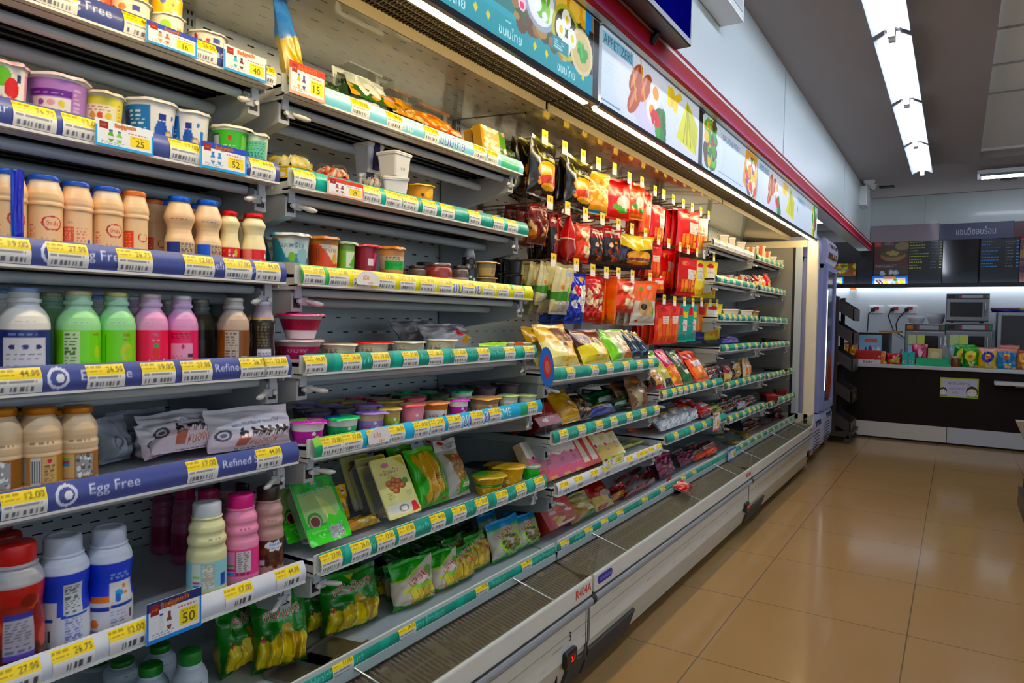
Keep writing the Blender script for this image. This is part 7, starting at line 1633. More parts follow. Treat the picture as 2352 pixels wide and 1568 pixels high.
hang('black_red_sausage_bag', 1254, 1286, 490, 600, 3, 'dark bag beside the maroon burger bag', 'food bag', G2, .08, .04, .04)
hang('red_plain_bag', 1284, 1316, 490, 606, 2, 'plain red bag pointed at the top', 'food bag', G2, .03, .05, .06, .5)
hang('orange_meat_ball_bag', 1316, 1352, 514, 602, 3, 'orange bag on the second hooks beside the plain red bag', 'food bag', G2, .04, .04, .04)
hang('black_red_sausage_bag', 1350, 1384, 522, 604, 3, 'black and red sausage bag, near one of two', 'food bag', G2, .04, .04, .035)
hang('black_red_sausage_bag', 1384, 1420, 520, 608, 3, 'black and red sausage bag, far one of two', 'food bag', G2, .04, .04, .035)
hang('yellow_burger_bag', 1420, 1488, 540, 616, 3, 'yellow topped burger bag', 'food bag', G2, .03, .05, .05)
hang('orange_long_sausage_pack', 1482, 1512, 560, 640, 3, 'orange sausage pack with white label on the second hooks', 'food bag', G2, .03, .03, .024)
hang('red_sausage_pack', 1508, 1546, 575, 660, 4, 'red sausage pack, nearest group on the second hooks', 'food bag', G2, .05, .025, .024)
hang('red_sausage_pack', 1530, 1568, 580, 672, 4, 'red sausage pack, middle group on the second hooks', 'food bag', G2, .03, .025, .024, .3)
hang('red_sausage_pack', 1554, 1592, 592, 678, 4, 'red sausage pack, far group on the second hooks', 'food bag', G2, .04, .025, .024)
hang('yellow_snack_pack', 1591, 1614, 598, 683, 4, 'yellow snack pack with white label, near one of two', 'food bag', G2, .03, .025, .022)
hang('yellow_snack_pack', 1614, 1638, 600, 684, 4, 'yellow snack pack with white label, far one of two', 'food bag', G2, .03, .025, .022)
hang('beige_tofu_pouch', 1258, 1302, 606, 722, 4, 'beige pouch with green band, near hook', 'food bag', G3, .02, .045, .04, .1, -.12)
hang('beige_tofu_pouch', 1222, 1256, 602, 700, 3, 'beige pouch with green band by the divider sheet', 'food bag', G3, .05, .045, .04, .1, -.1)
hang('beige_tofu_pouch', 1284, 1316, 610, 716, 2, 'beige pouch with green band, far hook', 'food bag', G3, .06, .045, .04, .1, -.12)
hang('blue_fish_ball_bag', 1292, 1340, 626, 742, 3, 'blue bag of white balls', 'food bag', G3, .04, .05, .05)
hang('red_pork_ball_bag', 1334, 1380, 634, 740, 3, 'red bag of beige balls', 'food bag', G3, .04, .05, .05)
hang('orange_strip_bag', 1374, 1412, 636, 744, 3, 'narrow orange strip bag', 'food bag', G3, .03, .04, .04, .8)
hang('orange_meat_ball_bag', 1406, 1456, 640, 718, 3, 'orange bag of meat balls', 'food bag', G3, .03, .045, .045)
hang('orange_grey_sausage_bag', 1452, 1498, 645, 746, 5, 'orange topped grey sausage bag', 'food bag', G3, .02, .04, .035)
hang('orange_long_sausage_pack', 1488, 1520, 630, 672, 2, 'orange pack at the end of the third hooks', 'food bag', G3, .03, .03, .03)
hang('orange_long_sausage_pack', 1502, 1535, 695, 790, 4, 'orange sausage pack, near hook of the lowest row', 'food bag', G4, .03, .03, .024)
hang('red_sausage_pack', 1478, 1508, 720, 792, 3, 'red pack deep in the lowest hook row', 'food bag', G4, .14, .03, .024)
hang('orange_long_sausage_pack', 1524, 1556, 695, 788, 4, 'orange sausage pack, second hook of the lowest row', 'food bag', G4, .03, .03, .024)
hang('teal_fish_strip_pack', 1552, 1574, 698, 785, 4, 'teal strip pack, near hook', 'food bag', G4, .04, .025, .02)
hang('teal_fish_strip_pack', 1574, 1596, 698, 783, 4, 'teal strip pack, far hook', 'food bag', G4, .03, .025, .02)
hang('brown_crab_stick_pack', 1597, 1614, 698, 782, 4, 'brown and blue stick pack', 'food bag', G4, .03, .025, .02)
hang('yellow_snack_pack', 1614, 1646, 696, 780, 3, 'yellow snack pack on the lowest hooks', 'food bag', G4, .03, .025, .022)
# ---- low shelves below the burger hooks
S_ = (3, 0)
g = 'banana cake and bread bags'
for i, (k, a, b, yt, d, lb) in enumerate([('yellow_banana_cake_bag', 1278, 1348, 754, .02, 'yellow cake bag with brown panel, front'), ('yellow_banana_cake_bag', 1248, 1290, 758, .09, 'yellow cake bag behind the front one'), ('brown_banana_cake_bag', 1356, 1418, 764, .02, 'brown and yellow cake bag, front'), ('brown_banana_cake_bag', 1325, 1368, 764, .09, 'brown and yellow cake bag behind the front one'),
          ('green_bread_bag', 1420, 1468, 764, .02, 'green edged bread bag'), ('green_bread_bag', 1392, 1430, 766, .10, 'green edged bread bag behind'), ('navy_snack_bag', 1462, 1486, 764, .03, 'navy snack bag, near one'), ('navy_snack_bag', 1484, 1502, 768, .03, 'navy snack bag, far one')]):
 flat(k, S_, a, b, yt, d, lb, 'snack bag', .5, .045, g)
S_ = (3, 1)
g = 'boxes and bags on the second low shelf'
for i, (k, a, b, yt, d, tl, th, lb) in enumerate([('dark_red_box', 1245, 1298, 948, .03, .7, .05, 'dark red box with gold corner, front'), ('dark_red_box', 1205, 1250, 970, .08, .5, .05, 'dark red box by the divider sheet'), ('gold_snack_bag', 1308, 1352, 910, .025, .62, .06, 'gold snack bag, front'), ('gold_snack_bag', 1275, 1312, 908, .10, .6, .05, 'gold snack bag behind the front one'),
          ('dark_brown_snack_bag', 1348, 1374, 910, .03, .6, .05, 'dark brown snack bag beside the gold ones'), ('blue_seaweed_bag', 1372, 1428, 944, .03, .9, .05, 'blue seaweed bag lying at the front'), ('green_lying_bag', 1385, 1452, 914, .12, 1.0, .06, 'dark green bag lying at the rear'), ('green_lying_bag', 1420, 1470, 936, .06, 1.1, .05, 'dark green bag lying near the blue one'),
          ('brown_pie_bag', 1466, 1502, 870, .02, .35, .05, 'brown pie bag, front'), ('brown_pie_bag', 1440, 1474, 882, .07, .5, .05, 'brown pie bag behind the front one'), ('dark_brown_snack_bag', 1408, 1440, 890, .17, .4, .05, 'dark brown bag deep behind the green ones')]):
 flat(k, S_, a, b, yt, d, lb, 'snack pack', tl, th, g)
S_ = (3, 2)
g = 'row of mochi boxes'
ks = [('pink_mochi_box', 1268, 1298), ('pink_mochi_box', 1298, 1326), ('pink_mochi_box', 1326, 1350), ('red_window_box', 1348, 1368), ('red_window_box', 1366, 1386), ('yellow_mochi_box', 1378, 1400), ('yellow_mochi_box', 1400, 1421), ('yellow_mochi_box', 1420, 1440)]
for i, (k, a, b) in enumerate(ks):
 flat(k, S_, a, b, 1022 - i * 3.4, .03, '%s box with slanted top, %s in the row' % (k.split('_')[0], nth(i)), 'box', .5, .045, g)
flat('pink_mochi_box', S_, 1244, 1268, 1026, .035, 'box with slanted top by the divider sheet', 'box', .5, .045, g)
for i, (a, b, yt) in enumerate([(1432, 1452, 1024), (1452, 1474, 1020), (1474, 1490, 1018), (1490, 1506, 1018)]):
 flat('lime_price_box', S_, a, b, yt, .10, 'small lime and white box, %s from the mochi boxes' % nth(i), 'box', .1, .06, 'small lime boxes')
S_ = (3, 'deck')
g = 'meat packs on the base deck'
for i, (k, a, b, yt, d, tl, th, lb) in enumerate([('red_fried_chicken_box', 1268, 1332, 1168, .04, .62, .06, 'pinkish red box with fried food picture, front'), ('red_fried_chicken_box', 1222, 1275, 1170, .13, .6, .06, 'pinkish red box behind the front one'), ('tan_chicken_bag', 1328, 1384, 1148, .03, .62, .05, 'tan bag with green foot'),
             ('red_cream_ham_bag', 1384, 1424, 1118, .03, .6, .05, 'dark red and cream bag'), ('red_cream_ham_bag', 1355, 1390, 1112, .12, .6, .05, 'dark red bag behind the cream footed one'), ('orange_sausage_lying_bag', 1420, 1452, 1148, .04, 1.0, .05, 'orange sausage bag lying flat')]):
 flat(k, S_, a, b, yt, d, lb, 'food pack', tl, th, g)
pos = [(1425, 1450, 1128, .08), (1448, 1474, 1150, .03), (1470, 1494, 1140, .03), (1492, 1516, 1126, .03), (1452, 1478, 1118, .11), (1478, 1500, 1108, .11), (1430, 1452, 1108, .17), (1500, 1520, 1108, .09), (1462, 1484, 1100, .18)]
for i, (a, b, yt, d) in enumerate(pos):
 flat('red_lying_pack', S_, a, b, yt, d, 'glossy red pack in the heap behind the riser glass, %s' % nth(i), 'meat pack', 1.0, .045, 'heap of red packs')
# ---- below the sausage hooks
S_ = (4, 0)
g = 'chilled meals on the upper low shelf'
for i, (k, a, b, yt, d) in enumerate([('black_pasta_pack', 1518, 1540, 836, .02), ('black_pasta_pack', 1498, 1519, 838, .08), ('green_noodle_pack', 1540, 1558, 812, .03), ('magenta_sauce_pack', 1560, 1580, 808, .03), ('green_white_pack', 1582, 1602, 812, .03), ('orange_meal_pack', 1610, 1640, 812, .02), ('orange_meal_pack', 1594, 1612, 806, .10), ('dark_meat_pack', 1640, 1658, 850, .04)]):
 flat(k, S_, a, b, yt, d, '%s leaning pack, %s on its shelf' % (k.replace('_', ' ').replace(' pack', ''), nth(i)), 'meal pack', .6, .04, g)
S_ = (4, 1)
g = 'bags on the lower low shelf'
for i, (k, a, b, yt, d, tl) in enumerate([('clear_rice_bag', 1532, 1556, 966, .03, .8), ('clear_rice_bag', 1556, 1578, 956, .03, .8), ('clear_rice_bag', 1578, 1600, 946, .03, .8), ('clear_rice_bag', 1600, 1616, 942, .04, .8), ('red_lying_pack', 1622, 1644, 932, .03, .6), ('red_lying_pack', 1588, 1620, 926, .12, .9), ('green_noodle_pack', 1640, 1658, 946, .04, .9), ('orange_meal_pack', 1500, 1535, 974, .12, 1.0), ('orange_meal_pack', 1455, 1500, 990, .16, 1.0)]):
 flat(k, S_, a, b, yt, d, '%s, %s on the lower shelf below the sausage hooks' % (k.replace('_', ' '), nth(i)), 'food bag', tl, .05, g)
S_ = (4, 'deck')
g = 'vacuum packs on the base deck'
for i, (k, a, b, yt, d, tl) in enumerate([('purple_meat_pack', 1528, 1560, 1052, .04, .35), ('purple_meat_pack', 1508, 1534, 1060, .09, .4), ('purple_meat_pack', 1575, 1608, 1046, .05, .4), ('dark_meat_pack', 1560, 1582, 1038, .14, .3), ('orange_crab_pack', 1606, 1630, 1040, .04, .4), ('dark_meat_pack', 1592, 1612, 1022, .15, .3), ('orange_crab_pack', 1632, 1656, 1024, .03, .3), ('purple_meat_pack', 1615, 1640, 1020, .13, .3)]):
 flat(k, S_, a, b, yt, d, '%s, %s along the deck' % (k.replace('_', ' '), nth(i)), 'meat pack', tl, .05, g)
p = at(1606, 1130, x=-.955)
place('red_lying_pack', 'pale red packet lying on the return air grille beyond the riser glass', 'meat pack', (-.985, p[1], .378), (.03, .16, .12), .2, 1.25, 0)
# ---- last two bays
def rows(bay, row, items, g):
 for i, (k, a, b, yt, d, how) in enumerate(items):
  lb = '%s, %s on the %s shelf of the %s' % (k.replace('_', ' '), nth(i), ORD[row] if row != 'deck' else 'base deck', 'bay past the hooks' if bay == 5 else 'last bay')
  if how == 'r':
   rnd(k, (bay, row), (a + b) / 2, yt, b - a, d, lb, 'food tub', g, yaw=0, ratio=.7 if yt is None else None) if yt is not None else rnd(k, (bay, row), (a + b) / 2, 600, b - a, d, lb, 'food tub', g, ratio=.55, yaw=0)
  else:
   flat(k, (bay, row), a, b, yt, d, lb, 'food pack', how, .05, g)
rows(5, 0, [('foam_food_box', 1650, 1671, 540, .06, 'r'), ('foam_food_box', 1672, 1688, 546, .06, 'r'), ('foam_food_box', 1690, 1710, 556, .06, 'r'), ('cream_tub', 1712, 1732, 568, .08, 'r')], 'goods on the far top shelves')
rows(6, 0, [('cream_tub', 1733, 1755, 565, .08, 'r'), ('cream_tub', 1752, 1768, 578, .05, 'r'), ('foam_food_box', 1766, 1782, 590, .05, 'r'), ('foam_food_box', 1784, 1798, 598, .05, 'r')], 'goods on the far top shelves')
rows(5, 1, [('cream_tub', 1648, 1682, 632, .06, 'r'), ('cream_tub', 1684, 1708, 636, .06, 'r'), ('dark_meat_pack', 1712, 1724, 632, .05, .15), ('dark_meat_pack', 1726, 1738, 634, .05, .15)], 'goods on the far second shelves')
rows(6, 1, [('red_cream_ham_bag', 1740, 1752, 632, .05, .1), ('clear_sausage_pack', 1752, 1764, 634, .04, .1), ('red_sausage_pack', 1764, 1775, 628, .04, .1), ('black_meal_tray', 1780, 1796, 664, .05, 'r')], 'goods on the far second shelves')
rows(5, 2, [('foam_food_box', 1655, 1694, 710, .05, 'r'), ('foam_food_box', 1698, 1726, 712, .05, 'r'), ('tan_dessert_tub', 1722, 1742, 714, .08, 'r')], 'goods on the far third shelves')
rows(6, 2, [('black_meal_tray', 1762, 1778, 732, .06, 'r')], 'goods on the far third shelves')
rows(5, 3, [('purple_bread_bag', 1668, 1708, 782, .05, .9)], 'goods on the far fourth shelves')
rows(6, 3, [('black_meal_tray', 1752, 1782, 776, .06, 'r'), ('black_meal_tray', 1784, 1806, 780, .05, 'r'), ('black_meal_tray', 1760, 1790, 784, .16, 'r')], 'goods on the far fourth shelves')
rows(5, 4, [('yellow_snack_pack', 1616, 1634, 830, .10, .3), ('dark_meat_pack', 1634, 1652, 836, .06, .4), ('dark_meat_pack', 1652, 1670, 832, .06, .4), ('red_cream_ham_bag', 1674, 1688, 838, .04, .15), ('black_pasta_pack', 1692, 1708, 826, .05, .1), ('yellow_burger_bag', 1708, 1722, 824, .06, .1), ('clear_sausage_pack', 1716, 1732, 824, .04, .1)], 'goods on the far fifth shelves')
rows(6, 4, [('black_meal_tray', 1756, 1806, 846, .08, 'r')], 'goods on the far fifth shelves')
rows(5, 5, [('green_noodle_pack', 1652, 1668, 934, .04, .6), ('dark_meat_pack', 1668, 1686, 930, .05, .5), ('dark_meat_pack', 1686, 1704, 924, .05, .5), ('dark_meat_pack', 1700, 1718, 914, .07, .4), ('dark_meat_pack', 1668, 1684, 912, .15, .3), ('white_snack_bag', 1704, 1724, 928, .03, .5), ('dark_meat_pack', 1722, 1744, 914, .05, .4)], 'goods on the far sixth shelves')
rows(6, 5, [('red_meal_tray', 1746, 1776, 902, .08, 'r'), ('red_meal_tray', 1778, 1806, 894, .08, 'r'), ('red_meal_tray', 1756, 1786, 906, .03, 'r')], 'goods on the far sixth shelves')
rows(5, 'deck', [('porridge_tub', 1668, 1700, 1018, .06, 'r'), ('porridge_tub', 1694, 1722, 992, .10, 'r'), ('porridge_tub', 1700, 1724, 1010, .05, 'r'), ('dark_meat_pack', 1716, 1760, 956, .10, .2), ('orange_sausage_lying_bag', 1726, 1756, 994, .05, .8), ('porridge_tub', 1670, 1692, 990, .18, 'r'), ('porridge_tub', 1640, 1664, 1000, .2, 'r')], 'goods on the far base deck')
rows(6, 'deck', [('red_lying_pack', 1756, 1778, 986, .05, .6), ('red_meal_tray', 1762, 1798, 956, .12, 'r'), ('red_lying_pack', 1778, 1796, 972, .05, .6), ('dark_meat_pack', 1790, 1812, 934, .07, .5), ('dark_meat_pack', 1806, 1824, 926, .06, .5)], 'goods on the far base deck')
# ---- promotion cards hung on the rails
def card(nm, px0, px1, ytop, sh, label, frame, head, price, art, drop=.024, dx=.008):
 xf, zs = SHELF[sh]
 x = xf + dx
 y0, y1 = col_y(px0, x, zs), col_y(px1, x, zs)
 zt = at((px0 + px1) / 2, ytop, x=x)[2]
 zb = zs - drop
 cv = Cv(96, 66, 'eef0f4', (y1 - y0) / (zt - zb))
 cv.rect(0, 0, .04, 1, frame); cv.rect(.96, 0, 1, 1, frame); cv.rect(0, 0, 1, .10, frame); cv.rect(0, .78, 1, 1, head)
 cv.text('ซื้อคู่ถูกกว่า', .50, .86, .20, 'f0961e', 4, .5, '8a2a10'); cv.rect(.07, .66, .22, .92, '8a1c1c'); cv.text('สุดคุ้ม', .145, .80, .09, 'f0d84a', 0, .12)
 art(cv)
 cv.rect(.58, .20, .93, .60, 'f4da10'); cv.text(price, .755, .36, .25, '3a3008', 0, .3); cv.fine(.62, .52, .9, .58, '7a6a10', 1)
 cv.fine(.10, .13, .52, .24, '8a90a0', 2); cv.fine(.55, .64, .92, .72, 'c85a5a', 1)
 o = MB().box(x - .0008, y0, zb, x, y1, zt, 'f0f2f6').picture((x + .0006, y0, zb), (0, y1 - y0, 0), (0, 0, zt - zb), cv).mesh('promo_card', MATTE)
 link('promo_card', o, label=label, cat='price card', group='promotion cards on the shelf rails')
def art_bottles(c0, c1):
 def f(cv):
  for u, c in ((.26, c0), (.40, c1)):
   cv.ell(u, .40, .05, .17, c); cv.rect(u - .028, .52, u + .028, .66, c); cv.rect(u - .03, .62, u + .03, .67, '3a4a9a'); cv.rect(u - .05, .34, u + .05, .44, 'e8e8ec')
 return f
card('c', 336, 452, 66, (1, 0), 'promotion card priced 16 on the top dairy rail', '2a9ae0', '2450b8', '16', art_bottles('e0a080', 'c86a4a'))
card('c', 514, 612, 118, (1, 0), 'promotion card priced 40 at the end of the top dairy rail', '2a9ae0', 'e4e6f0', '40', art_bottles('3ab8b8', '6a3a4a'))
card('c', 218, 352, 285, (1, 1), 'promotion card priced 25 below the yellow cup', '48a8e4', 'eaf2f6', '25', art_bottles('5aa03a', '7ac050'))
card('c', 460, 566, 334, (1, 1), 'promotion card priced 52 below the green cups', '48a8e4', '2450b8', '52', art_bottles('4a8ac8', '5a9ad0'))
card('c', 336, 462, 1368, (1, 5), 'promotion card priced 50 on the white rail below the cream bottle', '2a8ad8', '26326e', '50', art_bottles('dfe6ee', '8a4a3a'))
card('c', 664, 746, 152, (2, 0), 'red and green promotion card priced 15 beside the blue and gold pouch', 'f0b0a0', 'e04a28', '15', art_bottles('d8b03a', '4a4a8a'))
card('c', 752, 834, 415, (2, 1), 'red and green promotion card priced 29 below the red salad bowl', 'f0b0a0', 'e04a28', '29', art_bottles('a85a3a', '8a4a3a'))
card('c', 1638, 1652, 948, (5, 5), 'small red framed card at the start of the far sixth rail', 'e86a5a', 'f0d8d0', '19', art_bottles('d8903a', 'c8a03a'), dx=.01)
p0 = SHELF[(3, 2)]
card('c', 1384, 1432, 1046, (3, 2), 'lime promotion card under the yellow mochi boxes', 'c8e030', 'c8e030', '35', art_bottles('e0b83a', 'd8a03a'), drop=-.012, dx=.01)
card('c', 1672, 1690, 1028, (5, 'deck'), 'blue framed card on the far base deck rail', '2a80d0', '3a8ad8', '45', art_bottles('e8b03a', 'd8842a'), dx=.03)
def topper(sh, px0, px1, ytop, label, col, txt, txtc):
 """a die cut round sign rising from a shelf rail"""
 xf, zs = SHELF[sh]; x = xf + .0085
 y0, y1 = col_y(px0, x, zs), col_y(px1, x, zs); yc = (y0 + y1) / 2; r = (y1 - y0) / 2
 zt = at((px0 + px1) / 2, ytop, x=x)[2]; zb = zs - .022; h = (zt - zb)
 pr = [(yc + r * math.cos(a) * 1.0, zb + h * .45 + h * .55 * math.sin(a)) for a in np.linspace(-.5, math.pi + .5, 22)]
 mb = MB().prism(pr, x, x + .001, 'x', col)
 mb.letters(txt[0], (x + .0016, yc - r * .2, zb + h * .62), (0, 1, 0), (0, .12, 1), h * .26, txtc)
 mb.letters(txt[1], (x + .0016, yc + r * .2, zb + h * .30), (0, 1, 0), (0, .12, 1), h * .24, txtc)
 mb.build('rail_topper', MATTE, label=label, cat='sign')
topper((2, 2), 818, 872, 622, 'round white rail sign with orange lettering on the yellow rail', 'f6f4f0', ('เปิด', 'ปรุง'), 'e8862a')
topper((2, 4), 845, 896, 980, 'round white rail sign with orange lettering on the bright blue rail', 'f6f4f0', ('เปิด', 'ปรุง'), 'e8862a')
# blue oval sign at the corner of the cake shelf
xf, zs = SHELF[(3, 0)]
q = at(1257, 843, x=xf + .008)
ov = lambda a, b: [(q[1] + a * math.cos(v), q[2] + b * math.sin(v) - .35 * a * math.cos(v)) for v in np.linspace(0, 2 * math.pi, 28)[:-1]]
MB().prism(ov(.045, .062), xf + .006, xf + .0075, 'x', '2a6ab8').prism(ov(.024, .036), xf + .0074, xf + .0082, 'x', 'b83a44').prism(ov(.016, .02), xf + .008, xf + .0086, 'x', 'c86a5a').build('aisle_wobbler', MATTE, label='blue oval wobbler sign with a red centre at the cake shelf corner', cat='sign')
# grey bracket trays lying on the deck
for i, (px, d) in enumerate(((770, .03), (700, .05))):
 y = col_y(px, -1.11, .41)
 mb = MB().box(-.05, -.06, 0, .05, .06, .006, '8f8a86').box(.044, -.06, 0, .05, .06, .016, '9a9592').box(-.05, -.06, 0, -.044, .06, .016, '9a9592')
 mb.build('pusher_plate', STEEL, label='grey metal plate lying on the base deck, %s the green capped bottles' % ('farther from' if i == 0 else 'nearer to'), cat='plate', group='metal plates on the deck', loc=(-1.115, y, .4065), rot=(0, 0, .2))
# ------------------------------------------------------------------ the counter end of the shop
def bw(px, py, y=YB):
 p = at(px, py, y=y)
 return p[0], p[2]
zb0 = bw(2150, 658)[1]
struct('wall_menu_backing', MB().box(-1.70, YB - .03, zb0, 2.6, YB, bw(2080, 553)[1] + .01), DARKM)
struct('wall_backsplash', MB().box(-1.70, YB - .02, 0, 2.6, YB, zb0), mat('white_splash_tile', 'dfe7ec', .4, coat=.2, noise=.03))
MB().box(-1.5, YB - .10, zb0 - .012, 2.2, YB - .094, zb0 + .035, '101216').build('strip_valance', SATIN, label='thin black valance under the menu boards', cat='valance')
MB().box(-1.5, YB - .092, zb0 + .006, 2.2, YB - .04, zb0 + .014).build('light_strip', E_SPLASH, label='white light strip under the menu boards above the counter backsplash', cat='light')
def board(name, a, b, top, bot, cv, label, cat, m=SATIN, d=.03, frame='101216', group=None):
 (x0, z1), (x1, z0) = bw(a, top, YB - d), bw(b, bot, YB - d)
 mb = MB().box(x0, YB - d, z0, x1, YB - d + .022, z1, frame).picture((x0 + .006, YB - d - .0006, z0 + .006), (x1 - x0 - .012, 0, 0), (0, 0, z1 - z0 - .012), cv)
 return mb.build(name, m, label=label, cat=cat, group=group)
cv = Cv(90, 16, '9a8d96', 6); board('header_board', 2000, 2157, 520, 551, cv, 'blank pale grey header board above the dumpling poster', 'sign', frame='9a8d96', d=.05, group='header boards')
cv = Cv(190, 34, '3c4260', 6); cv.text('แซนวิชอบร้อน', .5, .52, .5, 'd4dae4', 0, .6); board('header_board', 2158, 2329, 515, 545, cv, 'slate blue header board with white Thai lettering', 'sign', frame='3c4260', d=.05, group='header boards')
cv = Cv(40, 16, '4a1420', 6); board('header_board', 2330, 2440, 508, 541, cv, 'dark red header board at the end of the row', 'sign', frame='4a1420', d=.05, group='header boards')
cv = Cv(76, 106, '4a3a34', .74); cv.poly([(0, .5), (1, .35), (1, .55), (0, .7)], '5a2a28'); cv.ell(.55, .60, .36, .15, '8a744a'); cv.ell(.55, .66, .34, .10, '5a4a2c')
for a, b in ((.42, .68), (.55, .70), (.66, .67), (.5, .64), (.62, .63)):
 cv.ell(a, b, .07, .04, 'a8985a')
cv.ell(.82, .84, .22, .10, '8a7a58'); cv.rect(.0, .84, .22, .98, 'b03a34'); cv.fine(.03, .88, .2, .95, 'e0b8b0', 2); cv.fine(.3, .88, .62, .96, 'c8c0b8', 2); cv.fine(.05, .30, .7, .38, 'c0bcc8', 2); cv.blobs(12, .25, .10, .7, .20, .04, .08, ['a8b4c0', '8c98a8', 'b8c2cc'], 3)
board('menu_poster', 2008, 2086, 553, 640, cv, 'brown poster with a steamer of dumplings', 'poster')
cv = Cv(76, 24, '2a78d0', 3.6); cv.rect(.05, .1, .95, .82, 'd8d8e4'); cv.rect(.32, .76, .66, .96, 'e08a2a'); cv.poly([(.08, .6), (.12, .68), (.24, .3), (.2, .24)], '5a3a1c'); cv.poly([(.16, .66), (.2, .72), (.32, .34), (.28, .28)], '6a2a20'); cv.rect(.34, .24, .46, .6, 'e8d81a'); cv.rect(.78, .28, .92, .66, 'e8d81a'); cv.ell(.66, .64, .06, .12, '3a9a4a'); cv.ell(.58, .4, .06, .1, '9aa0b0'); cv.ell(.7, .4, .06, .1, 'b88a3a')
board('price_poster', 2004, 2084, 634, 659, cv, 'blue framed price strip below the dumpling poster', 'poster', d=.04, frame='2a78d0')
def menu(c, seed):
 cv = Cv(96, 120, '0c0e14', .7); r = random.Random(seed)
 for k in range(10):
  v = .95 - k * .062
  cv.fine(.03, v - .03, .03 + r.uniform(.28, .6), v, c, 1, .95, seed + k); cv.fine(.66, v - .03, .66 + r.uniform(.16, .24), v, '8a8e98', 1, .8, k); cv.rect(.92, v - .028, .98, v - .008, c)
 for k in range(7):
  cv.rect(0, .04 + k * .045, 1, .047 + k * .045, '171b22')
 return cv
board('menu_board', 2087, 2163, 549, 655, menu('c8d020', 5), 'black menu board with yellow lines of text', 'menu board', group='menu boards')
cv = Cv(30, 40, '14171d', .8); board('menu_board', 2166, 2247, 545, 657, cv, 'blank glossy black board between the two text menus', 'menu board', mat('gloss_board', None, .05, coat=1.0), group='menu boards')
board('menu_board', 2252, 2340, 540, 655, menu('2a8ad0', 9), 'black menu board with blue lines of text', 'menu board', group='menu boards')
cv = Cv(50, 90, '5a3a3a', .6); cv.rect(0, .88, .6, 1, 'c83a44'); cv.blobs(20, 0, 0, 1, .8, .06, .16, ['7a5a4a', '4a2a4a', '8a6a3a', '3a2a3a'], 3)
board('menu_poster', 2343, 2430, 536, 652, cv, 'dark red food poster at the end of the menu row', 'poster')
cv = Cv(60, 50, '1a1c22', 1.1); cv.rect(0, .45, 1, 1, '7a4a1c'); cv.blobs(26, .2, .55, 1, .98, .05, .10, ['b8b03a', '3a7a3a', 'c86a3a', '5a7aa0', 'd8c8b0'], 4); cv.rect(0, .44, 1, .5, '8a5a2a'); cv.rect(0, 0, 1, .07, '7a2a24'); cv.rect(.28, .1, .56, .38, '3a8ad0'); cv.rect(.32, .14, .52, .36, 'd8dcc8'); cv.ell(.48, .16, .06, .06, 'e0d020')
board('menu_poster', 1900, 1966, 605, 656, cv, 'small food picture board on the dark wall past the white fridge', 'poster')
p = bw(1961, 668)
t = thing('hanging_tag', 'round tag hanging at the corner of the small food picture board', 'tag', None, (p[0], YB - .05, p[1]))
MB().tube([(0, 0, .05), (0, .004, .10)], .002, 6, '202020').build('cord', MATTE, t)
mb = MB().prism([(.045 * math.cos(a), .045 * math.sin(a)) for a in np.linspace(0, 6.283, 25)[:-1]], -.003, .003, 'y', 'd8d8d4')
mb.prism([(.04 * math.cos(a), .01 + .03 * math.sin(a)) for a in np.linspace(.2, 2.94, 14)], -.004, -.003, 'y', 'd86a2a')
mb.build('disc', SATIN, t)
# sockets with plugs and cables
for i, (px, cab) in enumerate(((2013, [(2006, 712), (1995, 720), (1993, 752), (1991, 775)]), (2057, [(2046, 712), (2040, 725), (2052, 758), (2078, 776)]), (2090, [(2082, 713), (2064, 730), (2058, 745), (2060, 760)]))):
 x, z = bw(px, 711)
 t = thing('wall_socket', 'white wall socket with a black plug, %s' % ('nearest the bread rack', 'middle one of three', 'nearest the upper oven')[i], 'socket', 'wall sockets above the counter', (x, YB - .02, z))
 MB().box(-.075, -.012, -.045, .075, 0, .045, 'eef0f2').build('cover_plate', SATIN, t, bevel=.004)
 MB().box(-.03, -.018, .0, .03, -.012, .03, 'b8383a').build('switch', SATIN, t)
 MB().box(-.05, -.06, -.02, -.01, -.012, .015, '121214').build('plug', RUBBER, t, bevel=.006)
 pts = []
 for (a, b) in cab:
  q = bw(a, b, YB - .06); pts.append((q[0] - x, -.05, q[1] - z))
 MB().tube([(-.03, -.06, -.005)] + pts, .006, 8, '2a2e34').build('cable', RUBBER, t)
# counter
YC = 7.93
c0 = at(1975, 838, y=YC); zt = .757
t = thing('service_counter', 'dark wood fronted service counter with pale top', 'counter', None, (0, 8.2, 0))
xl = -.86
MB().box(xl, YC - 8.2 + .02, .17, .95, .30, zt - .035).build('front_panel', WOODM, t)
MB().box(xl - .005, YC - 8.22, zt - .034, .97, .32, zt, 'c9cbcd').build('worktop', ENAMEL, t, bevel=.004)
MB().box(xl, YC - 8.19, .02, -.05, YC - 8.17, .17, 'cfcac4').box(-.045, YC - 8.19, .02, .95, YC - 8.17, .17, 'bfc1c8').build('kick_plate', ENAMEL, t)
MB().box(xl, YC - 8.16, 0, .95, .29, .03, '0c0c0c').build('plinth', MATTE, t)
a = at(2284, 880, y=YC - .1)
t2 = thing('flap_shelf', 'small white flap shelf on the counter front near the right rack', 'shelf', None, (a[0], YC, a[2]))
MB().box(0, -.16, -.012, .5, .0, .018, 'd4d6d8').build('board', ENAMEL, t2); MB().box(.16, -.1, -.03, .44, 0, -.012, 'a89c88').build('bracket', ENAMEL, t2)
cv = Cv(110, 66, 'c8c4d8', 1.66); cv.mask((cv.U < .04) | (cv.U > .95) | (cv.V < .06) | (cv.V > .93), 'b4c82a')
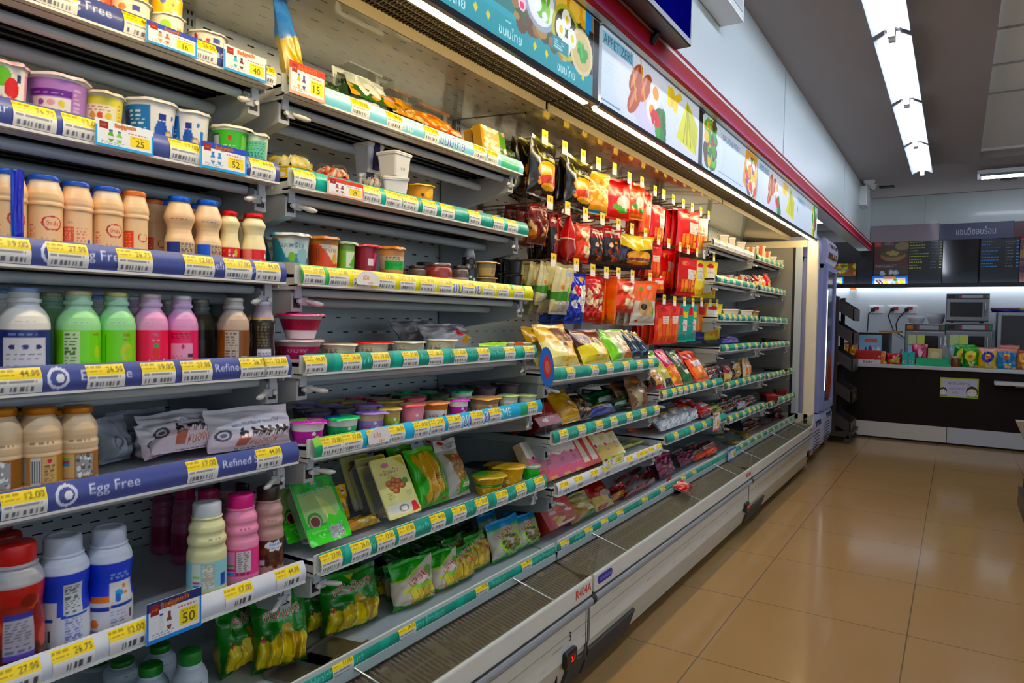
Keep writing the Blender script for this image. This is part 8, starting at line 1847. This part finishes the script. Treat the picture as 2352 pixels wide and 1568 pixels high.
cv.text('คุณเปิดใหญ่', .50, .72, .22, '6a6a80', 0, .72); cv.text('ยินดีบริการ', .44, .46, .12, '7a7a90', 0, .4); cv.text('ครับ', .4, .26, .12, '7a7a90', 0, .3)
for cx, cy, r in ((.83, .28, .15), (.09, .26, .10)):
 cv.ell(cx, cy + .06, r, r * 1.75, '3a2416'); cv.ell(cx, cy, r * .82, r * 1.3, 'e8e0dc'); cv.ell(cx - r * .35, cy, .012, .03, '2a2a2a'); cv.ell(cx + r * .35, cy + .03, .012, .03, '2a2a2a'); cv.rect(cx - r, .05, cx + r, .10, '3a9a6a')
(x0, z1), (x1, z0) = bw(2160, 866, YC), bw(2247, 916, YC)
MB().box(x0, YC + .012, z0, x1, YC + .0195, z1, 'b4c82a').picture((x0, YC + .0114, z0), (x1 - x0, 0, 0), (0, 0, z1 - z0), cv).build('counter_notice', SATIN, label='lime framed notice with drawn faces on the counter front', cat='notice')
# rear worktop with ovens
t = thing('rear_worktop', 'pale worktop along the wall under the ovens', 'worktop', None, (0, 9, 0))
MB().box(-1.2, -.42, .70, 1.6, .27, .74, 'b9bdc0').build('worktop', ENAMEL, t); MB().box(-1.2, -.38, .02, 1.6, .27, .70, '3a3430').build('cabinet', SATIN, t)
def oven(px0, px1, top, bot, z0, label, papers, z1=None):
 yf = 8.64
 (x0, za), (x1, zb_) = bw(px0, top, yf), bw(px1, bot, yf)
 z1 = z1 or za
 w = x1 - x0; h = z1 - z0
 t = thing('microwave_oven', label, 'oven', 'steel ovens', (x0, yf, z0))
 MB().box(0, .012, .012, w, .46, h, '8a8e92').build('housing', STEEL, t, bevel=.006)
 MB().box(.004, -.006, .02, w - .004, .012, h * .80, '868a90').build('door', STEEL, t, bevel=.004)
 d = MB().box(w * .10, -.009, h * .20, w * .84, -.006, h * .70, '0b0d12').build('door_window', GLOSS, t)
 MB().tube([(w * .90, -.006, h * .26), (w * .90, -.03, h * .30), (w * .90, -.03, h * .62), (w * .90, -.006, h * .66)], .008, 8, 'c0c4c8').build('handle', STEEL, t)
 mb = MB().box(.004, -.004, h * .82, w - .004, .012, h * .98, '3a3d42').box(w * .36, -.006, h * .85, w * .84, -.004, h * .95, 'a4a8ae').box(w * .86, -.006, h * .85, w * .91, -.004, h * .95, 'a83a2c').box(w * .92, -.006, h * .85, w * .98, -.004, h * .95, '2a8a5a').box(w * .30, -.006, h * .85, w * .35, -.004, h * .95, 'a83a5a').box(w * .05, -.006, h * .85, w * .2, -.004, h * .95, 'b8701a' if papers == 1 else '101214')
 mb.build('control_strip', SATIN, t)
 for fx in (.06, w - .06):
  for fy in (.06, .40):
   MB().box(fx - .015, fy - .015, 0, fx + .015, fy + .015, .014, '141414').build('foot', RUBBER, t)
 if papers:
  MB().box(w * .10, -.011, h * .47, w * .30, -.009, h * .72, 'c4d49a').box(w * .31, -.011, h * .47, w * .50, -.009, h * .72, 'd0d878').box(w * .10, -.011, h * .24, w * .30, -.009, h * .46, 'a8c4e4').box(w * .31, -.011, h * .24, w * .50, -.009, h * .46, 'c4cce0').build('paper_notes', MATTE, t)
 return x0, x1, z1
x0, x1, z1 = oven(2172, 2278, 741, 800, .741, 'steel microwave oven with pastel notes under the top oven', 2)
oven(2174, 2272, 674, 733, z1 + .003, 'plain steel microwave oven on top of another', 0)
xa, xb, za = oven(2079, 2170, 742, 800, .741, 'steel microwave oven with pastel notes and an orange display', 1)
for i, (a, b, tp) in enumerate(((2076, 2124, 724), (2128, 2170, 720))):
 q0, q1 = bw(a, 735, 8.75)[0], bw(b, 735, 8.75)[0]; h = bw(a, tp, 8.75)[1] - za
 q0 = max(q0, xa + .01)
 r = (q1 - q0) / 2
 MB().lathe([(r * .75, 0), (r * .95, h * .5), (r, h * .6), (r * .98, h), (r * .5, h * .9)], 'e4e8ec', 28).build('plastic_tub', SATIN, label='white shallow tub on the left lower oven, %s' % ('nearer the sockets' if i == 0 else 'nearer the top oven'), cat='tub', group='white tubs on the oven', loc=((q0 + q1) / 2, 8.85, za + .001))
q = bw(2293, 717, 8.6); qx = bw(2420, 717, 8.6)[0]
t = thing('steel_cabinet', 'grey steel framed cabinet beside the stacked ovens', 'cabinet', None, (q[0], 8.62, .741))
hh = q[1] - .741
MB().box(0, .0, 0, qx - q[0], .5, hh, '55585c').build('housing', STEEL, t); MB().box(0, -.01, hh - .03, qx - q[0], 0, hh, 'aab0b6').box(0, -.01, 0, .03, 0, hh - .03, 'aab0b6').build('frame', STEEL, t); MB().box(.04, -.008, .03, qx - q[0], -.002, hh - .04, '34363a').build('door', SATIN, t)
cv = Cv(50, 16, '14307a', 3); cv.rect(0, .6, 1, 1, '5a3a4a'); cv.rect(.7, .7, .9, .9, 'c8a82a')
bag('folded_blue_cloth', cv, seed=301, wr=.2, m=MATTE, part='cloth')
place('folded_blue_cloth', 'folded blue cloth on the steel cabinet', 'cloth', (q[0] + .12, 8.85, q[1] + .002), (.06, .36, .05), R_(-90), 0)
# things on the counter
def cnt(k, px0, px1, ytop, y, label, cat, th=.06, group=None, z=zt + .001, rnd_=False, tilt=0.0):
 x0, x1 = at(px0, 830, y=y)[0], at(px1, 830, y=y)[0]
 h = at((px0 + px1) / 2, ytop, y=y)[2] - z
 w = x1 - x0
 place(k, label, cat, ((x0 + x1) / 2, y, z), (w / 2, w / 2, h) if rnd_ else (th, w, h), R_(-90), tilt, 0, group)
 return (x0 + x1) / 2, z + h, w
g = 'crisp bags on the counter'
for k, a, b, tp, y, lb in (('yellow_chips_bag', 2246, 2290, 798, 8.02, 'yellow and blue crisp bag with a red oval'), ('blue_chips_bag', 2287, 2336, 798, 8.02, 'bright blue crisp bag beside the yellow one'), ('green_chips_bag', 2210, 2248, 796, 8.03, 'green crisp bag, front'), ('green_chips_bag', 2190, 2238, 790, 8.14, 'green crisp bag behind the front one'), ('orange_chips_bag', 2333, 2370, 802, 8.03, 'orange brown crisp bag by the right rack'), ('blue_chips_bag', 2295, 2340, 792, 8.13, 'blue crisp bag behind the front one'), ('orange_chips_bag', 1930, 1950, 786, 8.06, 'orange crisp bag behind the bread rack, near one'), ('orange_chips_bag', 1948, 1969, 788, 8.06, 'orange crisp bag behind the bread rack, far one')):
 cnt(k, a, b, tp, y, lb, 'snack bag', .09, g)
cv = Cv(50, 26, 'b0141c', 2); cv.rect(0, 0, 1, .3, 'd8d4d4'); cv.text('Kinder', .5, .15, .2, '3a1418', 0, .4); cv.rect(0, .85, 1, 1, 'c82028')
kind('red_candy_box', ('box', carton('box', cv, 'a0141c'), None, []))
cx, tz, w_ = cnt('red_candy_box', 1968, 2024, 804, 8.0, 'red and white sweets display box', 'box', .12)
cv = Cv(50, 36, '8cc0dc', 1.5); cv.blobs(14, 0, 0, 1, .5, .05, .1, ['e8ecf0', 'd8c8b8', 'f0f4f6'], 3); cv.rect(.25, .72, .8, .86, 'd86a4a'); cv.ell(.5, .5, .09, .11, '4a4aa0'); cv.ell(.3, .5, .05, .07, '2a2a5a')
kind('sky_blue_display_card', ('card', carton('card', cv, 'c8d8e0'), None, []))
place('sky_blue_display_card', 'sky blue display card standing in the red sweets box', 'card', (cx, 8.075, zt + .002), (.01, w_ * .92, at(2000, 769, y=8.075)[2] - zt), R_(-90), 0)
cv = Cv(30, 24, 'd8741a', 1.4); cv.blobs(10, 0, 0, 1, 1, .08, .16, ['e8a03a', 'f0c060', 'b85a10'], 2); bag('orange_candy_bag', cv, seed=303, wr=.15)
cnt('orange_candy_bag', 1998, 2034, 806, 7.955, 'orange sweets bag leaning on the red sweets box', 'sweets bag', .03)
cv = Cv(40, 30, 'b41a1c', 1.5); cv.blobs(12, .15, .1, .85, .6, .07, .12, ['b8a03a', 'c87a3a', '8a9a3a', 'd8a860'], 2); bag('red_fruit_candy_bag', cv, seed=304, wr=.12)
cnt('red_fruit_candy_bag', 2036, 2072, 811, 8.0, 'red sweets bag with fruit picture', 'sweets bag', .05)
cv = Cv(24, 40, '38b4a4', .6); cv.rect(.3, .15, .7, .35, 'd8d8d8'); cv.ell(.5, .25, .14, .06, 'c03a3a'); kind('teal_carton', ('carton', carton('carton', cv, '2a9a8c'), None, []))
for i, (a, b) in enumerate(((2072, 2085), (2087, 2101))):
 cnt('teal_carton', a, b, 808, 7.98, 'small teal carton, %s the green tray' % ('farther from' if i == 0 else 'next to'), 'carton', .06, 'teal cartons on the counter')
x0, x1 = at(2104, 830, y=7.98)[0], at(2180, 830, y=7.98)[0]
t = thing('green_tray', 'green plastic tray on the counter', 'tray', None, ((x0 + x1) / 2, 8.08, zt + .001)); w_ = (x1 - x0) / 2
MB().box(-w_, -.1, 0, w_, .1, .006, '1f9a6a').build('tray_base', SATIN, t)
for a in ((-w_, -.1, w_, -.094), (-w_, .094, w_, .1), (-w_, -.094, -w_ + .006, .094), (w_ - .006, -.094, w_, .094)):
 MB().box(a[0], a[1], .006, a[2], a[3], .075, '24a876').build('tray_wall', SATIN, t)
cv = Cv(30, 24, 'c02a5a', 1.4); cv.blobs(10, 0, 0, 1, 1, .1, .2, ['d8708c', 'e8c0cc', 'a01a4a'], 2); bag('pink_candy_bag', cv, seed=305, wr=.15)
cnt('pink_candy_bag', 2094, 2130, 790, 8.06, 'pink sweets bag standing in the green tray', 'sweets bag', .05, z=zt + .008)
cv = Cv(30, 24, 'd8c090', 1.4); cv.ell(.5, .6, .3, .2, 'e8d8b0'); cv.rect(0, 0, 1, .14, 'b03a34'); kind('tan_candy_box', ('box', carton('box', cv, 'c8a878'), None, []))
cnt('tan_candy_box', 2131, 2163, 800, 8.06, 'tan sweets box standing in the green tray', 'box', .05, z=zt + .008)
kind('pump_bottle', ('bottle_body', plain('bottle_body', [(.9, 0), (1, .05), (.95, .45), (.6, .62), (.25, .70)], 'c8ccd4', MILKY), None, []), ('pump_head', MB().lathe([(.26, .68), (.28, .76), (.1, .78), (.1, .92), (.2, .93), (.2, .99)], 'e8ecf0', 20).tube([(0, 0, .96), (1.0, 0, .96)], [.12, .07], 8, 'e8ecf0').mesh('pump_head', SATIN), None, []))
cnt('pump_bottle', 2156, 2182, 774, 8.24, 'clear pump bottle of hand gel behind the green tray', 'pump bottle', rnd_=True)
kind('amber_jar', ('jar', plain('jar', [(.9, 0), (1, .06), (1, .7), (.85, .84)], '6a3a14', GLOSS), None, []), ('lid', plain('lid', [(.9, .84), (.9, 1), (.2, 1)], 'c8b890', SATIN), None, []))
cnt('amber_jar', 2184, 2203, 818, 7.99, 'amber jar between the green tray and the crisp bags', 'jar', rnd_=True)
cnt('pump_bottle', 2176, 2192, 788, 8.3, 'slim pump bottle behind the amber jar', 'pump bottle', rnd_=True)
(x0, z1), (x1, _) = bw(1972, 762, 8.7), bw(2044, 762, 8.7)
t = thing('receipt_printer', 'black boxy machine on the rear worktop behind the sweets box', 'machine', None, (x0, 8.7, .741))
MB().box(0, 0, 0, x1 - x0, .35, z1 - .741, '111215').build('housing', SATIN, t, bevel=.01); MB().box(.04, -.004, .05, x1 - x0 - .04, 0, (z1 - .741) * .6, '1c1e24').build('front_slot', GLOSS, t); MB().box(.2, .05, z1 - .741, .42, .2, z1 - .721, 'c88a4a').build('paper_pack', MATTE, t)
x, z = bw(2058, 792, 8.75)
t = thing('frying_pan', 'black pan on the rear worktop before the left oven', 'pan', None, (x, 8.50 + .2, .741))
MB().lathe([(.09, 0), (.12, .08), (.125, .08), (.10, .01), (.01, .01)], '0c0c0e', 28).build('pan_body', SATIN, t); MB().tube([(.02, 0, .02), (.06, 0, .15)], .008, 8, 'b8bcc0').build('ladle', STEEL, t)
# ------------------------------------------------------------------ drinks fridges
def fridge(y0, y1, label, led):
 xf = -.972 if led else -1.015; W = y1 - y0; h0 = .36; ztop = at(1898, 538, x=xf)[2] if y0 > 6.5 else 1.93
 hz = ztop - .25
 t = thing('drinks_fridge', label, 'fridge', 'white drinks fridges', (xf - .31, (y0 + y1) / 2, 0))
 off = (-(xf - .31), -(y0 + y1) / 2, 0)
 def put(n, mb, m, par=None, **k):
  o = mb.build(n, m, par or t, **k)
  if par is None:
   o.location = off
  return o
 c = 'b9bcdc'
 mb = MB().box(xf - .62, y0, .06, xf - .03, y0 + .03, hz, c).box(xf - .62, y1 - .03, .06, xf - .03, y1, hz, c).box(xf - .62, y0, .06, xf - .58, y1, hz, c).box(xf - .62, y0, hz - .03, xf - .03, y1, hz, c)
 put('cabinet', mb, ENAMEL)
 a = np.linspace(-1.2, 1.2, 11)
 pr = [(xf - .60, hz + .004), (xf - .60, ztop)] + [(xf - .055 + .06 * math.cos(-q) , (hz + ztop) / 2 + .125 * math.sin(-q)) for q in a]
 put('header', MB().prism(pr, y0, y1, 'y', 'c4c6e0'), ENAMEL)
 cv = Cv(40, 20, '7a2a24', 2.4); cv.blobs(14, 0, 0, 1, 1, .06, .14, ['c8a890', '3a6a80', '8aa8b0', '5a1a1a', 'd8d0c8'], 3)
 put('header_picture', MB().picture((xf + .006, y0 + .06, hz + .06), (0, W - .12, 0), (-.004, 0, ztop - hz - .12), cv), GLOSS)
 xl_ = xf if led else xf + .062
 pr = [(xl_ - .62, .05), (xl_ - .62, h0), (xl_ - .02, h0), (xl_ - .005, h0 - .05), (xl_ - .005, .14), (xl_ - .03, .06)]
 b = put('lower_housing', MB().prism(pr, y0, y1, 'y', 'c4c6e0'), ENAMEL)
 for q in range(7):
  zz = .09 + q * .026
  ar = np.linspace(0, math.pi, 9)
  P_ = [(y0 + W * .55 + W * .28 * math.cos(v), zz + .012 * math.sin(v)) for v in ar] + [(y0 + W * .55 - W * .26 * math.cos(v), zz + .004 * math.sin(v)) for v in ar]
  put('louvre', MB().prism(P_, xl_ - .008, xl_ - .0035, 'x', '23252c'), MATTE)
 for q in range(4):
  put('top_louvre', MB().prism([(y0 + W * (.5 + q * .11), .29), (y0 + W * (.56 + q * .11), .29), (y0 + W * (.52 + q * .11), .335), (y0 + W * (.46 + q * .11), .335)], xl_ - .01, xl_ - .003, 'x', '2a3a5a'), MATTE)
 d = put('door', MB().box(xf - .03, y0 + .005, h0 + .02, xf, y0 + .09, hz - .01, 'a9acd4').box(xf - .03, y1 - .035, h0 + .02, xf, y1 - .005, hz - .01, 'a9acd4').box(xf - .03, y0 + .09, h0 + .02, xf, y1 - .035, h0 + .09, 'a9acd4').box(xf - .03, y0 + .09, hz - .05, xf, y1 - .035, hz - .01, 'a9acd4'), ENAMEL)
 g = MB().box(xf - .018, y0 + .106, h0 + .09, xf - .014, y1 - .035, hz - .05).build('door_glass', CLEAR, d)
 put('led_strip', MB().box(xf - .010, y0 + .076, .56, xf + .003, y0 + .090, hz - .22), E_STRIP if led else ENAMEL)
 for q in range(5):
  zz = h0 + .1 + q * (hz - h0 - .16) / 5
  put('wire_shelf', MB().box(xf - .55, y0 + .03, zz - .012, xf - .09, y1 - .03, zz, 'c8ccd4'), ENAMEL)
 put('inner_back', MB().box(xf - .575, y0 + .03, h0, xf - .57, y1 - .03, hz - .03, '8a94a4').box(xf - .575, y0 + .03, h0, xf - .03, y1 - .03, h0 + .01, '8a94a4'), ENAMEL)
 for s in (y0 + .06, y1 - .06):
  put('foot', MB().lathe([(.025, 0), (.025, .055)], '101010', 12, o=(xf - .08, s, 0)), RUBBER)
 return xf, h0, hz
xf, h0, hz = fridge(6.62, 7.22, 'white drinks fridge with glass door and lit strip beside the bread rack', True)
cols = ['3a8ab8', '2a9a8a', 'c8ccd0', '3a6a4a', 'c85a2a', '4a7ac0']
for q in range(5):
 zz = h0 + .1 + q * (hz - h0 - .16) / 5
 for j in range(4):
  k_ = 'fridge_drink_bottle'
  cc = cols[(q * 3 + j) % 6]
  if (q, cc) not in K:
   K[(q, cc)] = (('bottle_body', plain('bottle_body', [(.9, 0), (1, .04), (1, .62), (.45, .85), (.4, .9)], cc, GLOSS, 20), None, []), ('cap', plain('cap', [(.42, .9), (.42, 1), (.1, 1)], 'd8d8d8', SATIN, 16), None, []))
  K[k_] = K[(q, cc)]
  place(k_, 'drink bottle on the %s shelf of the lit fridge, %s from the hinge' % (nth(4 - q), nth(j)), 'drink bottle', (xf - .15, 6.62 + .15 + j * .105, zz + .001), (.036, .036, .19), 0, 0, 0, 'bottles in the lit drinks fridge')
fridge(5.94, 6.54, 'white drinks fridge half hidden behind the case end panel', False)
cvo = Cv(30, 60, 'c85a24', .5); cvo.blobs(20, 0, 0, 1, 1, .06, .14, ['b04a1c', 'd8743a', 'e8e0d0', '8a3a1c'], 3)
P_ = [(-.971, 6.93 + .13 * math.cos(a), .66 + .21 * math.sin(a)) for a in np.linspace(0, 6.283, 29)[:-1]]
MB().prism([(p[1], p[2]) for p in P_], -.9725, -.970, 'x', 'b8562a').build('door_sticker', GLOSS, label='orange oval sticker on the glass door of the lit fridge', cat='sticker')
p = at(1900, 508, z=2.3)
MB().box(p[0] - .28, p[1] - .55, 2.292, p[0] + .18, p[1] + .1, 2.2995).build('recessed_light', E_PANEL, label='square recessed light panel over the drinks fridges', cat='light')
# ------------------------------------------------------------------ bread rack
t = thing('bread_rack', 'dark brown rolling rack of sloping bins before the counter', 'rack', None, (-1.05, 7.6, 0))
BR = mat('brown_rack', '3a302a', .4, noise=.1)
ya, yb = -.22, .22
xs = [at(1918, 850, y=7.38)[0] + 1.05, at(1948, 850, y=7.6)[0] + 1.05]
for xx in (xs[0] - .22, xs[0]):
 for yy in (ya, yb):
  MB().box(xx - .018, yy - .018, .10, xx + .018, yy + .018, 1.42).build('post', BR, t)
for i, py in enumerate((733, 785, 842, 908, 972)):
 zf = at(1975, py, x=-.83)[2]
 dz = .34
 mb = MB().prism([(-.32, zf + dz), (.22, zf - .02), (.22, zf + .0), (-.32, zf + dz + .02)], ya, yb, 'y')
 for yy in (ya, yb - .012):
  mb.prism([(-.32, zf + dz + .02), (.22, zf), (.22, zf + .095), (-.32, zf + dz + .11)], yy, yy + .012, 'y')
 mb.box(.21, ya, zf - .02, .222, yb, zf + .095)
 b = mb.build('bin', BR, t)
 MB().box(.2225, -.03, zf + .02, .224, .03, zf + .05, '8a8a2a' if i in (0, 3) else '3a3430').build('bin_label', MATTE, b)
MB().box(-.36, ya - .03, .085, .24, yb + .03, .115).build('base_frame', BR, t)
for xx in (-.3, .2):
 for yy in (ya, yb):
  c = MB().box(xx - .012, yy - .012, .05, xx + .012, yy + .012, .086, '2a2a2c').build('caster', STEEL, t)
  MB().tube([(xx, yy - .012, .032), (xx, yy + .012, .032)], .032, 18, '3a3a3e').build('wheel', RUBBER, c)
# ------------------------------------------------------------------ end of the dry goods rack on the right
gx = at(2337, 1158, z=0)
GX, GY = gx[0], gx[1]
t = thing('shelving_rack', 'dark slotted upright of a dry goods rack at the right edge', 'rack', None, (GX + .3, GY - .5, 0))
PU = mat('slotted_upright', '2a2623', .5, metal=.3, noise=.1)
mb = MB().box(-.30 + .025, .46, .05, -.30 + .055, .50, 2.02)
mb.build('upright', PU, t)
mb = MB()
for q in range(64):
 mb.box(-.277, .462, .12 + q * .03, -.2745, .470, .134 + q * .03, '8a8378')
mb.build('slot_row', MATTE, t)
MB().box(-.30, .0, 0, .3, .5, .12, '3a3531').build('base_foot', SATIN, t)
MB().box(-.245, -.9, .0, -.215, .49, 2.0, 'b0b2b2').build('back_panel', ENAMEL, t)
for zz in (.45, .85, 1.25, 1.62):
 MB().box(-.215, -.9, zz, .22, .49, zz + .025, 'c0c2c4').build('shelf_board', ENAMEL, t)
p = at(2327, 957, y=GY + .3)
MB().prism([(0, 0), (.09, .0), (.09, -.12), (.05, -.12)], 0, .12, 'y', 'b8aca0').build('shelf_tray', SATIN, label='small pale tray jutting from the right rack end', cat='tray', loc=(p[0], GY + .02, p[2]))
